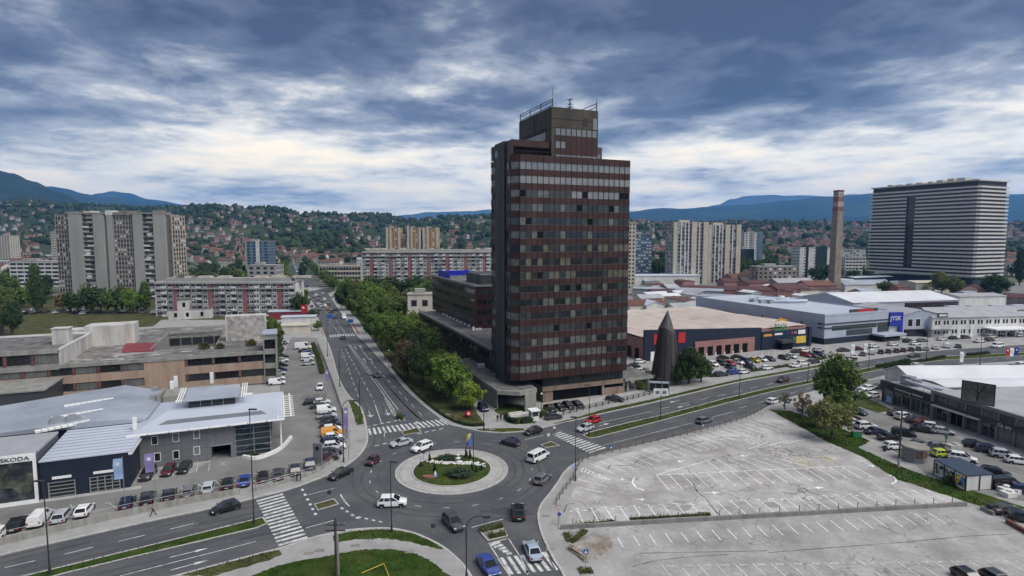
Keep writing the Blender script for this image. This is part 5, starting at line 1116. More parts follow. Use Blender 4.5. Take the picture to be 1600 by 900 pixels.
# ---- long slabs with red stripes
def striped(px0, px1, Y, ang, hgt, fl, nb, label, redw, reds, dep=13):
    X, Yg = at(px0, Y); t = thing('apartment_slab', label, 'apartment block', (X, Yg, 0), R(ang)); L = (px1-px0)/900*Y/max(0.2, math.cos(R(ang)))*1.0
    m = MB(); m.box(0, L, 0, dep, 0, hgt); m.build('wall', 'block_grey', t)
    m = MB(); m.box(-0.6, L+0.6, -0.8, dep+0.5, hgt, hgt+0.5); m.box(3, L-3, 3, dep-3, hgt+0.5, hgt+2.2); m.build('roof', 'block_concrete', t)
    m = MB()
    for k in range(14): u = L*rb_.random(); m.box(u, u+rb_.uniform(2, 7), 4, 8, hgt+2.2, hgt+3.2)
    split_boxes(m, 'roof_hut', 'block_cream', t)
    fh = hgt/fl; bw = L/nb
    for i in range(nb):
        u = i*bw
        if i % reds == reds//2:
            m = MB(); m.fbox((0, 0, 1, 0), u+0.1*bw, u+bw*redw, 0.5, hgt, 0, 0.5); m.build('red_strip', 'block_red', t)
            w = MB()
            for j in range(fl): w.fbox((0, 0, 1, 0), u+bw*redw+0.1, u+bw-0.1, j*fh+1.0, j*fh+2.5, 0, 0.2, 0)
            stuff(w, 'windows', WM, t); continue
        w = MB()
        for j in range(fl):
            zz = j*fh; r = rb_.random()
            if i % 2: # balcony column
                w.fbox((0, 0, 1, 0), u+0.1, u+bw-0.1, zz+0.1, zz+1.15, 0.9, 1.1, 1 if r < 0.75 else 3); w.fbox((0, 0, 1, 0), u+0.1, u+bw-0.1, zz, zz+0.15, 0, 1.1, 1)
                if r < 0.55:
                    n = max(2, int(bw/1.2))
                    w.fbox((0, 0, 1, 0), u+0.1, u+bw-0.1, zz+1.15, zz+fh-0.25, 0.4, 0.85, 1)
                    for q in range(n): w.fbox((0, 0, 1, 0), u+0.2+q*(bw-0.3)/n, u+0.1+(q+0.72)*(bw-0.3)/n, zz+1.35, zz+fh-0.55, 0.85, 0.95, 0)
                else: w.fbox((0, 0, 1, 0), u+0.3, u+bw-0.3, zz+0.3, zz+fh-0.5, 0, 0.1, 0)
            else:
                w.fbox((0, 0, 1, 0), u+bw*0.1, u+bw*0.9, zz+0.4, zz+fh-0.2, 0, 0.25, 1 if r < 0.7 else 2)
                w.fbox((0, 0, 1, 0), u+bw*0.22, u+bw*0.48, zz+1.1, zz+fh-0.6, 0.25, 0.35, 0); w.fbox((0, 0, 1, 0), u+bw*0.54, u+bw*0.8, zz+1.1, zz+fh-0.6, 0.25, 0.35, 0)
        stuff(w, 'balconies', ['dark_window', 'block_white', 'block_grey', 'block_concrete'], t)
    m = MB(); m.fbox((0, 0, 1, 0), 0, L, hgt-fh-0.3, hgt-fh+0.3, 0, 1.3); m.fbox((0, 0, 1, 0), 0, L, hgt-0.5, hgt, 0, 1.3); m.build('floor_band', 'block_concrete', t)
    piece('end_wall', t, -0.4, 0, -0.2, dep, 0, hgt, 'block_white'); piece('end_wall', t, L, L+0.4, -0.2, dep, 0, hgt, 'block_white')
    return t
striped(241, 457, 297, 1.5, 17.6, 6, 24, 'six-storey white balconied slab with brick red strips behind the derelict block', 0.75, 6)
striped(566, 800, 445, 6, 29.5, 10, 40, 'long ten-storey white apartment slab with red strips behind the avenue trees', 0.8, 5)
# ---- small towers
def tower_block(px0, px1, ytop, Y, label, wallm, name='tower_block', dep=16, ang=0, strips=(), fl=None, nu=6, mis=(0, 0, 2), cat='apartment block', wz=0.5, wu=0.5, yb=None, roof='block_concrete', z0=0, group=None, rounds=True):
    X, Yg = at(px0, Y); L = (px1-px0)/900*Y; hgt = zat(ytop, Y)
    t = thing(name, label, cat, (X, Yg, 0), R(ang), group); m = MB(); m.box(0, L, 0, dep, z0, hgt); m.build('wall', wallm, t)
    m = MB(); m.box(-0.3, L+0.3, -0.3, dep+0.3, hgt, hgt+0.4); m.box(L*0.2, L*0.5, 3, 8, hgt+0.4, hgt+2.4); m.build('roof', roof, t)
    fl = fl or max(2, int((hgt-z0)/3.1)); m = MB()
    grid_windows(m, (0, 0, 1, 0), 0.4, L-0.4, z0+0.5, hgt-0.3, nu, fl, wu, wz, mis, 0.08)
    grid_windows(m, (0, dep, 0, -1), 0.4, dep-0.4, z0+0.5, hgt-0.3, max(2, int(dep/3.5)), fl, 0.4, wz, mis, 0.08)
    grid_windows(m, (L, 0, 0, 1), 0.4, dep-0.4, z0+0.5, hgt-0.3, max(2, int(dep/3.5)), fl, 0.4, wz, mis, 0.08)
    stuff(m, 'windows', WM, t)
    for (a, b, o, mm) in strips: piece('facade_strip', t, a*L, b*L, -o, 0.0, z0, hgt+0.6, mm)
    return t
for px0, px1, lab in ((604, 626, 'orange and cream tower block, leftmost of three before the wooded hill'), (637, 658, 'orange and cream tower block, middle of three before the wooded hill'), (661, 685, 'orange and cream tower block, rightmost of three before the wooded hill')):
    tower_block(px0, px1, 356, 900, lab, 'block_orange', dep=22, nu=5, mis=(0, 0, 2, 1), strips=((0.0, 0.13, 1, 'block_cream'), (0.26, 0.36, 1, 'block_cream'), (0.86, 1.0, 1, 'block_cream')))
tower_block(498, 563, 416, 545, 'white modernist school block with ribbon windows beside the avenue', 'block_cream', 'school_building', 14, 3, nu=14, fl=3, cat='building', mis=(0, 0, 2), wz=0.62, wu=0.85)
tower_block(384, 421, 377, 640, 'blue glass office tower behind the balconied slab', 'blue_glass', 'glass_tower', 18, 0, nu=4, cat='building', strips=((0.45, 0.6, 0.6, 'block_white'), (0.0, 0.06, .6, 'block_grey')))
tower_block(386, 431, 415, 420, 'pale grey stepped block with red roof canopy behind the balconied slab', 'block_grey', 'stepped_block', 14, 0, nu=4, cat='building')
# twin cream blocks on the right
for px0, px1, yt, Y, lab in ((1051, 1106, 348, 505, 'tall cream apartment block with white vertical fins, nearer of the pair'), (1105, 1157, 352, 520, 'tall cream apartment block with white vertical fins, farther of the pair')):
    t = tower_block(px0, px1, yt, Y, lab, 'block_grey', 'cream_block', 20, 4, nu=9, mis=(0, 0, 2, 1), strips=((0.0, 0.09, 1.5, 'block_cream'), (0.2, 0.23, 1, 'block_white'), (0.32, 0.35, 1, 'block_white'), (0.42, 0.45, 1, 'block_white'), (0.52, 0.66, 1.5, 'block_cream'), (0.73, 0.76, 1, 'block_white'), (0.86, 1.0, 1.5, 'block_cream')), roof='block_cream')
tower_block(975, 993, 347, 452, 'cream tower block partly hidden by the dark office tower', 'block_cream', dep=18, nu=3)
tower_block(988, 1018, 366, 560, 'blue white lattice glass building beside the dark office tower', 'blue_glass', 'lattice_building', 16, 0, nu=7, mis=(1, 1, 0), cat='building', wz=0.35, wu=0.7)
tower_block(1162, 1190, 363, 820, 'slim white and blue high-rise behind the twin cream blocks', 'block_white', dep=18, nu=5, strips=((0.75, 1.0, 0.6, 'blue_glass'), (0.4, 0.5, .8, 'block_grey')))
tower_block(1156, 1178, 389, 640, 'green glass cube building right of the twin cream blocks', 'teal_glass', 'glass_cube', 14, 0, nu=3, cat='building', mis=(0, 2))
tower_block(1249, 1299, 386, 590, 'white clad office building with dark green glass front left of the chimney', 'block_white', 'office_building', 16, 3, nu=3, cat='building', mis=(0,), wu=0.2, wz=.3, strips=((0.52, 0.88, 0.3, 'teal_glass'), (0.2, 0.28, .2, 'dark_window')), roof='panel_dark')
tower_block(1321, 1353, 402, 600, 'low white office with window bands right of the chimney', 'block_white', 'office_building', 14, 0, nu=6, cat='building', mis=(0,), wu=0.8)
tower_block(1262, 1352, 390, 760, 'long pale flats seen behind the brick chimney', 'block_grey', 'flats', 14, 0, nu=18, mis=(0, 1, 2))
tower_block(14, 92, 409, 480, 'white clinic building with ribbon windows left of the concrete block', 'block_white', 'clinic_building', 18, 0, nu=7, cat='building', wu=0.85, mis=(0, 2))
tower_block(0, 18, 368, 800, 'pale tower block at the left edge below the mountain', 'block_cream', dep=16, nu=4)
tower_block(82, 90, 362, 700, 'cream flats peeping out left of the concrete block', 'block_cream', dep=16, nu=3)
tower_block(636, 690, 461, 262, 'pale ruined concrete shell beside the dark annex', 'cream_wall', 'ruined_shell', 10, 8, nu=3, fl=2, cat='building', mis=(0,), wz=.4)
tower_block(1185, 1250, 417, 470, 'brown brick low flats behind the red roofed yard', 'block_brown', 'flats', 14, 6, nu=8, mis=(0, 2, 1))
# ---- big hotel-like tower with white slab edges
MA = R(22.3); MXO = (346, 432)
mkt = thing('banded_highrise', 'giant dark high-rise striped with white balcony bands', 'high-rise', (*MXO, 0), MA)
LW, RW, MHt = 83, 37, 84   # left face runs back along local +y, right face along local +x
m = MB(); m.box(0.8, RW-1, 0.8, LW-0.8, 12, MHt-0.5); m.build('wall', 'panel_dark', mkt)
m = MB(); m.box(-1, RW-1, -1, LW-1, 0, 9); m.build('podium', 'navy', mkt)
nfl = 24
for j in range(nfl):
    z0 = 11.5+(MHt-17.5)*j/(nfl-1)
    for seg in ((0, 44.5), (51.5, LW)) if 1 < j < nfl-2 else ((0, LW),):
        m = MB(); a, b = seg
        pts = [(-1.0, b), (-1.0, a)] if a > 0 else [(-1.0, b), (-1.0, 2.2), (-0.4, 0.4), (1.5, -0.9), (RW*0.42, -1.0)]
        m.ribbon(pts, 0.0, 0.35, z0, z0+1.35); m.build('balcony_band', 'slab_white', mkt)
    m = MB(); m.box(RW*0.45, RW, -0.9, -0.5, z0, z0+1.35); m.box(RW*0.42, RW*0.45, -0.9, 0.5, z0, z0+1.35); m.build('balcony_band', 'slab_white', mkt)
m = MB()
for j in range(nfl-1):
    z0 = 12.95+(MHt-17.5)*j/(nfl-1)
    for k in range(24): m.box(0.7, 0.8, 1+3.4*k, 3.6+3.4*k, z0+0.1, z0+1.35, rb_.choice([0, 0, 0, 2]))
stuff(m, 'windows', WM, mkt)
m = MB(); m.box(0.2, 0.9, 45, 51, 14, MHt-7); m.build('glass_slot', 'pane_dark', mkt)
m = MB(); m.box(-1.2, RW, -1.0, LW, MHt-1.0, MHt); m.build('roof', 'slab_white', mkt)
for k in range(9): y = 5+8*k; piece('roof_hut', mkt, 6, 14, y, y+rb_.uniform(3, 6), MHt, MHt+rb_.uniform(1, 3), 'block_cream')
# ---- square brick chimney
ch = thing('chimney', 'tall square brick chimney with red and white top', 'chimney', (238, 424, 0), R(15))
mat('chimney_brick', (0.25, 0.21, 0.165), 0.9, var=0.25, scale=0.4)
mat('faded_red', (0.20, 0.10, 0.085), 0.9, var=0.3, scale=0.4); mat('faded_white', (0.34, 0.28, 0.25), 0.9, var=0.3, scale=0.4)
def sq(r, z): return [(-r, -r, z), (r, -r, z), (r, r, z), (-r, r, z)]
def hw(z): return 3.0-0.7*z/75
m = MB(); m.hexa(sq(hw(0), 0), sq(hw(60), 60)); m.build('shaft', 'chimney_brick', ch)
for i, z in enumerate((60, 63.5, 67, 70.5)):
    m = MB(); m.hexa(sq(hw(z)+0.02, z), sq(hw(z+3.5)+0.02, z+3.5)); m.build('painted_band', 'faded_red' if i % 2 == 0 else 'faded_white', ch)
m = MB(); m.hexa(sq(2.4, 74), sq(2.5, 75.2)); m.build('cap', 'rust_brown', ch)
m = MB()
for z in range(6, 74, 3): m.hexa(sq(hw(z)+0.12, z), sq(hw(z)+0.12, z+0.25))
stuff(m, 'iron_hoops', 'concrete_dark', ch)
# ---- dark pointed cone building
co = thing('cone_building', 'dark shingled cone-shaped building with pointed roof beside the tower', 'building', (*P(1040, 598), 0), R(10))
mat('cone_skin', (0.052, 0.047, 0.044), 0.7, var=0.3, scale=0.5, streak=True, bump=0.3, bscale=3); mat('cone_cap', (0.066, 0.061, 0.057), 0.6, var=0.25, scale=0.5)
m = MB(); prof = [(4.3, 0), (3.75, 4), (3.2, 8), (2.75, 11.5), (2.4, 14.2)]
for i in range(4): m.cyl((0, 0), prof[i][0], prof[i+1][0], prof[i][1], prof[i+1][1], 24, cap=False)
m.build('drum', 'cone_skin', co, smooth=True)
m = MB(); n = 24; tip = (0.2, 0.1, 20.8)
ring = [(2.4*math.cos(2*math.pi*i/n), 2.4*math.sin(2*math.pi*i/n), 14.6+1.4*math.cos(2*math.pi*i/n+2.6)) for i in range(n)]
for i in range(n): m.face([ring[i], ring[(i+1) % n], tip]); m.face([(2.4*math.cos(2*math.pi*i/n), 2.4*math.sin(2*math.pi*i/n), 13.9), (2.4*math.cos(2*math.pi*(i+1)/n), 2.4*math.sin(2*math.pi*(i+1)/n), 13.9), ring[(i+1) % n], ring[i]])
m.build('slanted_cap', 'cone_cap', co)
m = MB()
for i in range(12): a = 2*math.pi*i/12; m.tube([((r+0.03)*math.cos(a), (r+0.03)*math.sin(a), z) for r, z in prof], 0.06, 4)
stuff(m, 'seams', 'mullion', co)
# ---- low yards with red roofs, sheds
def shed(px, py, L, W, e, r, ang, wallm, roofm, label, name='shed', rx=True, cat='building', group=None):
    fr = Fr(px, py, ang); return gable(fr, name, label, L, W, e, r, wallm, roofm, rx, cat, group=group)
for a in ((1145, 446, 34, 14, 6, 9.5, 20, 'pink_brick', 'roof_tile_brown', 'brown roofed brick works building left of the gabled brick house'),
          (1178, 448, 17, 20, 8, 13, 20, 'cream_wall', 'roof_tile_brown', 'gabled pale brick house with brown tiled roof in the old works yard', 'gabled_house', False),
          (1200, 444, 34, 16, 6, 9.5, 20, 'pink_brick', 'roof_tile_brown', 'brown roofed brick works building right of the gabled brick house'),
          (1058, 462, 50, 11, 5, 7, -18, 'pink_brick', 'roof_maroon', 'long maroon roofed shed in the works yard'), (1136, 464, 42, 10, 5, 7, -14, 'pink_brick', 'roof_maroon', 'maroon roofed shed behind the blue-grey retail hall'),
          (1060, 474, 48, 9, 5, 6, -22, 'block_grey', 'roof_pale', 'long pale metal roofed shed beside the maroon sheds'), (988, 462, 60, 12, 5, 6, -20, 'block_grey', 'roof_pale', 'pale metal roofed shed right of the dark tower'),
          (984, 492, 22, 16, 5, 7, 15, 'cream_wall', 'rust_brown', 'brown roofed small shed behind the beige shop roof'), (1010, 492, 11, 14, 5, 7, 15, 'white_wall', 'roof_white', 'white roofed small shed behind the beige shop roof', 'shed', False),
          (1055, 494, 18, 12, 4, 6, 15, 'cream_wall', 'roof_grey', 'small grey shed against the blue-grey retail hall'),
          (1215, 466, 26, 13, 6, 9, 15, 'pink_brick', 'roof_maroon', 'maroon roofed workshop in front of the chimney'), (1262, 462, 22, 15, 7, 10, 10, 'pink_brick', 'roof_tile', 'red hip roofed house beside the chimney foot'),
          (1215, 452, 34, 14, 5, 8, 12, 'block_grey', 'roof_grey', 'grey sheet roofed yard shed left of the chimney'), (1320, 458, 40, 14, 6, 9, 10, 'block_white', 'roof_pale', 'low white yard building right of the chimney foot'),
          (988, 446, 60, 20, 8, 9, 6, 'block_white', 'roof_white', 'flat white commercial building beyond the sheds'), (1430, 462, 34, 16, 9, 10, 6, 'cream_wall', 'block_cream', 'cream flat roofed building below the banded high-rise'),
          (1498, 486, 30, 16, 8, 9, 8, 'white_wall', 'roof_grey', 'white flat roofed office at the end of the white hall'), (1335, 452, 44, 12, 9, 9.5, 22, 'navy', 'roof_white', 'dark glass restaurant pavilion below the banded high-rise'),
          (420, 500, 17, 8, 4, 4.3, 12, 'red_roof', 'roof_white', 'white canopied petrol kiosk beside the avenue'), (437, 522, 12, 8, 3.4, 3.6, 12, 'cream_wall', 'block_cream', 'pale flat kiosk at the edge of the west lot'),
          (440, 508, 15, 7, 3.6, 3.8, 12, 'white_wall', 'roof_white', 'white canopy row behind the pale kiosk')):
    shed(*a)
ry = random.Random(41); RC = {'roof_maroon': 'maroon', 'roof_pale': 'pale metal', 'roof_grey': 'grey', 'roof_tile_brown': 'brown', 'roof_bright': 'white', 'gravel_roof': 'flat dark'}
yl = sorted([(ry.uniform(1000, 1345), ry.uniform(442, 474)) for _ in range(26)]+[(ry.uniform(1340, 1600), ry.uniform(452, 476)) for _ in range(12)]+[(ry.uniform(985, 1060), ry.uniform(470, 486)) for _ in range(4)])
yl = [q for q in yl if not (1288 < q[0] < 1318 and q[1] > 450) and not (1262 < q[0] < 1330 and q[1] > 464)]
for i, (px, py) in enumerate(yl):
    rm = ry.choice(list(RC)); L, W, e_ = ry.uniform(9, 24), ry.uniform(7, 12), ry.uniform(3.2, 6)
    shed(px, py, L, W, e_, e_+ry.uniform(0.4, 2.6), ry.choice([22, 22, 10, -68])+ry.uniform(-4, 4), ry.choice(['cream_wall', 'block_grey', 'pink_brick', 'white_wall', 'block_brown']), rm, '%s-roofed %s %s in the works yards, %s' % (RC[rm], 'long' if L > 16 else 'small', 'front shed' if py > 464 else 'rear shed' if py < 452 else 'shed', zone(px)), 'yard_shed', group='small sheds in the works yards')
# ---- generic town buildings (pixel boxes: left, right, top, distance)
tg = 'low town buildings between the trees'
kinds = [('block_white', 'roof_tile'), ('cream_wall', 'roof_tile_brown'), ('block_grey', 'roof_grey'), ('block_cream', 'roof_tile'), ('block_white', 'roof_grey')]
tn = 0
def town(px, Y, L, W, e, r, ang, wm, rm, label, group):
    X, Yg = at(px, Y); fr = FW((X, Yg), ang); t = gable(fr, 'town_house', label, L, W, e, r, wm, rm, True, 'house', group=group)
    m = MB(); grid_windows(m, (0, 0, 1, 0), 0.5, L-0.5, 0.8, e, max(2, int(L/3.2)), max(1, int(e/3)), 0.4, 0.45, (0,), 0.06); stuff(m, 'windows', WM, t)
for i in range(74):
    px = rb_.choice([rb_.uniform(-20, 90), rb_.uniform(290, 480), rb_.uniform(470, 770), rb_.uniform(985, 1360), rb_.uniform(1560, 1640)])
    if 450 < px < 466: continue
    Y = rb_.uniform(620, 1080); big = rb_.random() < 0.3
    wm, rm = rb_.choice(kinds); col = 'red' if rm == 'roof_tile' else 'brown' if rm == 'roof_tile_brown' else 'grey'
    town(px, Y, rb_.uniform(24, 55) if big else rb_.uniform(10, 18), rb_.uniform(10, 14), rb_.uniform(8, 13) if big else rb_.uniform(4, 8), 0, rb_.uniform(-20, 25), wm, rm, '', '') if False else None
    L = rb_.uniform(24, 50) if big else rb_.uniform(10, 18); e = rb_.uniform(8, 13) if big else rb_.uniform(4.5, 8)
    town(px, Y, L, rb_.uniform(10, 14), e, e+rb_.uniform(1.0, 4.5), rb_.uniform(-20, 25), wm, rm, '%s-roofed %s %s building among trees %s' % (col, {'block_white': 'white', 'cream_wall': 'cream', 'block_grey': 'grey', 'block_cream': 'buff'}[wm], 'long' if big else 'small', zone(px)), 'low town buildings below the hills')

# ================================================================ hills and mountains
mat('forest_ground', (0.030, 0.045, 0.022), 0.95, var=0.35, scale=0.012, col2=(0.055, 0.07, 0.032), thr=(0.48, 0.6), spec=0.1)
mat('mountain', (0.016, 0.030, 0.026), 0.95, var=0.3, scale=0.003, col2=(0.035, 0.05, 0.03), spec=0.05)
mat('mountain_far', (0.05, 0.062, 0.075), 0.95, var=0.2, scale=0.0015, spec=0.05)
def interp(tab, x):
    if x <= tab[0][0]: return tab[0][1]
    for (a, ya), (b, yb) in zip(tab, tab[1:]):
        if x <= b: t = (x-a)/(b-a); t = t*t*(3-2*t); return ya+(yb-ya)*t
    return tab[-1][1]
from mathutils import noise as mn
SKY = [(-500, 318), (0, 320), (60, 319), (100, 324), (287, 328), (330, 325), (400, 327), (450, 330), (472, 339), (505, 336), (560, 338), (600, 338), (640, 346), (700, 341), (765, 339), (860, 342), (985, 347), (1050, 351), (1200, 348), (1350, 350), (1580, 352), (1700, 349), (2100, 340)]
Y0, Y1 = 980.0, 2700.0
def hill_z(px, Y):
    t = max(0.0, min(1.35, (Y-Y0)/(Y1-Y0))); top = zat(interp(SKY, px), Y1)
    s = (t*t*(3-2*t))**0.8 if t <= 1 else 1-(t-1)*1.2
    X = (px-800)/900*Y
    return -0.5+top*s+14*min(1, 3*t)*(1-abs(1-t)*0.3)*mn.noise(Vector((X/260, Y/260, 0.3)))*min(1.0, max(0.0, (1.02-t)*3))
m = MB(); cols = list(range(-500, 2101, 16)); ys = [Y0-10+(Y1*1.2-Y0)*i/26 for i in range(27)]
m.v = [((px-800)/900*Y, Y, hill_z(px, Y)) for Y in ys for px in cols]; n = len(cols)
for i in range(26):
    for j in range(n-1): m.f.append((i*n+j, i*n+j+1, (i+1)*n+j+1, (i+1)*n+j)); m.m.append(0)
struct(m, 'hills', 'forest_ground', 'wooded hills with houses behind the city', smooth=True)
def ridge(tab, D, w, label, mt, amp):
    m = MB(); x0, x1 = tab[0][0], tab[-1][0]; cols = [x0+(x1-x0)*i/120 for i in range(121)]; K = 14
    for k in range(K+4):
        t = k/(K-1)
        for px in cols:
            Y = D-w*(1-t); zt = zat(interp(tab, px), D); X = (px-800)/900*Y
            s = t**0.85 if t <= 1 else 1-(t-1)*2
            nz = mn.fractal(Vector((X/w*3.5, Y/w*3.5, D/1000)), 1.0, 2.0, 5)*amp
            m.v.append((X, Y, -5+zt*s+nz*min(1, 4*t)*(1.15-t if t < 1 else 0.15)))
    n = len(cols)
    for k in range(K+3):
        for j in range(n-1): m.f.append((k*n+j, k*n+j+1, (k+1)*n+j+1, (k+1)*n+j)); m.m.append(0)
    struct(m, 'mountain', mt, label, smooth=True)
ridge([(-700, 240), (-200, 250), (0, 264), (30, 270), (60, 282), (100, 300), (140, 316), (200, 326), (260, 333), (360, 345)], 4300, 1500, 'steep dark wooded mountain at the left edge', 'mountain', 60)
ridge([(-500, 300), (40, 298), (85, 291), (110, 294), (140, 302), (170, 308), (230, 314), (290, 320), (340, 324), (470, 345)], 8000, 2500, 'blue mountain ridge right of the steep mountain', 'mountain', 90)
ridge([(60, 330), (130, 309), (163, 301), (182, 298), (205, 301), (240, 311), (300, 320), (400, 335)], 11500, 2800, 'farther blue peak behind the left ridge', 'mountain', 100)
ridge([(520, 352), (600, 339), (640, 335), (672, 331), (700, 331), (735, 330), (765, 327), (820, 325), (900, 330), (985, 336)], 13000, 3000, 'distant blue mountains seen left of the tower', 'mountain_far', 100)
ridge([(880, 340), (985, 330), (1036, 324), (1062, 326), (1110, 323), (1160, 319), (1230, 313), (1275, 307), (1310, 306), (1360, 302), (1450, 300), (1600, 302), (1900, 296), (2300, 300)], 9000, 3200, 'long blue mountain ridge behind the right of the city', 'mountain', 110)
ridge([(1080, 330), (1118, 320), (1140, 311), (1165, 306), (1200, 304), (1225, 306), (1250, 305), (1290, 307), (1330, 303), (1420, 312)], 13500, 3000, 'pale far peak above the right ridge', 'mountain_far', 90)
# ---- woodland on the hills: one mass of leafy crowns
mat('wood_leaf', (0.028, 0.045, 0.016), 0.9, var=0.5, scale=0.03, col2=(0.05, 0.062, 0.02), thr=(0.45, 0.65), spec=0.1)
rng = np.random.default_rng(4)
def ico():
    bm = bmesh.new(); bmesh.ops.create_icosphere(bm, subdivisions=2, radius=1.0); v = np.array([x.co[:] for x in bm.verts]); f = np.array([[x.index for x in q.verts] for q in bm.faces]); bm.free(); return v, f
IV, IF = ico()
def blobs(name, pts, mt, label, jitter=0.45):
    V = []; Fs = []; n = 0
    for (x, y, z, r, hh) in pts:
        a = rng.uniform(0, 6.28); ca, sa = math.cos(a), math.sin(a)
        v = IV*(1+rng.uniform(-jitter, jitter, (len(IV), 1)))
        v = np.stack([(v[:, 0]*ca-v[:, 1]*sa)*r+x, (v[:, 0]*sa+v[:, 1]*ca)*r+y, v[:, 2]*hh+z+hh*0.7], 1); V.append(v); Fs.append(IF+n); n += len(v)
    V = np.concatenate(V); Fs = np.concatenate(Fs); me = bpy.data.meshes.new(name)
    me.vertices.add(len(V)); me.vertices.foreach_set('co', V.ravel().astype(np.float32)); me.loops.add(Fs.size); me.loops.foreach_set('vertex_index', Fs.ravel().astype(np.int32))
    me.polygons.add(len(Fs)); me.polygons.foreach_set('loop_start', np.arange(0, Fs.size, 3, dtype=np.int32)); me.polygons.foreach_set('loop_total', np.full(len(Fs), 3, np.int32))
    me.materials.append(MT[mt]); me.update(calc_edges=True); o = link(name, me); tag(o, label, None, None, 'stuff'); return o
hp = []; used = []
def wooded(px, Y): return mn.noise(Vector((px/110, Y/330, 1.7)))
while len(hp) < 4600:
    px = rng.uniform(-150, 1750); Y = Y0+30+(Y1*1.02-Y0)*rng.uniform(0, 1)**0.85
    if wooded(px, Y) < -0.12 and rng.uniform() < 0.8: continue
    X = (px-800)/900*Y; r = rng.uniform(4, 9); hp.append((X, Y, hill_z(px, Y)-1, r, r*rng.uniform(0.8, 1.3)))
blobs('woodland', hp, 'wood_leaf', 'dark woodland covering the hills')
# ---- houses on the slopes
mat('house_white', (0.40, 0.385, 0.36), 0.9, var=0.2, scale=0.05); mat('house_cream', (0.30, 0.26, 0.21), 0.9, var=0.2, scale=0.05); mat('house_brick', (0.30, 0.17, 0.12), 0.9, var=0.2, scale=0.05)
def house_mesh(w, d, e, r, wm, rm):
    m = MB(); m.box(-w/2, w/2, -d/2, d/2, -4, e, 0)
    m.face([(-w/2, -d/2, e), (-w/2, 0, r), (-w/2, d/2, e)][::-1], 0); m.face([(w/2, -d/2, e), (w/2, d/2, e), (w/2, 0, r)], 0); o = 0.6
    m.hexa([(-w/2-o, -d/2-o, e-0.4), (w/2+o, -d/2-o, e-0.4), (w/2+o, 0, r), (-w/2-o, 0, r)], [(-w/2-o, -d/2-o, e), (w/2+o, -d/2-o, e), (w/2+o, 0, r+0.4), (-w/2-o, 0, r+0.4)], 1)
    m.hexa([(-w/2-o, 0, r), (w/2+o, 0, r), (w/2+o, d/2+o, e-0.4), (-w/2-o, d/2+o, e-0.4)], [(-w/2-o, 0, r+0.4), (w/2+o, 0, r+0.4), (w/2+o, d/2+o, e), (-w/2-o, d/2+o, e)], 1)
    for z in (1.0, 4.0):
        if z+1.6 > e: continue
        for q in (-0.32, 0.0, 0.32): m.box(w*q-0.7, w*q+0.7, -d/2-0.05, -d/2, z, z+1.5, 2); m.box(w/2, w/2+0.05, d*q-0.6, d*q+0.6, z, z+1.5, 2)
    m.box(w*0.2, w*0.2+0.8, 1, 1.8, e, r+1.2, 0)
    return m.mesh('hillside_house', [wm, rm, 'dark_window'])
HM = [(house_mesh(rb_.uniform(10, 14), rb_.uniform(9, 12), e, e+rb_.uniform(2.5, 4.5), wm, rm), cl) for e, wm, rm, cl in ((6.5, 'house_white', 'roof_tile', 'white red-roofed house'), (8, 'house_white', 'roof_tile_brown', 'white brown-roofed house'), (6.5, 'house_cream', 'roof_tile', 'cream red-roofed house'), (7, 'house_brick', 'roof_tile_brown', 'bare brick house'), (9, 'house_white', 'roof_tile', 'tall white red-roofed house'), (6, 'house_cream', 'roof_tile_brown', 'cream brown-roofed house'))]
hs = []
while len(hs) < 1300:
    px = rb_.choice([rb_.uniform(-40, 90), rb_.uniform(285, 490), rb_.uniform(480, 770), rb_.uniform(985, 1360), rb_.uniform(985, 1360), rb_.uniform(1560, 1680)])
    Y = Y0-60+(Y1-Y0)*rb_.random()**1.25*0.93
    if wooded(px, Y) > 0.16 and rb_.random() < 0.93: continue
    if mn.noise(Vector((px/38, Y/140, 5.1))) < -0.05 and rb_.random() < 0.75: continue
    if 300 < px < 600 and Y > 2150 and rb_.random() < 0.85: continue
    if px < 90 and rb_.random() < 0.5: continue
    hs.append((Y, px))
hs.sort()
lotm = {}
for i, (Y, px) in enumerate(hs):
    X = (px-800)/900*Y; z = max(0, hill_z(px, Y)); a = rb_.uniform(-0.7, 0.7); me, cl = HM[rb_.randrange(6)]; s = rb_.uniform(0.6, 1.05)
    if i < 285:
        o = link('hillside_house', me, None, (X, Y, z+1), a); o.scale = (s, s, s)
        hh_ = 'low' if Y < 1180 else 'midway' if Y < 1450 else 'high'
        tag(o, '%s %s on the slope, %s' % (cl, hh_, zone(px)), 'house', 'houses on the wooded slopes')
    else:
        mb = lotm.setdefault(me.name, (MB(), me))[0]; ca, sa = math.cos(a)*s, math.sin(a)*s; n = len(mb.v)
        for v in me.vertices: mb.v.append((X+v.co.x*ca-v.co.y*sa, Y+v.co.x*sa+v.co.y*ca, z+1+v.co.z*s))
        for p in me.polygons: mb.f.append(tuple(q+n for q in p.vertices)); mb.m.append(p.material_index)
hv = MB(); mats_all = []
for k, (mb, me) in lotm.items():
    off = len(mats_all); mats_all += list(me.materials); n = len(hv.v); hv.v += mb.v; hv.f += [tuple(q+n for q in f_) for f_ in mb.f]; hv.m += [q+off for q in mb.m]
o = hv.build('far_houses', mats_all); tag(o, 'far houses scattered high on the slopes', None, None, 'stuff')
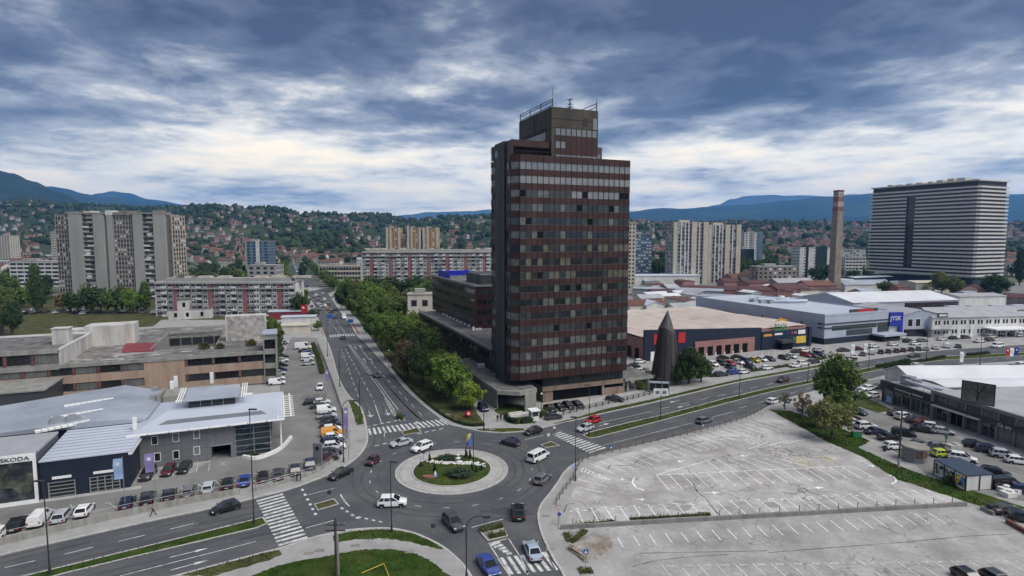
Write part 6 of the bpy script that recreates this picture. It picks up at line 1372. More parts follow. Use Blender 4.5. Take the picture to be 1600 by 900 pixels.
# two ruined houses on the crest
for px, lab in ((568, 'ruined villa on the skyline, left of two'), (578, 'ruined villa on the skyline, right of two')):
    Y = 2650; X, Yg = at(px, Y); fr = FW((X, Yg), 10); t = thing('ruined_villa', lab, 'house', (X, Yg, hill_z(px, Y)-3), R(10)); m = MB(); m.box(0, 20, 0, 14, 0, 20); m.box(2, 7, -0.1, 0, 6, 14); m.build('wall', 'house_brick', t)
    m = MB(); m.box(-1, 21, -1, 15, 20, 22); m.build('roof', 'roof_tile_brown', t)
# ---- haze between here and the mountains
hz = MB(); hz.box(-16500, 16500, -15400, 15600, -9, 1200); hz_o = None
vm = bpy.data.materials.new('haze'); vm.use_nodes = True; t_ = vm.node_tree; t_.nodes.clear()
pv = t_.nodes.new('ShaderNodeVolumePrincipled'); om = t_.nodes.new('ShaderNodeOutputMaterial'); t_.links.new(pv.outputs[0], om.inputs['Volume'])
pv.inputs['Color'].default_value = (0.17, 0.47, 1.0, 1); pv.inputs['Density'].default_value = 0.000065; pv.inputs['Anisotropy'].default_value = 0.15
MT['haze'] = vm; o = hz.build('haze', 'haze'); tag(o, 'blue haze over the distant hills', None, None, 'stuff')
# ================================================================ trees
mat('leaf', (0.05, 0.08, 0.02), 0.75, var=0.45, scale=0.55, objcol=True, spec=0.25, trans=0.3)
mat('bark', (0.075, 0.058, 0.045), 0.95, var=0.3, scale=1.5)
rl = random.Random(21)
def crown_mesh(kind, nleaf, size, seed):
    r = np.random.default_rng(seed); cl = []
    if kind == 'round':
        while len(cl) < 44:
            p = r.uniform(-1, 1, 3)
            d = np.linalg.norm(p*[1, 1, 1.05])
            if 0.35 < d < 1: cl.append((p*[0.8, 0.8, 0.82], r.uniform(0.22, 0.4)))
        for _ in range(12):
            p = r.normal(size=3); p /= np.linalg.norm(p); cl.append((p*r.uniform(0.9, 1.12), r.uniform(0.08, 0.2)))
        cl.append((np.zeros(3), 0.5))
    elif kind == 'poplar':
        for i in range(30):
            z = -1+2*(i+0.5)/30; w = 0.85*(1-abs(z)**2.2)**0.6*(0.75 if z > 0.3 else 1); a = r.uniform(0, 6.28); q = w*r.uniform(0.2, 0.75); cl.append((np.array([q*math.cos(a), q*math.sin(a), z*0.92]), r.uniform(0.28, 0.42)))
    elif kind == 'cone':
        for i in range(34):
            z = -1+2*(i+0.5)/34; w = (1-z)*0.46; a = r.uniform(0, 6.28); q = w*r.uniform(0.4, 1.0); cl.append((np.array([q*math.cos(a), q*math.sin(a), z*0.95]), 0.12+0.16*(1-z)))
    elif kind == 'airy':
        while len(cl) < 22:
            p = r.uniform(-1, 1, 3)
            if 0.3 < np.linalg.norm(p) < 1: cl.append((p*[0.85, 0.85, 0.9], r.uniform(0.12, 0.24)))
    w = np.array([c[1]**2 for c in cl]); w /= w.sum()
    idx = r.choice(len(cl), nleaf, p=w); cen = np.array([cl[i][0] for i in idx]); rad = np.array([cl[i][1] for i in idx])
    d = r.normal(size=(nleaf, 3)); d /= np.linalg.norm(d, axis=1)[:, None]
    pos = cen+d*(rad*r.uniform(0.55, 1.05, nleaf))[:, None]
    nrm = d*0.8+r.normal(size=(nleaf, 3))*0.55+np.array([0, 0, 0.35]); nrm /= np.linalg.norm(nrm, axis=1)[:, None]
    t = np.cross(nrm, r.normal(size=(nleaf, 3))); t /= np.linalg.norm(t, axis=1)[:, None]; b = np.cross(nrm, t)
    s = (size*r.uniform(0.6, 1.3, nleaf))[:, None]
    V = np.stack([pos+t*s, pos+b*s*0.62, pos-t*s, pos-b*s*0.62], 1).reshape(-1, 3)
    me = bpy.data.meshes.new('crown'); me.vertices.add(len(V)); me.vertices.foreach_set('co', V.ravel().astype(np.float32))
    me.loops.add(nleaf*4); me.loops.foreach_set('vertex_index', np.arange(nleaf*4, dtype=np.int32)); me.polygons.add(nleaf)
    me.polygons.foreach_set('loop_start', np.arange(0, nleaf*4, 4, dtype=np.int32)); me.polygons.foreach_set('loop_total', np.full(nleaf, 4, np.int32))
    me.materials.append(MT['leaf']); me.update(calc_edges=True); return me
CR = {'round': [crown_mesh('round', 8000, 0.066, s) for s in (1, 2, 3, 4)], 'poplar': [crown_mesh('poplar', 4500, 0.075, 5)], 'cone': [crown_mesh('cone', 3800, 0.075, 6)], 'airy': [crown_mesh('airy', 1600, 0.06, 7)], 'far': [crown_mesh('round', 1100, 0.13, s) for s in (8, 9, 10)], 'farpop': [crown_mesh('poplar', 800, 0.15, 11)], 'bush': [crown_mesh('round', 2600, 0.09, 12)]}
def trunk_mesh(seed):
    r = random.Random(seed); m = MB(); m.tube([(0, 0, -0.1), (0.02, 0.01, 0.35), (r.uniform(-.03, .03), 0.02, 0.7)], [0.05, 0.036, 0.02], 8)
    for k in range(6):
        a = 2*math.pi*k/6+r.random(); z = 0.3+0.05*k
        m.tube([(0, 0, z), (0.12*math.cos(a), 0.12*math.sin(a), z+0.14), (0.27*math.cos(a), 0.27*math.sin(a), z+0.25)], [0.022, 0.014, 0.006], 5)
    return m.mesh('trunk', 'bark')
TR = [trunk_mesh(s) for s in range(3)]
LC = {'mid': (0.075, 0.108, 0.026), 'dark': (0.038, 0.062, 0.022), 'bright': (0.125, 0.175, 0.03), 'red': (0.115, 0.082, 0.042), 'olive': (0.10, 0.112, 0.038), 'far': (0.042, 0.064, 0.026), 'fresh': (0.095, 0.145, 0.028)}
CW = {'mid': 'mid green', 'dark': 'dark green', 'bright': 'bright yellow-green', 'red': 'reddish brown', 'olive': 'olive green', 'far': 'dark green', 'fresh': 'fresh green'}
def tree(x, y, h, r, kind, col, label, name='tree', cat='tree', group=None, z=0.1, low=0.17):
    t = thing(name, label, cat, (x, y, z), rl.uniform(0, 6.28), group)
    c = link('crown', rl.choice(CR[kind]), t, (0, 0, h*(1+low)/2)); c.scale = (r, r, h*(1-low)/2)
    k = LC[col]; j = 1.55*rl.uniform(0.85, 1.15); c.color = (k[0]*j*rl.uniform(0.92, 1.08), k[1]*j, k[2]*j, 1)
    s = link('trunk', rl.choice(TR), t); s.scale = (h*0.75, h*0.75, h*0.95) if kind != 'poplar' else (h*0.3, h*0.3, h)
    return t
AV = [(735, 642, 6.6, 2.8, 'round', 'bright'), (706, 628, 11, 4.6, 'round', 'fresh'), (690, 612, 10.5, 4.0, 'round', 'mid'), (661, 600, 11.5, 3.8, 'round', 'dark'), (637, 592, 10.5, 3.4, 'round', 'red'),
      (650, 575, 12, 4.2, 'round', 'dark'), (626, 563, 12.5, 4.6, 'round', 'mid'), (606, 548, 13, 4.6, 'round', 'fresh'), (588, 535, 12.5, 4.2, 'round', 'mid'), (600, 522, 14, 5.2, 'round', 'mid'),
      (574, 510, 14, 5.0, 'round', 'mid'), (592, 498, 15, 5.6, 'round', 'fresh'), (558, 494, 13, 5, 'round', 'mid'), (543, 485, 14, 6, 'round', 'dark'), (618, 508, 13.5, 5, 'round', 'mid'),
      (640, 540, 12, 4.5, 'round', 'fresh'), (668, 560, 11, 4, 'round', 'mid'), (574, 484, 15, 6, 'round', 'fresh'), (602, 482, 15, 6, 'round', 'mid'), (655, 520, 9, 3.8, 'round', 'olive'), (560, 474, 14, 6, 'round', 'olive'), (683, 585, 9, 3.4, 'round', 'dark')]
order = ['nearest the roundabout', 'second from the roundabout', 'third from the roundabout', 'fourth from the roundabout', 'fifth from the roundabout']
for i, (px, py, h_, r_, kd, cl) in enumerate(AV):
    x, y = P(px, py); h_ *= 1.06; r_ *= 1.22
    lab = '%s tree %s on the avenue lawn' % (CW[cl], order[i] if i < 5 else 'in the avenue grove, number %s from the roundabout' % (['six', 'seven', 'eight', 'nine', 'ten', 'eleven', 'twelve', 'thirteen', 'fourteen', 'fifteen', 'sixteen', 'seventeen', 'eighteen', 'nineteen', 'twenty', 'twenty-one', 'twenty-two'][i-5]))
    tree(x, y, h_, r_, kd, cl, lab, 'avenue_tree', group='trees along the avenue')
for px, py, h_, r_, kd, cl, lab in (
    (1305, 652, 14.3, 5.6, 'round', 'mid', 'big green tree standing by the boulevard and the showroom lot'), (1299, 688, 8.6, 3.9, 'round', 'olive', 'light olive tree in front of the big green tree'),
    (1253, 656, 6.4, 2.3, 'airy', 'red', 'thin brownish tree at the corner of the empty car park'), (1226, 640, 4.2, 1.6, 'airy', 'olive', 'spindly sapling at the end of the car park railing'),
    (1318, 665, 7, 3.0, 'round', 'mid', 'leafy tree overhanging the showroom cars'), (1278, 668, 5.2, 2.4, 'round', 'olive', 'low leafy tree left of the olive tree'),
    (1076, 600, 10.2, 4.6, 'round', 'dark', 'dense dark tree right of the cone building'), (1095, 598, 7, 3.4, 'round', 'dark', 'lower dark tree beside the cone building'), (1058, 602, 6, 2.6, 'round', 'dark', 'dark shrubby tree in front of the cone building'), (1010, 602, 5, 2.4, 'airy', 'olive', 'pale bushy tree between tower and cone'),
    (428, 592, 12, 2.6, 'poplar', 'mid', 'tall narrow tree by the derelict stair tower'), (431, 568, 11, 3.2, 'round', 'dark', 'dark tree behind the narrow tree in the west lot'), (430, 548, 11, 3.2, 'round', 'mid', 'green tree third behind the derelict stair tower'), (425, 532, 9, 3, 'round', 'mid', 'small tree at the far end of the west lot'),
    (497, 517, 4.5, 2.2, 'bush', 'olive', 'olive shrub by the red cycle path'), (489, 502, 6, 3.2, 'bush', 'dark', 'dark round shrub before the petrol kiosk'), (468, 497, 13, 4.6, 'round', 'dark', 'dark tree right of the balconied slab'), (472, 484, 12, 4.4, 'round', 'mid', 'tree behind the dark one at the slab end'), (463, 474, 12, 4.4, 'round', 'dark', 'tree at the far corner of the balconied slab'),
    (58, 492, 26, 4.4, 'poplar', 'dark', 'tall dark poplar left of the concrete block'), (20, 528, 15, 3.6, 'round', 'dark', 'dark pine-like tree on the dry field'), (4, 524, 20, 5, 'round', 'mid', 'tall tree at the left edge of the field'), (-12, 505, 18, 6, 'round', 'olive', 'olive tree cut by the left edge'),
    (228, 488, 16, 4.2, 'poplar', 'mid', 'yellowish poplar at the slab corner'), (208, 490, 13, 5.0, 'round', 'fresh', 'light green tree left of the yellowish poplar'), (1593, 446, 30, 6, 'poplar', 'dark', 'tall dark poplar at the right edge'), (1556, 468, 16, 8, 'round', 'dark', 'dark round tree below the banded high-rise'), (1470, 464, 17, 7, 'round', 'olive', 'grey-green tree before the banded high-rise'), (1490, 466, 15, 6, 'round', 'olive', 'second grey-green tree before the banded high-rise'), (1450, 468, 12, 4, 'airy', 'olive', 'bare greyish tree before the banded high-rise'), (1385, 460, 10, 6, 'round', 'mid', 'tree by the dark restaurant pavilion')):
    x, y = P(px, py); tree(x, y, h_, r_, kd, cl, lab)
rows_t = [('in the row before the concrete block', [(100+i*11.5, 489+rl.uniform(-3, 2), rl.uniform(10, 16), rl.uniform(3.8, 5.5), rl.choice(['dark', 'dark', 'mid', 'red'])) for i in range(11)]),
          ('behind the field at the left', [(rl.uniform(-10, 85), rl.uniform(462, 486), rl.uniform(11, 18), rl.uniform(4.5, 7), rl.choice(['dark', 'mid'])) for i in range(14)]),
          ('along the far left side of the avenue', [(424+i*2.1-rl.uniform(0, 4), 470-i*4.6, rl.uniform(9, 13), rl.uniform(4, 5.5), rl.choice(['dark', 'mid'])) for i in range(13)]),
          ('along the far right side of the avenue', [(521-i*3.7, 455-i*3.6, rl.uniform(9, 13), rl.uniform(4.5, 6), rl.choice(['dark', 'mid', 'mid'])) for i in range(13)]),
          ('before the long striped slab', [(575+i*13+rl.uniform(-4, 4), 462-rl.uniform(0, 5), rl.uniform(9, 15), rl.uniform(4.5, 6.5), rl.choice(['mid', 'olive', 'dark'])) for i in range(12)]),
          ('right of the twin cream blocks', [(1148+rl.uniform(0, 70), 436-rl.uniform(0, 8), rl.uniform(14, 22), rl.uniform(5, 9), 'dark') for i in range(13)]),
          ('between the dark tower and the cream blocks', [(1000+rl.uniform(0, 48), 437-rl.uniform(0, 10), rl.uniform(10, 20), rl.uniform(5, 8), 'dark') for i in range(11)]),
          ('on the skyline side of the balconied slab', [(300+rl.uniform(0, 140), 452-rl.uniform(0, 18), rl.uniform(9, 14), rl.uniform(5, 8), rl.choice(['dark', 'mid'])) for i in range(26)]),
          ('near the chimney and the works yard', [(1190+rl.uniform(0, 170), 440-rl.uniform(0, 12), rl.uniform(8, 14), rl.uniform(4, 7), rl.choice(['dark', 'mid'])) for i in range(16)]),
          ('below the hills at the far right', [(1560+rl.uniform(0, 60), 440-rl.uniform(0, 30), rl.uniform(9, 15), rl.uniform(5, 8), 'dark') for i in range(12)])]
rows_t.append(('on the shaded ground behind the avenue grove', [(535+rl.uniform(0, 150), 482-rl.uniform(0, 28), rl.uniform(9, 14), rl.uniform(4.5, 6.5), rl.choice(['mid', 'fresh', 'dark', 'olive'])) for i in range(22)]))
for where, lst in rows_t:
    for q, (px, py, h_, r_, cl) in enumerate(sorted(lst)):
        x, y = P(px, py); tree(x, y, h_, r_, 'far', cl, '%s tree %s, %s from the left' % (CW[cl], where, ORD[q]), 'town_tree', group='trees '+where, z=0)
for i in range(150):          # trees between the town buildings
    px = rl.choice([rl.uniform(-30, 92), rl.uniform(288, 600), rl.uniform(288, 600), rl.uniform(600, 780), rl.uniform(985, 1360), rl.uniform(985, 1360), rl.uniform(1560, 1640)])
    if 448 < px < 470: continue
    Y = rl.uniform(560, 1050); x, y = at(px, Y); w = zone(px)
    tree(x, y, rl.uniform(9, 16), rl.uniform(5, 9), 'far' if rl.random() < 0.85 else 'farpop', 'far', 'dark tree among town buildings %s' % w, 'town_tree', group='trees among the town buildings', z=0)
# hedges, shrubs and planting
def hedge(pts, w, h_, label, col='mid', name='hedge'):
    t = thing(name, label, 'hedge'); L = smoothline(PP(pts), 3); V = []
    r = np.random.default_rng(len(pts)*7+int(h_*100)); tot = sum(math.dist(L[i], L[i+1]) for i in range(len(L)-1)); n = int(tot*w*h_*60)+60
    for k in range(n):
        i = r.integers(0, len(L)-1); p = lerp(L[i], L[i+1], r.uniform()); d = Vector((L[i+1][0]-L[i][0], L[i+1][1]-L[i][1])).normalized(); o = r.uniform(-w/2, w/2)
        c = np.array([p[0]-d.y*o, p[1]+d.x*o, 0.12+h_*(r.uniform()**0.6)]); a = r.normal(size=3); a /= np.linalg.norm(a); b = np.cross(a, r.normal(size=3)); b /= np.linalg.norm(b); s = 0.14*r.uniform(.6, 1.3)
        V += [c+a*s, c+b*s*.7, c-a*s, c-b*s*.7]
    m = MB(); m.v = [tuple(v) for v in V]; m.f = [(4*i, 4*i+1, 4*i+2, 4*i+3) for i in range(n)]; m.m = [0]*n; o = m.build('foliage', 'leaf', t); k = LC[col]; o.color = (*k, 1)
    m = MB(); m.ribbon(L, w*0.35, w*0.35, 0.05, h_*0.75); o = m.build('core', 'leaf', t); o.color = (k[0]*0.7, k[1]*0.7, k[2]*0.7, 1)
hedge([(612, 574), (640, 606), (668, 632), (700, 655), (730, 666), (757, 666)], 0.7, 0.6, 'low dark hedge between avenue pavement and lawn', 'dark')
hedge([(790, 652), (795, 660), (808, 663)], 1.0, 1.3, 'clipped hedge left of the entrance steps', 'dark'); hedge([(814, 663), (825, 661), (837, 656)], 1.0, 1.2, 'clipped hedge right of the entrance steps', 'dark'); hedge([(843, 653), (851, 648)], 1.4, 1.2, 'rounded shrub by the guard booth', 'mid')
hedge([(489, 540), (497, 560), (504, 585)], 1.4, 1.3, 'unkempt hedge along the west lot fence', 'mid'); hedge([(1370, 575), (1400, 569), (1420, 565)], 1.4, 0.9, 'dark clipped hedge on the boulevard median, upper row', 'dark'); hedge([(1384, 577), (1420, 570), (1475, 559)], 1.4, 0.9, 'dark clipped hedge on the boulevard median, lower row', 'dark'); hedge([(1512, 556), (1545, 553)], 1.6, 0.8, 'short hedge piece on the far median', 'dark')
hedge([(1110, 590), (1170, 582), (1230, 573), (1290, 561)], 1.0, 0.8, 'scruffy hedge between boulevard and shop lot', 'mid')
hedge([(900, 823), (935, 820), (960, 818)], 0.8, 0.5, 'weeds growing along the low wall, left stretch', 'fresh', 'weed_strip'); hedge([(985, 813), (1060, 809), (1110, 806)], 0.5, 0.5, 'weeds growing along the low wall, middle stretch', 'olive', 'weed_strip'); hedge([(885, 835), (893, 848), (915, 830)], 1.2, 0.35, 'weeds at the broken corner of the lower car park', 'olive', 'weed_strip'); hedge([(905, 895), (925, 893)], 1.4, 0.3, 'weeds round the blue sign', 'olive', 'weed_strip')
hedge([(622, 653), (628, 656)], 1.2, 1.1, 'shrub on the small avenue island', 'mid'); hedge([(750, 831), (785, 824)], 1.2, 0.6, 'small shrubs on the south island, upper row', 'olive', 'planting'); hedge([(764, 841), (790, 836)], 1.2, 0.5, 'small shrubs on the south island, lower row', 'olive', 'planting')
for px, py, rr, lab in ((698, 718, 1.5, 'flat dark juniper on the roundabout, upper'), (718, 744, 2.2, 'flat dark juniper on the roundabout, lower'), (1485, 757, 1.2, 'green bush before the grey container'), (398, 716, 0.9, 'clipped dark shrub by the glass showroom corner'), (319, 545, 1.6, 'wild bush growing on the derelict roof, left'), (343, 545, 1.4, 'wild bush growing on the derelict roof, right'), (392, 540, 1.6, 'wild bush by the derelict stair tower')):
    dz = 9.3 if py < 560 and px < 400 else 0.4 if 650 < px < 770 else 0.1; x, y = P(px, py, dz); t = thing('shrub', lab, 'shrub', (x, y, dz)); c = link('foliage', CR['bush'][0], t, (0, 0, rr*0.35)); c.scale = (rr, rr*0.8, rr*(0.27 if dz == 0.4 else 0.9)); c.color = (0.06, 0.10, 0.06, 1) if dz == 0.4 else (*LC['mid' if dz != 9.3 else 'olive'], 1)
# ================================================================ vehicles
mat('paint', (0.5, 0.5, 0.5), 0.28, var=0.0, objcol=True, coat=0.7, spec=0.5)
mat('car_glass', (0.012, 0.014, 0.016), 0.05, var=0.0, spec=0.7)
mat('tyre', (0.018, 0.018, 0.018), 0.85, var=0.0); mat('rim', (0.33, 0.33, 0.34), 0.35, metal=0.7, var=0.0)
mat('headlight', (0.62, 0.64, 0.66), 0.1, var=0.0, spec=0.9); mat('taillight', (0.30, 0.012, 0.012), 0.2, var=0.0); mat('plate', (0.6, 0.6, 0.58), 0.5, var=0.0)
TYPES = {  # length width height belt hood tail | rear-base rear-roof front-roof screen-base (fractions)
    'hatchback': (4.15, 1.78, 1.47, 0.93, 0.78, 0.92, 0.03, 0.16, 0.54, 0.76), 'sedan': (4.65, 1.80, 1.44, 0.92, 0.80, 0.95, 0.14, 0.30, 0.54, 0.75),
    'estate': (4.65, 1.80, 1.48, 0.93, 0.80, 0.93, 0.02, 0.12, 0.55, 0.75), 'suv': (4.50, 1.86, 1.67, 1.04, 0.95, 1.03, 0.02, 0.13, 0.55, 0.76),
    'minivan': (5.1, 1.94, 1.96, 1.15, 1.05, 1.15, 0.005, 0.03, 0.70, 0.86), 'panel van': (4.5, 1.84, 1.86, 1.10, 0.98, 1.1, 0.005, 0.02, 0.66, 0.83),
    'high van': (5.9, 2.05, 2.55, 1.25, 1.15, 1.25, 0.004, 0.015, 0.76, 0.88), 'city car': (2.75, 1.60, 1.55, 0.95, 0.82, 0.95, 0.03, 0.10, 0.60, 0.80)}
def car_meshes(tp):
    L, Wd, H, zb, zh, zt, rb0, rr0, fr0, fb0 = TYPES[tp]; w = Wd/2; out = []
    xs = [0, 0.02, 0.07, max(rb0, 0.09), 0.3, 0.5, fb0, 0.90, 0.965, 1.0]
    tops = [zt-0.28, zt-0.06, zt, zb if rb0 > 0.1 else zt, zb, zb, zb-0.02, zh-0.04, zh-0.14, 0.52]
    hw = [0.86, 0.93, 0.975, 0.99, 1, 1, 0.995, 0.96, 0.90, 0.76]
    lo = [0.42, 0.30, 0.22, 0.2, 0.19, 0.19, 0.19, 0.21, 0.26, 0.34]
    m = MB(); K = 9
    for x, tz, q, zl in zip(xs, tops, hw, lo):
        X = (x-0.5)*L; a = w*q; mid = zl+(tz-zl)*0.55
        half = [(0, zl), (a*0.88, zl), (a*0.99, zl+0.12), (a, mid), (a*0.94, tz-0.05), (a*0.86, tz), (0, tz+0.03)]
        ring = [(X, y, z) for y, z in half]+[(X, -y, z) for y, z in half[-2:0:-1]]
        m.v += ring
    n = 12
    for i in range(len(xs)-1):
        for k in range(n): j = (k+1) % n; m.f.append((i*n+k, i*n+j, (i+1)*n+j, (i+1)*n+k)); m.m.append(1 if k in (0, 1, 10, 11) else 0)
    m.f.append(tuple(range(n))); m.m.append(0); e = (len(xs)-1)*n; m.f.append(tuple(range(e+n-1, e-1, -1))); m.m.append(0)
    # greenhouse
    xa, xb, xc, xd = [(v-0.5)*L for v in (rb0, rr0, fr0, fb0)]; wb, wr = w*0.93, w*0.76
    base = [(xa, -wb, zb-0.03), (xd, -wb, zb-0.05), (xd, wb, zb-0.05), (xa, wb, zb-0.03)]; rz = H-0.06
    roof = [(xb, -wr, rz), (xc, -wr, rz), (xc, wr, rz), (xb, wr, rz)]
    for k in range(4): j = (k+1) % 4; m.face([base[k], base[j], roof[j], roof[k]])
    rin = [(xb+0.12, -wr+0.14, H), (xc-0.12, -wr+0.14, H), (xc-0.12, wr-0.14, H), (xb+0.12, wr-0.14, H)]
    for k in range(4): j = (k+1) % 4; m.face([roof[k], roof[j], rin[j], rin[k]])
    m.face(rin)
    R_ = 0.325 if tp not in ('suv', 'high van', 'minivan') else 0.36; xw = ((0.17 if tp != 'city car' else 0.14)-0.5)*L, ((0.815 if tp != 'city car' else 0.86)-0.5)*L
    for s in (-1, 1):
        m.box(xd-0.28, xd-0.12, s*(w+0.08)-0.09, s*(w+0.08)+0.09, zb+0.02, zb+0.15)
        for xq in xw: m.box(xq-R_*1.12, xq+R_*1.12, s*(w-0.02)-0.022, s*(w-0.02)+0.022, 0.2, R_*1.9, 1)
    m.box(L*0.5-0.14, L*0.5-0.02, -w*0.6, w*0.6, 0.26, 0.4, 1); m.box(-L*0.5-0.004, -L*0.5+0.1, -w*0.75, w*0.75, 0.26, 0.44, 1)
    out.append(('body', m.mesh('body', ['paint', 'tyre'], True, 32)))
    def q4(a, b, c, d, sh, off):          # inset patch on a quad, pushed outward
        P4 = [Vector(p) for p in (a, b, c, d)]; cen = sum(P4, Vector())/4; nn = (P4[1]-P4[0]).cross(P4[3]-P4[0]).normalized()
        return [tuple(cen+(p-cen)*sh+nn*off) for p in P4]
    m = MB(); m.face(q4(base[1], base[2], roof[2], roof[1], 0.90, 0.012)); out.append(('windscreen', m.mesh('windscreen', 'car_glass')))
    m = MB()
    if tp not in ('panel van', 'high van'): m.face(q4(base[3], base[0], roof[0], roof[3], 0.82, 0.012)); out.append(('rear_window', m.mesh('rear_window', 'car_glass')))
    for s in (0, 1):
        A, B, Cq, Dq = ((base[0], base[1], roof[1], roof[0]) if s == 0 else (base[2], base[3], roof[3], roof[2])); m = MB()
        def sp(u, v): return lerp3(lerp3(A, B, u), lerp3(Dq, Cq, u), v)
        def lerp3(p, q, t): return tuple(p[i]+(q[i]-p[i])*t for i in range(3))
        segs = ((0.03, 0.28), (0.31, 0.60), (0.63, 0.95)) if tp not in ('panel van', 'high van') else ((0.72, 0.95),)
        if s: segs = tuple((1-b, 1-a) for a, b in segs)
        for u0, u1 in segs:
            nn = Vector((0, -1 if s == 0 else 1, 0.3))*0.014
            m.face([tuple(Vector(sp(u, v))+nn) for u, v in ((u0, 0.10), (u1, 0.10), (u1, 0.88), (u0, 0.88))])
        out.append(('side_window', m.mesh('side_window', 'car_glass')))
    m = MB()
    for x in xw:
        for s in (-1, 1):
            k = len(m.v); N = 14
            for yy, rr in ((s*(w-0.24), R_), (s*(w+0.012), R_), (s*(w+0.016), R_*0.66), (s*(w-0.005), R_*0.6)):
                for i in range(N): a = 2*math.pi*i/N; m.v.append((x+rr*math.cos(a), yy, R_+rr*math.sin(a)))
            for q in range(3):
                for i in range(N): j = (i+1) % N; m.f.append((k+q*N+i, k+q*N+j, k+(q+1)*N+j, k+(q+1)*N+i)); m.m.append(0 if q < 2 else 1)
            m.f.append(tuple(range(k+3*N, k+4*N))); m.m.append(1)
    out.append(('wheels4', m))
    for s in (-1, 1):
        h = MB(); h.box(L*0.5-0.30, L*0.5-0.10, s*w*0.70-0.17, s*w*0.70+0.17, zh-0.30, zh-0.13); out.append(('headlight', h.mesh('headlight', 'headlight')))
        h = MB(); h.box(-L*0.5-0.01, -L*0.5+0.12, s*w*0.76-0.12, s*w*0.76+0.12, zt-0.36, zt-0.14); out.append(('taillight', h.mesh('taillight', 'taillight')))
    h = MB(); h.box(-L/2-0.012, -L/2+0.05, -0.26, 0.26, 0.52, 0.63); out.append(('number_plate', h.mesh('number_plate', 'plate')))
    h = MB(); h.box(L/2-0.1, L/2+0.01, -0.45, 0.45, 0.42, 0.60); out.append(('grille', h.mesh('grille', 'tyre')))
    return out, R_
CAR = {}; RIM = {}
for tp in TYPES:
    parts, R_ = car_meshes(tp); wm = [p for n_, p in parts if n_ == 'wheels4'][0]; L_ = []
    per = len(wm.v)//4; pf = len(wm.f)//4
    for n_, p in parts:
        if n_ != 'wheels4': L_.append((n_, p)); continue
        for i in range(4):
            q = MB(); q.v = wm.v[i*per:(i+1)*per]; q.f = [tuple(a-i*per for a in f_) for f_ in wm.f[i*pf:(i+1)*pf]]; q.m = wm.m[i*pf:(i+1)*pf]; L_.append(('wheel', q.mesh('wheel', ['tyre', 'rim'])))
            r1 = MB(); r1.v = q.v; r1.f = [f_ for f_, k_ in zip(q.f, q.m) if k_]; r1.m = [0]*len(r1.f); t1 = MB(); t1.v = q.v; t1.f = [f_ for f_, k_ in zip(q.f, q.m) if not k_]; t1.m = [0]*len(t1.f); RIM[L_[-1][1].name] = (t1.mesh('wheel', 'tyre'), r1.mesh('rim', 'rim'))
    gl = MB()                                   # joined light version for far cars
    for n_, p in L_:
        if n_ == 'body': continue
        k = len(gl.v); gl.v += [tuple(v.co) for v in p.vertices]; mi = {'wheel': 1, 'headlight': 2, 'taillight': 3, 'number_plate': 4, 'grille': 1}.get(n_, 0)
        for f_ in p.polygons: gl.f.append(tuple(a+k for a in f_.vertices)); gl.m.append(mi)
    CAR[tp] = (L_, gl.mesh('glazing_and_wheels', ['car_glass', 'tyre', 'headlight', 'taillight', 'plate']))
PAINT = {'black': (0.008, 0.008, 0.009), 'white': (0.72, 0.72, 0.72), 'silver': (0.42, 0.44, 0.46), 'grey': (0.13, 0.135, 0.14), 'dark grey': (0.04, 0.042, 0.046), 'navy blue': (0.012, 0.018, 0.055), 'blue': (0.018, 0.05, 0.26), 'red': (0.36, 0.012, 0.018), 'dark red': (0.09, 0.012, 0.016), 'maroon': (0.06, 0.015, 0.02), 'yellow': (0.50, 0.40, 0.05), 'orange': (0.62, 0.26, 0.02), 'pale blue': (0.36, 0.43, 0.52), 'lime': (0.42, 0.48, 0.03), 'green': (0.03, 0.10, 0.06), 'cream': (0.5, 0.46, 0.36)}
rcg = random.Random(17)
def car(px, py, tp, col, ang, label, group=None, z=0.004, far=False, xy=None, s=1.0):
    x, y = xy or P(px, py, z+0.5)
    nm = {'hatchback': 'hatchback_car', 'sedan': 'sedan_car', 'estate': 'estate_car', 'suv': 'suv', 'minivan': 'minivan', 'panel van': 'panel_van', 'high van': 'delivery_van', 'city car': 'city_car'}[tp]
    t = thing(nm, label, 'van' if 'van' in tp else 'car', (x, y, z), ang, group); L_, gl = CAR[tp]
    if s != 1: t.scale = (s, s, s)
    c = PAINT[col]; j = rcg.uniform(0.92, 1.08)
    if far:
        b = link('body', L_[0][1], t); b.color = (c[0]*j, c[1]*j, c[2]*j, 1); link('glazing_and_wheels', gl, t)
    else:
        for n_, me in L_:
            if n_ == 'wheel': o = link('wheel', RIM[me.name][0], t); link('rim', RIM[me.name][1], o); continue
            o = link(n_, me, t)
            if n_ == 'body': o.color = (c[0]*j, c[1]*j, c[2]*j, 1)
    return t
def nose(px, py, qx, qy): return hd((px, py), (qx, qy))
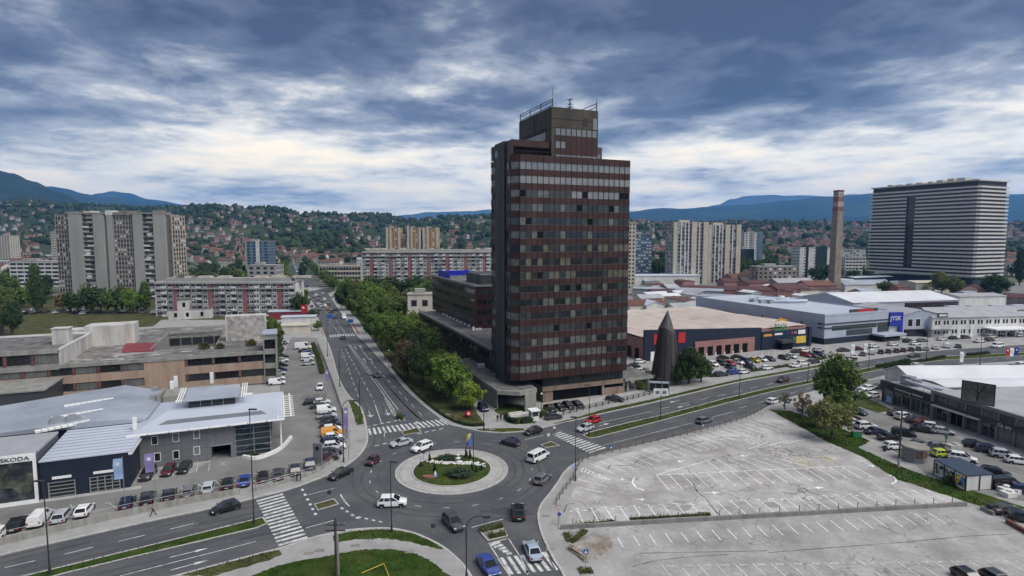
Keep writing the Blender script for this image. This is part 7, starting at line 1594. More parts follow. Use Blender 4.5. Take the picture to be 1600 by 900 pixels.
# ---- cars on the roads
for px, py, qx, qy, tp, col, lab in (
    (352, 793, 334, 798, 'hatchback', 'black', 'black hatchback driving west past the concrete wall'), (532, 740, 516, 747, 'sedan', 'black', 'black sedan leaving the roundabout beside the two pedestrians'),
    (582, 721, 573, 727, 'city car', 'maroon', 'tiny dark red city car at the avenue exit'), (627, 692, 611, 696, 'sedan', 'silver', 'silver sedan circling above the roundabout island'), (659, 699, 645, 704, 'suv', 'white', 'white compact SUV behind the silver sedan'),
    (613, 785, 640, 784, 'suv', 'white', 'white SUV circling below the roundabout island'), (708, 817, 724, 833, 'suv', 'dark grey', 'dark grey SUV turning into the south leg'), (763, 884, 774, 899, 'sedan', 'blue', 'bright blue sedan leaving by the south leg'),
    (832, 860, 822, 838, 'sedan', 'pale blue', 'pale blue-silver sedan waiting at the south crossing'), (810, 800, 808, 783, 'suv', 'black', 'black car entering the roundabout from the south'), (847, 748, 859, 738, 'hatchback', 'grey', 'grey hatchback right of the roundabout island'),
    (841, 714, 857, 706, 'minivan', 'white', 'white passenger van leaving by the east exit'), (797, 691, 781, 687, 'hatchback', 'navy blue', 'dark navy hatchback circling north-east of the island'), (833, 674, 818, 678, 'hatchback', 'black', 'black hatchback waiting at the east entry'),
    (914, 669, 899, 673, 'hatchback', 'silver', 'silver hatchback at the east zebra crossing'), (926, 657, 911, 661, 'hatchback', 'red', 'bright red car beside the silver hatchback'), (1100, 657, 1115, 653, 'hatchback', 'grey', 'grey hatchback driving east along the car park fence'),
    (1208, 627, 1222, 623, 'hatchback', 'white', 'white car passing the corner of the car park railing'), (1223, 594, 1211, 597, 'suv', 'maroon', 'maroon SUV on the boulevard left of the big tree'), (588, 586, 583, 579, 'hatchback', 'dark grey', 'dark car driving up the avenue below the crossing')):
    car(px, py, tp, col, nose(px, py, qx, qy), lab, 'cars driving round the roundabout')
for px, py, ang, tp, col, lab in ((1428, 555, 200, 'sedan', 'dark grey', 'dark sedan on the far boulevard before the clipped hedge'), (1433, 571, 20, 'hatchback', 'white', 'white car beside the median hedge'), (1558, 541, 195, 'minivan', 'white', 'white van on the far boulevard near the flags'), (536, 528, 113, 'hatchback', 'black', 'black car just beyond the far zebra crossing'), (524, 496, 113, 'hatchback', 'navy blue', 'dark car beside the white minibus'), (512, 482, 293, 'hatchback', 'yellow', 'yellow taxi on the far avenue')):
    car(px, py, tp, col, R(ang), lab, far=Y if False else True)
car(537, 496, 'high van', 'white', R(293), 'white minibus at the avenue bus stop', far=False)
fa = [(500, 483), (513, 476), (503, 472), (507, 468), (497, 469), (491, 464), (494, 461), (484, 468), (482, 473), (487, 479), (491, 484), (499, 462), (504, 459), (471, 436), (464, 424), (462, 419), (476, 442), (469, 430), (459, 412), (480, 447), (466, 427), (461, 416), (474, 438), (468, 433), (458.5, 409), (473, 433), (484, 452), (488, 457), (497, 475), (508, 478), (501, 478), (518, 487)]
for i, (px, py) in enumerate(fa): car(px, py, rcg.choice(['hatchback', 'sedan', 'suv', 'panel van']), rcg.choice(['white', 'black', 'grey', 'white', 'silver', 'dark red']), R(112 if i % 2 else 292), 'small car in the queue of traffic far up the avenue', 'queue of traffic far up the avenue', far=True)
# ---- parked rows: (x, y, type, colour); labels count from the named end
def row(lst, ang, where, far=False, z=0.126, jit=3, group=None):
    for i, it in enumerate(lst):
        px, py, tp, col = it[:4]; a = it[4] if len(it) > 4 else ang
        car(px, py, tp, col, R(a+rcg.uniform(-jit, jit)), '%s %s, %s %s' % (col, 'SUV' if tp == 'suv' else tp, ORD[i], where), group or 'cars parked '+where.split(' from ')[0].split(' in ', 1)[-1], z, far)
row([(-2, 832, 'hatchback', 'white'), (27, 818, 'estate', 'black'), (62, 811, 'panel van', 'white'), (98, 805, 'estate', 'silver'), (132, 797, 'hatchback', 'white'), (199, 785, 'hatchback', 'navy blue'), (231, 779, 'suv', 'black'), (264, 773, 'hatchback', 'black'), (295, 767, 'estate', 'grey'), (326, 761, 'estate', 'silver'), (355, 755, 'sedan', 'black'), (382, 750, 'sedan', 'blue'), (411, 744, 'sedan', 'black'), (435, 740, 'estate', 'dark grey'), (461, 733, 'estate', 'black'), (484, 725, 'suv', 'navy blue')], 112, 'from the left in the row above the concrete wall')
row([(231, 741, 'suv', 'dark grey'), (263, 735, 'hatchback', 'dark red'), (288, 731, 'hatchback', 'black')], 285, 'from the left under the grey panel wall')
row([(510, 715, 'suv', 'maroon'), (516, 707, 'estate', 'black'), (522, 698, 'suv', 'white'), (519, 690, 'estate', 'navy blue'), (521, 683, 'hatchback', 'white'), (519, 677, 'panel van', 'orange'), (518, 670, 'hatchback', 'white'), (517, 663, 'sedan', 'black'), (515, 656, 'hatchback', 'dark grey'), (511, 650, 'suv', 'silver'), (510, 641, 'panel van', 'white'), (500, 634, 'sedan', 'dark grey'), (503, 628, 'hatchback', 'white'), (489, 628, 'estate', 'black')], 22, 'from the roundabout in the column beside the avenue pavement')
row([(500, 605, 'hatchback', 'white', 285)], 285, 'and only car standing alone in the middle of the west lot')
row([(482, 568, 'hatchback', 'silver'), (480, 561, 'hatchback', 'white'), (481, 557, 'panel van', 'white'), (480, 552, 'hatchback', 'blue'), (477, 548, 'sedan', 'black'), (474, 543, 'high van', 'white')], 18, 'from the near end of the upper west lot')
row([(433, 598, 'panel van', 'white'), (434, 591, 'hatchback', 'white'), (436, 583, 'hatchback', 'silver'), (438, 577, 'hatchback', 'navy blue'), (440, 570, 'hatchback', 'black'), (441, 563, 'hatchback', 'white'), (441, 556, 'estate', 'dark grey'), (443, 535, 'hatchback', 'white'), (466, 508, 'panel van', 'white'), (464, 517, 'hatchback', 'grey'), (475, 503, 'hatchback', 'white')], 20, 'from the near end along the derelict block trees')
row([(860, 638, 'sedan', 'black'), (874, 636, 'sedan', 'black'), (888, 634, 'hatchback', 'black'), (902, 632, 'sedan', 'black')], 295, 'from the left before the dark glass entrance', z=0.134)
row([(961, 623, 'sedan', 'black', 330)], 330, 'and only car parked by the tower stone wall', z=0.134)
row([(865, 651, 'hatchback', 'dark grey', 20)], 20, 'and only car beside the tower forecourt railing', z=0.126)
row([(755, 637, 'suv', 'navy blue', 290)], 290, 'and only car on the path by the entrance wing', z=0.126)
row([(1354, 607, 'hatchback', 'white'), (1336, 611, 'hatchback', 'silver'), (1371, 604, 'hatchback', 'grey'), (1362, 618, 'hatchback', 'white')], 200, 'at the entrance of the showroom lot')
row([(1339, 643, 'sedan', 'dark grey', 300), (1330, 653, 'hatchback', 'dark red'), (1334, 660, 'hatchback', 'white'), (1353, 666, 'suv', 'white'), (1369, 674, 'sedan', 'navy blue'), (1390, 683, 'sedan', 'black'), (1397, 697, 'hatchback', 'white'), (1437, 694, 'sedan', 'dark grey'), (1465, 699, 'sedan', 'grey', 320), (1473, 709, 'hatchback', 'lime'), (1504, 716, 'suv', 'white', 325)], 5, 'from the boulevard in the line beside the grass bank')
row([(1402, 645, 'sedan', 'black'), (1413, 651, 'suv', 'white'), (1429, 656, 'hatchback', 'navy blue'), (1443, 661, 'suv', 'dark red'), (1442, 671, 'sedan', 'black', 330), (1412, 677, 'suv', 'black', 330), (1459, 668, 'suv', 'white', 330), (1474, 674, 'hatchback', 'silver', 330)], 15, 'from the grass plots before the dark showroom')
row([(1524, 695, 'hatchback', 'black'), (1546, 703, 'suv', 'navy blue'), (1570, 711, 'suv', 'silver'), (1592, 720, 'hatchback', 'white')], 335, 'from the left at the grey showroom windows')
row([(1556, 740, 'suv', 'black', 330), (1569, 757, 'minivan', 'black', 5), (1600, 766, 'hatchback', 'navy blue', 330), (1572, 796, 'sedan', 'dark grey', 5), (1604, 810, 'hatchback', 'black', 330)], 0, 'down the right edge beyond the grey container')
row([(1516, 905, 'hatchback', 'black'), (1562, 908, 'hatchback', 'dark grey')], 275, 'from the left in the lowest bay row')
Zc = ['white', 'dark grey', 'silver', 'navy blue', 'black', 'white', 'dark red', 'grey']
row([(1102, 570, 'hatchback', 'dark grey'), (1115, 569, 'hatchback', 'white'), (1129, 568, 'suv', 'dark grey'), (1142, 568, 'hatchback', 'red'), (1154, 566, 'hatchback', 'white'), (1167, 565, 'suv', 'navy blue'), (1179, 563, 'hatchback', 'yellow'), (1191, 562, 'hatchback', 'white'), (1203, 561, 'hatchback', 'navy blue'), (1225, 559, 'hatchback', 'dark grey'), (1237, 557, 'hatchback', 'white'), (1260, 555, 'suv', 'red'), (1271, 556, 'hatchback', 'dark grey'), (1281, 554, 'suv', 'dark grey')], 290, 'from the left in the row before the shop hall', True)
row([(1127, 585, 'estate', 'dark grey', 20), (1146, 582, 'estate', 'blue', 20), (1161, 581, 'hatchback', 'white', 20), (1142, 574, 'hatchback', 'navy blue', 290), (1172, 573, 'sedan', 'black', 290), (1198, 575, 'hatchback', 'white', 20), (1243, 571, 'sedan', 'white', 20), (1255, 568, 'suv', 'white', 20), (1272, 565, 'hatchback', 'dark grey', 20)], 20, 'from the left in the row along the scruffy hedge', True)
row([(1130, 559, 'sedan', 'black', 20), (1152, 558, 'sedan', 'black', 20), (1246, 549, 'sedan', 'dark grey', 10), (1257, 548, 'hatchback', 'white', 10), (1279, 547, 'hatchback', 'silver', 10)], 15, 'from the left close under the shop hall wall', True)
row([(1318, 547, 'sedan', 'dark grey'), (1340, 545, 'hatchback', 'dark red'), (1365, 541, 'hatchback', 'white'), (1395, 538, 'hatchback', 'white'), (1430, 537, 'hatchback', 'white'), (1420, 533, 'estate', 'black'), (1441, 532, 'sedan', 'grey'), (1393, 527, 'panel van', 'white'), (1410, 527, 'hatchback', 'white')], 10, 'among cars before the blue-grey retail hall', True)
row([(1335, 557, 'sedan', 'white'), (1348, 553, 'hatchback', 'grey'), (1362, 551, 'panel van', 'white'), (1376, 550, 'hatchback', 'black'), (1388, 549, 'hatchback', 'dark grey'), (1400, 548, 'hatchback', 'maroon'), (1411, 547, 'hatchback', 'dark red'), (1423, 546, 'hatchback', 'black'), (1435, 545, 'hatchback', 'green'), (1447, 545, 'hatchback', 'silver'), (1461, 543, 'hatchback', 'white'), (1479, 541, 'panel van', 'white'), (1497, 541, 'sedan', 'dark grey')], 60, 'from the left in the row behind the white flags', True)
row([(1471, 530, 'hatchback', 'white'), (1490, 528, 'sedan', 'black'), (1508, 527, 'hatchback', 'dark grey'), (1530, 533, 'sedan', 'white'), (1546, 531, 'hatchback', 'dark grey'), (1549, 526, 'hatchback', 'cream'), (1565, 522, 'hatchback', 'white'), (1580, 521, 'sedan', 'black'), (1594, 524, 'sedan', 'white'), (1555, 520, 'hatchback', 'silver')], 15, 'from the left before the long white row', True)
row([(987, 578, 'hatchback', 'silver'), (990, 572, 'sedan', 'black'), (996, 587, 'sedan', 'black'), (1002, 580, 'hatchback', 'white'), (1000, 565, 'hatchback', 'white')], 20, 'in the corner between tower and cone', True)
row([(1585, 573, 'sedan', 'grey', 10), (1598, 571, 'suv', 'white', 10)], 10, 'behind the flag poles at the right edge', True)
for i in range(24): px = 10+rcg.uniform(0, 235); car(px, 490-rcg.uniform(0, 7), rcg.choice(['hatchback', 'sedan', 'suv']), rcg.choice(Zc), R(rcg.choice([90, 80, 100])), 'small parked car glimpsed between trees before the concrete block', 'cars parked between the trees at the far field edge', 0.13, True)
# ================================================================ walls, railings, lamps, signs
def path_len(L): return sum(math.dist(L[i], L[i+1]) for i in range(len(L)-1))
def along(L, step, start=0.0):
    out = []; s = start; acc = 0
    for i in range(len(L)-1):
        d = math.dist(L[i], L[i+1])
        while s <= acc+d+1e-6:
            t = (s-acc)/d if d else 0; out.append((*lerp(L[i], L[i+1], t), math.atan2(L[i+1][1]-L[i][1], L[i+1][0]-L[i][0]))); s += step
        acc += d
    return out
_wp = {}
def panel_wall(name, label, pts, h, th, step, m, cap=None, z=0.1, sm_=4, vary=0.02):
    L = smoothline(PP(pts), sm_) if sm_ else PP(pts); t = thing(name, label, 'wall', (*L[0], 0)); A = along(L, step)
    for i in range(len(A)-1):
        a, b = A[i], A[i+1]; d = math.dist(a[:2], b[:2]); an = math.atan2(b[1]-a[1], b[0]-a[0]); mb = MB(); hh = h+random.uniform(-vary, vary)
        mb.box(0.012, d-0.012, -th/2, th/2, 0, hh)
        if cap: mb.box(0.012, d-0.012, -th/2-0.05, th/2+0.05, hh, hh+0.08)
        o = mb.build('wall_panel', m, t, (a[0]-L[0][0], a[1]-L[0][1], z), an)
    return t
panel_wall('concrete_wall', 'streaked concrete boundary wall of the showroom lot along the boulevard', [(-70, 872), (0, 853), (100, 830), (200, 807), (300, 787), (400, 768.5)], 1.0, 0.22, 2.4, 'concrete_wall')
panel_wall('low_wall', 'low curved concrete wall under the lot railing by the pedestrians', [(400, 768), (440, 757), (480, 745), (505, 733), (525, 717), (537, 702), (543, 686)], 0.55, 0.25, 2.4, 'concrete_wall')
panel_wall('low_wall', 'low mossy wall dividing the two car parks', [(876, 828), (1000, 820.5), (1200, 809), (1400, 797.5), (1520, 791)], 0.62, 0.35, 3.0, 'concrete_dark', sm_=0, vary=0.05)
panel_wall('low_wall', 'broken low wall at the right end of the lower car park', [(1533, 797), (1552, 806), (1562, 812)], 0.6, 0.5, 2.0, 'concrete_dark', sm_=0); panel_wall('low_wall', 'reddish low wall at the right edge', [(1573, 818), (1590, 828), (1625, 848)], 0.6, 0.5, 2.2, 'rust_brown', sm_=0)
panel_wall('lot_screen', 'dark grey screen wall at the top of the parked column', [(472, 626), (522, 620)], 1.3, 0.2, 3.0, 'concrete_dark', sm_=0)
def railing(name, label, pts, h, step, rails, m='black_metal', z=0.12, r=0.035, sm_=4, base=0.0):
    L = smoothline(PP(pts), sm_) if sm_ else PP(pts); t = thing(name, label, 'railing', (*L[0], 0)); A = along(L, step); ox, oy = L[0]
    if 'post' not in _wp or True:
        mb = MB(); mb.box(-r*1.3, r*1.3, -r*1.3, r*1.3, 0, h); pm = mb.mesh('post', m)
    for a in A: link('post', pm, t, (a[0]-ox, a[1]-oy, z+base), a[2])
    for q in rails: mb = MB(); mb.tube([(p[0]-ox, p[1]-oy, z+base+h*q) for p in L], r, 5); mb.build('rail', m, t)
    return t
mat('rail_rust', (0.16, 0.135, 0.115), 0.7, var=0.3, scale=1.0)
railing('car_park_railing', 'weathered metal railing round the corner of the empty car park', [(869, 790), (880, 772), (895, 752), (902, 735), (908, 725), (922, 717), (960, 707), (1025, 691), (1095, 675), (1150, 660), (1178, 649), (1197, 637)], 1.1, 2.0, (0.45, 0.72, 1.0), 'rail_rust', r=0.045)
railing('lot_railing', 'thin railing on the low curved wall by the showroom lot', [(400, 768), (440, 757), (480, 745), (505, 733), (525, 717), (537, 702), (543, 686)], 0.7, 1.6, (0.5, 1.0), 'grey_metal', base=0.55); railing('lot_fence', 'thin dark fence along the column of parked cars', [(543, 686), (540, 665), (531, 635), (520, 602), (508, 570), (496, 540)], 1.3, 2.5, (0.1, 0.55, 1.0))
railing('forecourt_railing', 'dark post railing of the tower forecourt beside the boulevard', [(880, 649), (930, 637), (985, 625), (1030, 614)], 1.0, 2.1, (0.55, 1.0), 'black_metal', r=0.07, sm_=0)
railing('wall_posts', 'row of thin iron posts on the low wall between the car parks', [(895, 826), (1000, 820), (1200, 808.5), (1400, 797), (1515, 791)], 1.5, 3.1, (), 'rail_rust', sm_=0, r=0.03)
for px, lab in ((-1, ''),): pass
railing('lot_posts', 'wire fence posts above the concrete boundary wall', [(0, 852), (100, 829), (200, 806), (300, 786), (400, 768)], 1.7, 6.2, (1.0,), 'grey_metal', sm_=0, r=0.03)
# ---- lamps
mat('lamp_paint', (0.03, 0.036, 0.036), 0.5, var=0.1); mat('lamp_green', (0.04, 0.085, 0.075), 0.5, var=0.1); mat('lamp_glass', (0.55, 0.55, 0.52), 0.3, var=0.0); mat('wood_pole', (0.05, 0.042, 0.036), 0.9, var=0.3, scale=2)
def lamp(px, py, ytop, label, kind='straight', d=1, z=0.12, mt='lamp_paint', r=0.09, globe=False):
    x, y = P(px, py, z); h = zat(ytop, y)-z; t = thing('street_lamp', label, 'street lamp', (x, y, z), 0, 'street lamps')
    m = MB(); m.cyl((0, 0), r*1.9, r*1.6, 0, 0.9, 8); m.build('base', mt, t)
    m = MB()
    if kind == 'curved':
        R_ = min(1.6, h*0.2); pts = [(0, 0, 0.9), (0, 0, h-R_)]+[(d*R_*(1-math.cos(a)), 0, h-R_+R_*math.sin(a)) for a in [math.pi*k/10 for k in range(1, 7)]]
        m.tube(pts, [r]*2+[r*0.75]*6, 7); m.build('pole', mt, t); e = pts[-1]; m = MB(); m.obox((e[0]+d*0.35, 0), 0.45, 0.16, e[2]-0.18, e[2]+0.04, 0)
    else:
        m.tube([(0, 0, 0.9), (0, 0, h*0.5), (0, 0, h)], [r, r*0.85, r*0.65], 7); m.build('pole', mt, t); m = MB()
        if globe: m.cyl((0, 0), 0.1, 0.28, h, h+0.3, 8); m.cyl((0, 0), 0.28, 0.08, h+0.3, h+0.5, 8)
        else: m.obox((d*0.45, 0), 0.55, 0.15, h-0.05, h+0.12, 0)
    m.build('lantern', 'lamp_glass' if globe else mt, t); return t
for a in ((78, 897, 752, 'tall dark lamp at the lower left on the grass median', 'straight', -1), (397, 818, 640, 'tall lamp at the tip of the grass median before the west crossing', 'straight', 1), (612, 831, 722, 'lamp on the lawn strip below the roundabout', 'straight', 1),
          (729, 906, 806, 'curved-arm lamp beside the south leg', 'curved', 1), (899, 751, 652, 'tall lamp at the corner of the car park railing', 'straight', -1), (920, 681, 602, 'lamp on the median by the silver and red cars', 'straight', -1), (1032, 656, 592, 'median lamp carrying two white signs', 'straight', -1),
          (1155, 623, 562, 'median lamp before the shop lot', 'straight', -1), (1262, 598, 541, 'median lamp left of the big tree', 'straight', -1), (1357, 579, 545, 'median lamp right of the big tree', 'straight', -1), (1447, 561, 518, 'median lamp before the blue shop', 'straight', -1), (1531, 571, 515, 'lamp before the long white row', 'straight', 1),
          (531, 604, 542, 'curved-arm lamp beside the avenue, second from the roundabout', 'curved', 1), (563, 663, 585, 'curved-arm lamp on the avenue verge', 'curved', 1), (537, 722, 625, 'curved-arm lamp with purple banner beside the parked column', 'curved', 1), (512, 557, 501, 'lamp beside the avenue, third from the roundabout', 'straight', 1),
          (756, 673, 614, 'lamp on the thin verge north of the roundabout', 'straight', 1)): lamp(*a)
for a in ((679, 629, 599, 'small globe lamp on the avenue lawn, nearest the roundabout'), (608, 576, 549, 'small globe lamp on the avenue lawn, second'), (601, 562, 535, 'small globe lamp among the avenue trees'), (846, 652, 617, 'white-headed lamp by the entrance wing')): lamp(*a, globe=True, r=0.06)
x, y = P(526, 900); t = thing('utility_pole', 'dark wooden utility pole with crossarms at the lower edge', 'utility pole', (x, y, 0.1))
hh = zat(811, y); m = MB(); m.tube([(0, 0, 0), (0, 0, hh)], [0.22, 0.14], 8); m.build('pole', 'wood_pole', t); m = MB(); m.box(0.12, 0.34, -0.1, 0.1, 0, hh*0.72); m.build('concrete_stub', 'concrete_panel', t)
for z_ in (hh-0.9, hh-1.6): piece('crossarm', t, -1.2, 1.2, -0.07, 0.07, z_, z_+0.12, 'wood_pole')
for k in (-1.1, -0.4, 0.4, 1.1): piece('insulator', t, k-0.05, k+0.05, -0.05, 0.05, hh-0.78, hh-0.55, 'grey_metal')
x, y = P(1404, 731); t = thing('utility_pole', 'slim wooden pole beside the small grey kiosk', 'utility pole', (x, y, 0.1)); hh = zat(634, y); m = MB(); m.tube([(0, 0, 0), (0, 0, hh)], [0.17, 0.11], 8); m.build('pole', 'wood_pole', t); m = MB(); m.cyl((0, 0), 0.24, 0.22, 0, 1.6, 8); m.build('concrete_foot', 'concrete', t); piece('crossarm', t, -0.6, 0.6, -0.05, 0.05, hh-0.5, hh-0.4, 'wood_pole')
# ---- flag on the roundabout, banners, pylons
x, y = P(740, 727, 0.5); t = thing('flag_pole', 'flag pole with blue and yellow flag on the roundabout', 'flag', (x, y, 0.4)); hh = zat(675, y)-0.4
m = MB(); m.tube([(0, 0, 0), (0, 0, hh)], [0.09, 0.05], 7); m.build('pole', 'lamp_paint', t)
mat('flag_blue', (0.10, 0.16, 0.40), 0.8, var=0.1); mat('flag_yellow', (0.62, 0.52, 0.12), 0.8, var=0.1)
def cloth(u, v): return (-0.06-1.15*u-0.12*u*v, 0.14*math.sin(u*6+v*2)*u, hh-0.1-2.2*v-0.35*u*(1-v*0.3))
m = MB(); N = 10
for i in range(N):
    for j in range(N):
        u0, u1, v0, v1 = i/N, (i+1)/N, j/N, (j+1)/N; yel = (1-u0-0.05) > v0*0.9 and u0 > 0.22 and v0 < 0.75*(u0)+0.12 if False else (u0 > 0.25 and v0 < 0.62 and v0 < (u0-0.2)*1.0+0.02 or (u0 > 0.5 and v0 < 0.6 and v0 < 0.75*u0))
        m.face([cloth(u0, v0), cloth(u1, v0), cloth(u1, v1), cloth(u0, v1)], 1 if yel else 0)
m.build('flag_cloth', ['flag_blue', 'flag_yellow'], t, smooth=True)
def banner(px, py, ytop, b0, b1, wdt, m_, label, d=-1):
    x, y = P(px, py, 0.12); t = thing('banner_pole', label, 'banner', (x, y, 0.12), 0.1); hh = zat(ytop, y); m = MB(); m.tube([(0, 0, 0), (0, 0, hh)], [0.06, 0.04], 6); m.build('pole', 'grey_metal', t)
    z0, z1 = zat(b1, y), zat(b0, y); m = MB(); N = 8
    for j in range(N):
        za, zb = z0+(z1-z0)*j/N, z0+(z1-z0)*(j+1)/N; oa, ob = 0.12*math.sin(j*0.9), 0.12*math.sin((j+1)*0.9)
        for yy in (0, 0.02): m.face([(d*0.06, yy, za), (d*wdt, oa+yy, za-0.15), (d*wdt, ob+yy, zb-0.15), (d*0.06, yy, zb)])
    m.build('banner_cloth', m_, t, smooth=True)
    m = MB(); m.cyl((0, 0), 0.28, 0.28, 0, 0.02, 10); o = m.build('round_emblem', 'white', t, (d*wdt*0.5, -0.07, z1-0.9)); o.rotation_euler = (math.pi/2, 0, 0)
banner(196, 797, 714, 717, 749, 1.35, 'pale_blue', 'pale blue banner before the navy service hall'); banner(244, 790, 708, 709, 738, 1.3, 'purple', 'purple banner before the grey panelled showroom'); banner(545, 718, 634, 637, 670, 0.75, 'purple', 'narrow purple banner near the avenue exit'); banner(514, 605, 576, 578, 596, 0.9, 'purple', 'small purple banner by the fence of the upper lot')
for px, py, b0, b1, mm, lab in ((1329, 559, 538, 552, 'white', 'white banner flag before the retail lot, left one'), (1349, 556, 537, 551, 'white', 'white banner flag before the retail lot, right one'), (1499, 569, 550, 566, 'white', 'white lettered banner on the far median'), (1570, 566, 544, 556, 'red', 'red flag in the group of three'), (1577, 565, 544, 557, 'white', 'white flag in the group of three'), (1584, 564, 543, 556, 'blue_sign', 'blue flag in the group of three'), (1495, 534, 508, 528, 'white', 'white flag before the long white row, left one'), (1515, 533, 508, 526, 'white', 'white flag before the long white row, right one')): banner(px, py, b0-2, b0, b1, 1.4, mm, lab, 1)
x, y = P(497, 727, 0.12); t = thing('pylon_sign', 'grey pylon sign with round emblem at the lot corner', 'sign', (x, y, 0.12), R(-8)); m = MB(); m.box(-0.8, 0.8, -0.2, 0.2, 0, 4.1); m.build('slab', 'panel_grey', t); m = MB(); m.cyl((0, 0), 0.42, 0.42, 0, 0.03, 16); o = m.build('round_emblem', 'navy', t, (0, -0.2, 3.2)); o.rotation_euler = (math.pi/2, 0, 0)
x, y = P(476, 500, 0.1); t = thing('pylon_sign', 'red petrol price pylon beside the avenue', 'sign', (x, y, 0.1)); m = MB(); m.box(-1.6, 1.6, -0.3, 0.3, 3.5, 7.5); m.build('red_panel', 'red', t); m = MB(); m.box(0.9, 1.5, -0.25, 0.25, 0, 3.5); m.build('leg', 'red', t); m = MB(); m.box(-1, 0.2, -0.34, -0.3, 5.8, 6.6); m.build('white_mark', 'white', t)
# ---- traffic signs
def sign(px, py, ytop, shape, mm, label, z=0.12, face=0.0, w=0.3):
    x, y = P(px, py, z); hh = max(1.6, zat(ytop, y)-z); t = thing('traffic_sign', label, 'traffic sign', (x, y, z), face, 'traffic signs'); m = MB(); m.tube([(0, 0, 0), (0, 0, hh)], 0.04, 5); m.build('post', 'grey_metal', t); m = MB()
    if shape == 'square': m.box(-w, w, -0.08, -0.05, hh-2*w, hh)
    elif shape == 'tri': m.prism([(-w*1.15, w), (w*1.15, w), (0, -w)], 0, 0.03)
    else: m.cyl((0, 0), w, w, 0, 0.03, 14)
    o = m.build('plate', mm, t)
    if shape != 'square': o.rotation_euler = (math.pi/2, 0, 0); o.location = (0, -0.05, hh-w)
    if shape == 'tri': m = MB(); m.prism([(-w*0.75, w*0.72), (w*0.75, w*0.72), (0, -w*0.55)], 0, 0.03); o = m.build('inner_plate', 'white', t, (0, -0.08, hh-w)); o.rotation_euler = (math.pi/2, 0, 0)
    if shape == 'square' and mm == 'road_blue': m = MB(); m.prism([(-w*0.7, -w*0.6), (w*0.7, -w*0.6), (0, w*0.8)], 0, 0.01); o = m.build('white_triangle', 'white', t, (0, -0.09, hh-w)); o.rotation_euler = (math.pi/2, 0, 0)
for a in ((515, 788, 766, 'square', 'panel_dark', 'dark sign back on the west splitter island'), (677, 836, 818, 'square', 'panel_dark', 'dark sign by the lawn strip near the dark SUV'), (872, 822, 790, 'tri', 'red', 'red and white yield sign at the south-east corner'), (873.5, 820, 800, 'round', 'road_blue', 'round blue sign under the yield sign'), (915, 890, 858, 'square', 'road_blue', 'blue crossing sign beside the soil patch'), (955, 709, 699, 'square', 'road_blue', 'small blue crossing sign at the east zebra'),
          (1098, 674, 662, 'square', 'road_blue', 'small blue sign on the car park fence'), (897, 748, 726, 'square', 'pale_blue', 'pale blue box on the lamp at the railing corner'), (547, 700, 673, 'tri', 'panel_dark', 'yield sign back at the avenue exit'), (866, 682, 666, 'round', 'white', 'white sign by the east zebra crossing'), (857, 694, 677, 'square', 'white', 'white sign on the east splitter island'), (651, 672, 658, 'round', 'white', 'pale sign on the north splitter island'), (632, 657, 649, 'round', 'road_blue', 'small round sign on the avenue island'), (766, 826, 802, 'square', 'panel_grey', 'sign seen edge-on at the south island'), (662, 717, 709, 'round', 'panel_dark', 'round dark sign on the roundabout rim'), (577, 533, 517, 'square', 'yellow', 'yellow crossing sign by the avenue grove'), (538, 795, 784, 'tri', 'panel_grey', 'thin sign beside the west crossing')):
    sign(*a)
x, y = P(1032, 656); 
for dx, lab in ((-6, 'white square board on the median lamp, left one'), (5, 'white square board on the median lamp, right one')):
    u, v = P(1032+dx, 657); hh = zat(618, v); t = thing('lamp_board', lab, 'sign', (u, v-0.05, hh)); m = MB(); m.box(-0.85, 0.85, -0.06, 0.06, 0, 1.6); m.build('board', 'white', t); m = MB(); m.box(-0.45, 0.45, -0.09, -0.06, 0.4, 1.1); m.build('print', 'panel_grey', t); m = MB(); m.box(0.7 if dx < 0 else -0.9, 0.9 if dx < 0 else -0.7, -0.04, 0.14, 0.7, 0.8); m.build('bracket', 'lamp_paint', t)
for px, py, yt, lab in ((502, 500, 492, 'blue direction sign hung over the avenue, left one'), (548, 510, 499, 'blue direction sign hung over the avenue, right one')):
    x, y = P(px+14, py+22) if px < 520 else P(px, py+2); hh = zat(yt, y); t = thing('gantry_sign', lab, 'traffic sign', (x, y, 0.1)); m = MB(); m.tube([(0, 0, 0), (0, 0, hh)], 0.1, 6); m.build('post', 'grey_metal', t); m = MB(); m.box(-1.2, 1.2, -0.14, -0.1, hh-1.6, hh); m.build('plate', 'road_blue', t)
# ---- booth, shelter, kiosk, container, boxes
x, y = P(834, 656, 0.12); t = thing('guard_booth', 'small white guard booth by the tower entrance', 'booth', (x, y, 0.12), TA); m = MB(); m.box(-0.9, 0.9, -0.9, 0.9, 0, 1.0); m.build('lower_wall', 'white_wall', t); m = MB(); m.box(-0.84, 0.84, -0.84, 0.84, 1.0, 2.2); m.build('glazing', 'pane_mid', t)
for sx in (-1, 1):
    for sy in (-1, 1): piece('corner_post', t, sx*0.84-0.06, sx*0.84+0.06, sy*0.84-0.06, sy*0.84+0.06, 1.0, 2.2, 'white')
m = MB(); m.box(-1.15, 1.15, -1.15, 1.15, 2.2, 2.45); m.build('roof', 'white', t)
x, y = P(1014, 613, 0.12); t = thing('bus_shelter', 'glass bus shelter with pale roof beside the cone building', 'bus shelter', (x, y, 0.12), R(-12)); m = MB(); m.box(0, 5.2, 0, 1.8, 2.5, 2.7); m.build('roof', 'roof_pale', t); m = MB(); m.box(0, 5.2, 1.7, 1.76, 0.2, 2.4); m.build('back_pane', 'pane_mid', t)
for k in range(4): piece('post', t, 1.7*k, 1.7*k+0.1, 1.66, 1.8, 0, 2.5, 'grey_metal'); piece('post', t, 1.7*k, 1.7*k+0.1, 0.05, 0.15, 0, 2.5, 'grey_metal')
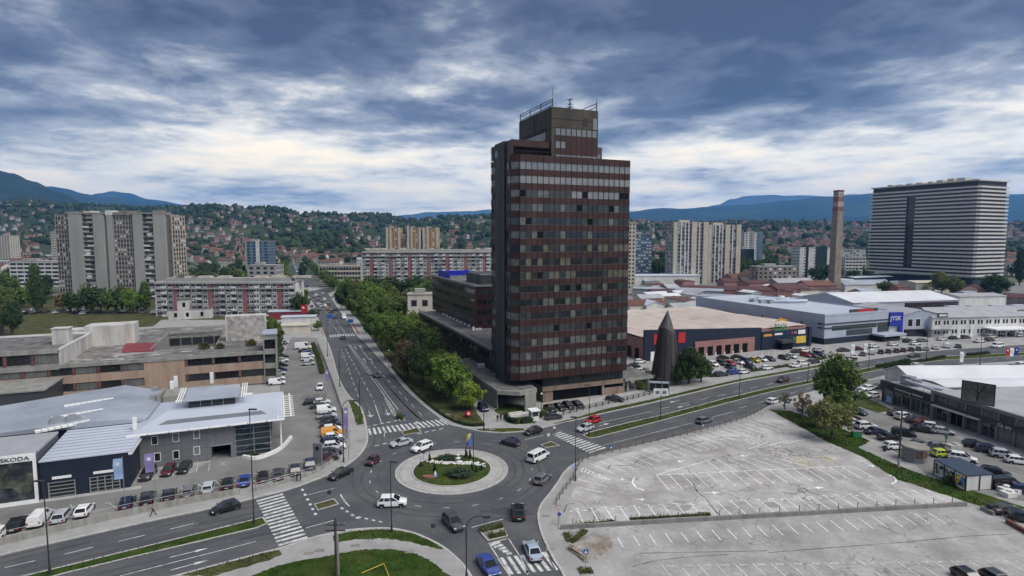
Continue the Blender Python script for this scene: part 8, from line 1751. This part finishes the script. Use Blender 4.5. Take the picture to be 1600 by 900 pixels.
piece('advert_panel', t, 5.1, 5.2, 0.1, 1.7, 0.2, 2.4, 'white'); piece('bench', t, 0.6, 4.4, 1.1, 1.5, 0.4, 0.5, 'wood_pole')
x, y = P(1437, 724, 0.12); t = thing('grey_kiosk', 'small octagonal grey kiosk on the grass bank', 'kiosk', (x, y+1.5, 0.12), R(12)); m = MB(); m.cyl((0, 0), 2.0, 2.0, 0, 2.6, 8); m.build('wall', 'panel_grey', t); m = MB(); m.cyl((0, 0), 2.35, 2.3, 2.6, 2.85, 8); m.build('roof', 'concrete_panel', t)
for k in (5, 6): a = 2*math.pi*(k+0.5)/8; m = MB(); m.box(-0.5, 0.5, -0.05, 0.05, 1.0, 2.1); m.build('window', 'rust_brown', t, (1.87*math.cos(a), 1.87*math.sin(a), 0), a+math.pi/2)
c0, c1, c2 = P(1508, 769), P(1459, 742), P(1549, 766); an = math.atan2(c2[1]-c0[1], c2[0]-c0[0]); L1, L2 = math.dist(c0, c1), math.dist(c0, c2)
t = thing('site_container', 'pale site container with graffiti side and dark blue roof', 'container', (*c0, 0.12), an); a2 = math.atan2(c1[1]-c0[1], c1[0]-c0[0])-an; ca, sa = math.cos(a2), math.sin(a2); q = [(0, 0), (L2, 0), (L2+L1*ca, L1*sa), (L1*ca, L1*sa)]
m = MB(); m.prism(q, 0.1, 2.5); m.build('wall', 'white_wall', t); mat('container_roof', (0.035, 0.05, 0.085), 0.6, var=0.1); m = MB(); m.prism([lerp(p, (sum(k[0] for k in q)/4, sum(k[1] for k in q)/4), -0.03) for p in q], 2.5, 2.7); m.build('roof', 'container_roof', t)
m = MB()
for (p, s_) in ((q[0], 0), (q[1], 0), (lerp(q[0], q[1], 0.52), 0), (q[3], 0), (lerp(q[0], q[3], 0.34), 0), (lerp(q[0], q[3], 0.66), 0)): m.obox(p, 0.09, 0.09, 0, 2.5, 0)
split_boxes(m, 'frame_post', 'black_metal', t)
mat('graffiti', (0.06, 0.16, 0.42), 0.7, var=0.9, scale=1.3, col2=(0.55, 0.42, 0.05), thr=(0.48, 0.52)); mat('graffiti_dark', (0.5, 0.5, 0.48), 0.7, var=0.9, scale=1.8, col2=(0.03, 0.04, 0.06), thr=(0.49, 0.53))
for k, mm in enumerate(('graffiti', 'graffiti', 'graffiti_dark')):
    p0, p1 = lerp(q[0], q[3], 0.03+k*0.33), lerp(q[0], q[3], 0.30+k*0.33); m = MB(); wall_seg(m, p0, p1, 0.5, 2.2, 0.06); nx = (math.sin(a2), -math.cos(a2)); m.build('graffiti_panel', mm, t, (-abs(nx[0])*0.03 if True else 0, 0.0, 0))
for px, py, w_, h_, mm, nm, lab in ((1338, 683, 0.9, 1.2, 'green_sign', 'utility_box', 'green utility box on the grass bank'), (1549, 800, 0.5, 1.1, 'black_metal', 'litter_bin', 'black bin at the end of the low wall')):
    x, y = P(px, py, 0.12); t = thing(nm, lab, 'box', (x, y, 0.12)); m = MB(); m.box(-w_, w_, -0.4, 0.4, 0, h_); m.build('cabinet', mm, t); m = MB(); m.box(-w_-0.06, w_+0.06, -0.46, 0.46, h_, h_+0.1); m.build('lid', 'panel_grey' if mm == 'green_sign' else mm, t)
x, y = P(1382, 705, 0.12); t = thing('barrier_gate', 'raised white barrier boom at the car park exit', 'barrier', (x, y, 0.12), R(0)); m = MB(); m.box(-0.2, 0.2, -0.2, 0.2, 0, 1.1); m.build('post', 'black_metal', t); m = MB(); m.tube([(0, 0, 1.0), (-2.0, 1.0, 1.9)], 0.07, 5); m.build('boom', 'white', t)
for k, (px, py) in enumerate(((1490, 700), (1575, 775), (1590, 770), (1570, 768))):
    x, y = P(px, py, 0.12); m = MB(); m.obox((0, 0), 1.4 if k == 0 else 0.9, 0.7, 0, 0.75, 0.2); m.obox((0.4, 0.1), 0.5, 0.4, 0.75, 1.0, 0.5); o = m.build('stone_block', 'concrete' if k == 0 else 'white_wall', None, (x, y, 0.12)); tag(o, ['pale stone planter before the grey showroom', 'pallet of white blocks behind the container', 'second pallet of white blocks behind the container', 'heap of pale slabs behind the container'][k], 'blocks')
# timber heap, yellow frame, entrance ledges, ground lids
t = thing('timber_heap', 'heap of pale broken timber beside the footpath', 'timber', (*P(902, 868), 0.12)); mat('timber', (0.33, 0.28, 0.22), 0.9, var=0.3, scale=2)
for k in range(9): m = MB(); m.box(-1.7, 1.7, -0.07, 0.07, 0, 0.08); o = m.build('plank', 'timber', t, (random.uniform(-.4, .4), random.uniform(-.6, .6), 0.03+0.05*k), R(-62+random.uniform(-14, 14)))
t = thing('yellow_frame', 'thin yellow pipe frame on the lawn', 'frame', (*P(600, 888), 0.12)); a, b, c = P(565, 898), P(600, 888), P(608, 904); m = MB()
m.tube([(a[0]-b[0], a[1]-b[1], 0.1), (0, 0, 0.5), (c[0]-b[0], c[1]-b[1], 0.1)], 0.05, 5); m.build('pipe', 'yellow', t)
t = thing('stone_ledges', 'pale stone ledges of the sunken entrance garden', 'ledge', (*P(815, 655), 0.12), TA)
for k, (x0, y0, l_) in enumerate(((-4.2, 2.0, 3.4), (-2.8, 3.2, 4.4), (-1.0, 1.2, 4.2), (1.4, 2.6, 2.8), (-3.4, 0.6, 2.2))): piece('ledge', t, x0, x0+l_, y0, y0+0.5, 0, 0.45+0.1*(k % 3), 'white_wall')
for i, (px, py) in enumerate(((555, 852.5), (482.5, 865), (499.5, 860), (562, 689.5), (853, 806), (860, 858), (640, 862), (663, 631), (700, 648), (722, 666), (769, 671))):
    x, y = P(px, py, Z1); m = MB(); m.obox((0, 0), 0.6, 0.35, 0, 0.006, 0.1); o = m.build('manhole_cover', 'concrete_dark', None, (x, y, Z3)); tag(o, 'dark rectangular cover set in the pavement', 'manhole cover', 'covers set in the pavements')
# ---- roundabout ornaments
def onrb(px, py): x, y = P(px, py, 0.45); r_ = math.hypot(x-rcx, y-rcy); return x, y, 0.13+0.55*max(0, 1-(r_/6.75)**2)
mat('white_stone', (0.6, 0.6, 0.58), 0.8, var=0.3, scale=3); t = thing('stone_stream', 'strip of white stones crossing the roundabout lawn', 'stones'); st = random.Random(8)
for i in range(150):
    u = st.random(); px = 661+u*98; py = 716+14*u+st.uniform(-2.4, 2.4)+4*math.sin(u*5); x, y, z_ = onrb(px, py)
    if math.hypot(x-rcx, y-rcy) > 6.5: continue
    s_ = st.uniform(0.12, 0.3)
    if 'st' not in _wp:
        bm = bmesh.new(); bmesh.ops.create_icosphere(bm, subdivisions=1, radius=1); me = bpy.data.meshes.new('stone')
        for v in bm.verts: v.co *= st.uniform(0.75, 1.15)
        bm.to_mesh(me); bm.free(); me.materials.append(MT['white_stone']); _wp['st'] = me
    o = link('stone', _wp['st'], t, (x, y, z_+s_*0.2), st.uniform(0, 6)); o.scale = (s_*1.3, s_, s_*0.6)
x, y, z_ = onrb(716, 724); t = thing('fountain', 'small white tiered fountain on the roundabout', 'fountain', (x, y, z_)); m = MB()
for r0, r1, za, zb in ((0.5, 0.5, 0, 0.25), (0.15, 0.12, 0.25, 0.7), (0.2, 0.5, 0.7, 0.85), (0.1, 0.08, 0.85, 1.3), (0.12, 0.3, 1.3, 1.42), (0.06, 0.02, 1.42, 1.9)): m.cyl((0, 0), r0, r1, za, zb, 12)
m.build('tiers', 'white', t)
for i, (px, py, hh, lab) in enumerate(((671, 719, 1.6, 'thin dark thuja at the upper left of the roundabout'), (679, 737, 1.7, 'thin dark thuja in the left of the roundabout lawn'), (728, 713, 2.2, 'taller thin thuja at the back of the roundabout, left one'), (734, 715, 2.0, 'taller thin thuja at the back of the roundabout, right one'), (737, 735, 1.4, 'small thuja by the flag pole'), (744, 737, 1.2, 'low thuja right of the flag pole'), (657, 727, 1.0, 'sapling at the left rim of the roundabout lawn'), (752, 733, 1.0, 'small shrub at the right end of the stone strip'))):
    x, y, z_ = onrb(px, py); t = thing('thuja', lab, 'shrub', (x, y, z_)); o = link('foliage', CR['cone'][0], t, (0, 0, hh*0.55)); o.scale = (0.32, 0.32, hh*0.5); o.color = (*LC['dark'], 1); m = MB(); m.cyl((0, 0), 0.05, 0.04, -0.1, 0.3, 6); m.build('stem', 'bark', t)
x, y, z_ = onrb(680, 744); t = thing('garden_ornament', 'small blue and white ornament on the roundabout lawn', 'ornament', (x, y, z_)); m = MB(); m.cyl((0, 0), 0.3, 0.22, 0, 0.5, 10); m.build('base', 'pale_blue', t); m = MB(); m.cyl((0, 0), 0.18, 0.05, 0.5, 0.95, 10); m.build('figure', 'white', t)
x, y, z_ = onrb(672, 744); m = MB(); m.prism([(1.3*math.cos(a)*(1+0.2*math.sin(3*a)), 0.7*math.sin(a)) for a in [2*math.pi*k/14 for k in range(14)]], -0.2, 0.1); o = m.build('flower_bed', 'red_path', None, (x, y, z_-0.02)); tag(o, 'reddish flower bed on the roundabout lawn', 'flower bed')
x, y = P(731, 652, 0.12); t = thing('red_ball_sculpture', 'red ball sculpture with white patch on the tower lawn', 'sculpture', (x, y, 0.12)); bm = bmesh.new(); bmesh.ops.create_uvsphere(bm, u_segments=18, v_segments=12, radius=0.75); me = bpy.data.meshes.new('ball'); bm.to_mesh(me); bm.free(); me.materials.append(MT['red']); me.polygons.foreach_set('use_smooth', [True]*len(me.polygons)); link('ball', me, t, (0, 0, 0.72)); m = MB(); m.cyl((0, 0), 0.35, 0.3, 0, 0.25, 10); m.build('foot', 'concrete', t); m = MB(); m.cyl((0, 0), 0.28, 0.25, 0, 0.03, 10); o = m.build('white_patch', 'white', t, (0.2, -0.68, 1.0)); o.rotation_euler = (math.pi/2, 0, 0.2)
# ================================================================ people
mat('skin', (0.36, 0.22, 0.16), 0.6, var=0.0); mat('cloth_dark', (0.018, 0.018, 0.022), 0.9, var=0.1); mat('cloth_jeans', (0.03, 0.04, 0.07), 0.9, var=0.1); mat('cloth_green', (0.05, 0.20, 0.10), 0.9, var=0.1); mat('cloth_grey', (0.16, 0.16, 0.17), 0.9, var=0.1); mat('hair', (0.02, 0.014, 0.01), 0.8, var=0.0)
def person(px, py, ang, stride, top, bottom, label, arms=0.0):
    J = {'pelvis': (0, 0, 0.95), 'spine': (0, 0, 1.15), 'chest': (0, 0.01, 1.36), 'neck': (0, 0.01, 1.50), 'chin': (0, 0.03, 1.57), 'head': (0, 0.02, 1.68), 'crown': (0, 0.0, 1.76)}; Rr = {'pelvis': 0.155, 'spine': 0.135, 'chest': 0.16, 'neck': 0.058, 'chin': 0.07, 'head': 0.098, 'crown': 0.07}
    Eg = [('pelvis', 'spine'), ('spine', 'chest'), ('chest', 'neck'), ('neck', 'chin'), ('chin', 'head'), ('head', 'crown')]
    for s, sg in ((-1, 1), (1, -1)):
        k = 'L' if s < 0 else 'R'; f_ = stride*sg
        J.update({'hip'+k: (s*0.10, 0, 0.90), 'knee'+k: (s*0.11, f_*0.22+0.03, 0.50), 'ank'+k: (s*0.11, f_*0.42-0.03, 0.09), 'toe'+k: (s*0.12, f_*0.42+0.15, 0.045), 'sh'+k: (s*0.19, 0.0, 1.41), 'elb'+k: (s*0.25, -f_*0.14, 1.13), 'wr'+k: (s*0.26, -f_*0.25+0.08+arms, 0.90+arms*0.6), 'ha'+k: (s*0.25, -f_*0.29+0.11+arms, 0.82+arms*0.6)})
        Rr.update({'hip'+k: 0.105, 'knee'+k: 0.066, 'ank'+k: 0.048, 'toe'+k: 0.042, 'sh'+k: 0.072, 'elb'+k: 0.048, 'wr'+k: 0.034, 'ha'+k: 0.04})
        Eg += [('pelvis', 'hip'+k), ('hip'+k, 'knee'+k), ('knee'+k, 'ank'+k), ('ank'+k, 'toe'+k), ('chest', 'sh'+k), ('sh'+k, 'elb'+k), ('elb'+k, 'wr'+k), ('wr'+k, 'ha'+k)]
    ks = list(J); me = bpy.data.meshes.new('person'); me.from_pydata([J[k] for k in ks], [(ks.index(a), ks.index(b)) for a, b in Eg], [])
    o = link('person_tmp', me); md = o.modifiers.new('s', 'SKIN'); o.modifiers.new('d', 'SUBSURF').levels = 1; sv = me.skin_vertices[0].data
    for i, k in enumerate(ks): sv[i].radius = (Rr[k]*(1.15 if k in ('chest', 'pelvis', 'spine') else 1), Rr[k]*(0.75 if k in ('chest', 'spine') else 1)); sv[i].use_root = k == 'pelvis'
    md.use_smooth_shade = True
    dg = bpy.context.evaluated_depsgraph_get(); m2 = bpy.data.meshes.new_from_object(o.evaluated_get(dg)); bpy.data.objects.remove(o)
    m2.materials.clear()
    for q in (top, bottom, 'skin', 'hair', 'tyre'): m2.materials.append(MT[q])
    for p in m2.polygons:
        c = p.center; r_ = math.hypot(c.x, 0)
        p.material_index = 3 if (c.z > 1.70 or (c.z > 1.60 and c.y < 0.0)) else 2 if c.z > 1.49 else 2 if (c.z < 0.92 and r_ > 0.205) else 0 if c.z > 0.95 else 4 if c.z < 0.1 else 1
    x, y = P(px, py, 0.12); t = link('person', m2, None, (x, y, 0.12), ang-math.pi/2); return tag(t, label, 'person')
person(239, 806, R(30), 0.9, 'cloth_grey', 'cloth_dark', 'person in dark clothes walking along the pavement below the concrete wall')
person(464.5, 753, R(200), 0.35, 'cloth_dark', 'cloth_dark', 'pedestrian in black, left of two before the parked cars'); person(469.5, 752, R(20), 0.25, 'cloth_dark', 'cloth_jeans', 'pedestrian in black, right of two before the parked cars')
person(777.5, 659, R(270), 0.2, 'cloth_dark', 'cloth_dark', 'person in black standing by the entrance path, left of two'); person(782.5, 657, R(240), 0.3, 'cloth_dark', 'cloth_dark', 'person in black standing by the entrance path, right of two')
person(1478, 691, R(200), 0.7, 'cloth_green', 'cloth_jeans', 'person in green jacket crossing the showroom lot'); person(866, 677, R(290), 0.6, 'cloth_dark', 'cloth_dark', 'pedestrian waiting at the east zebra crossing')
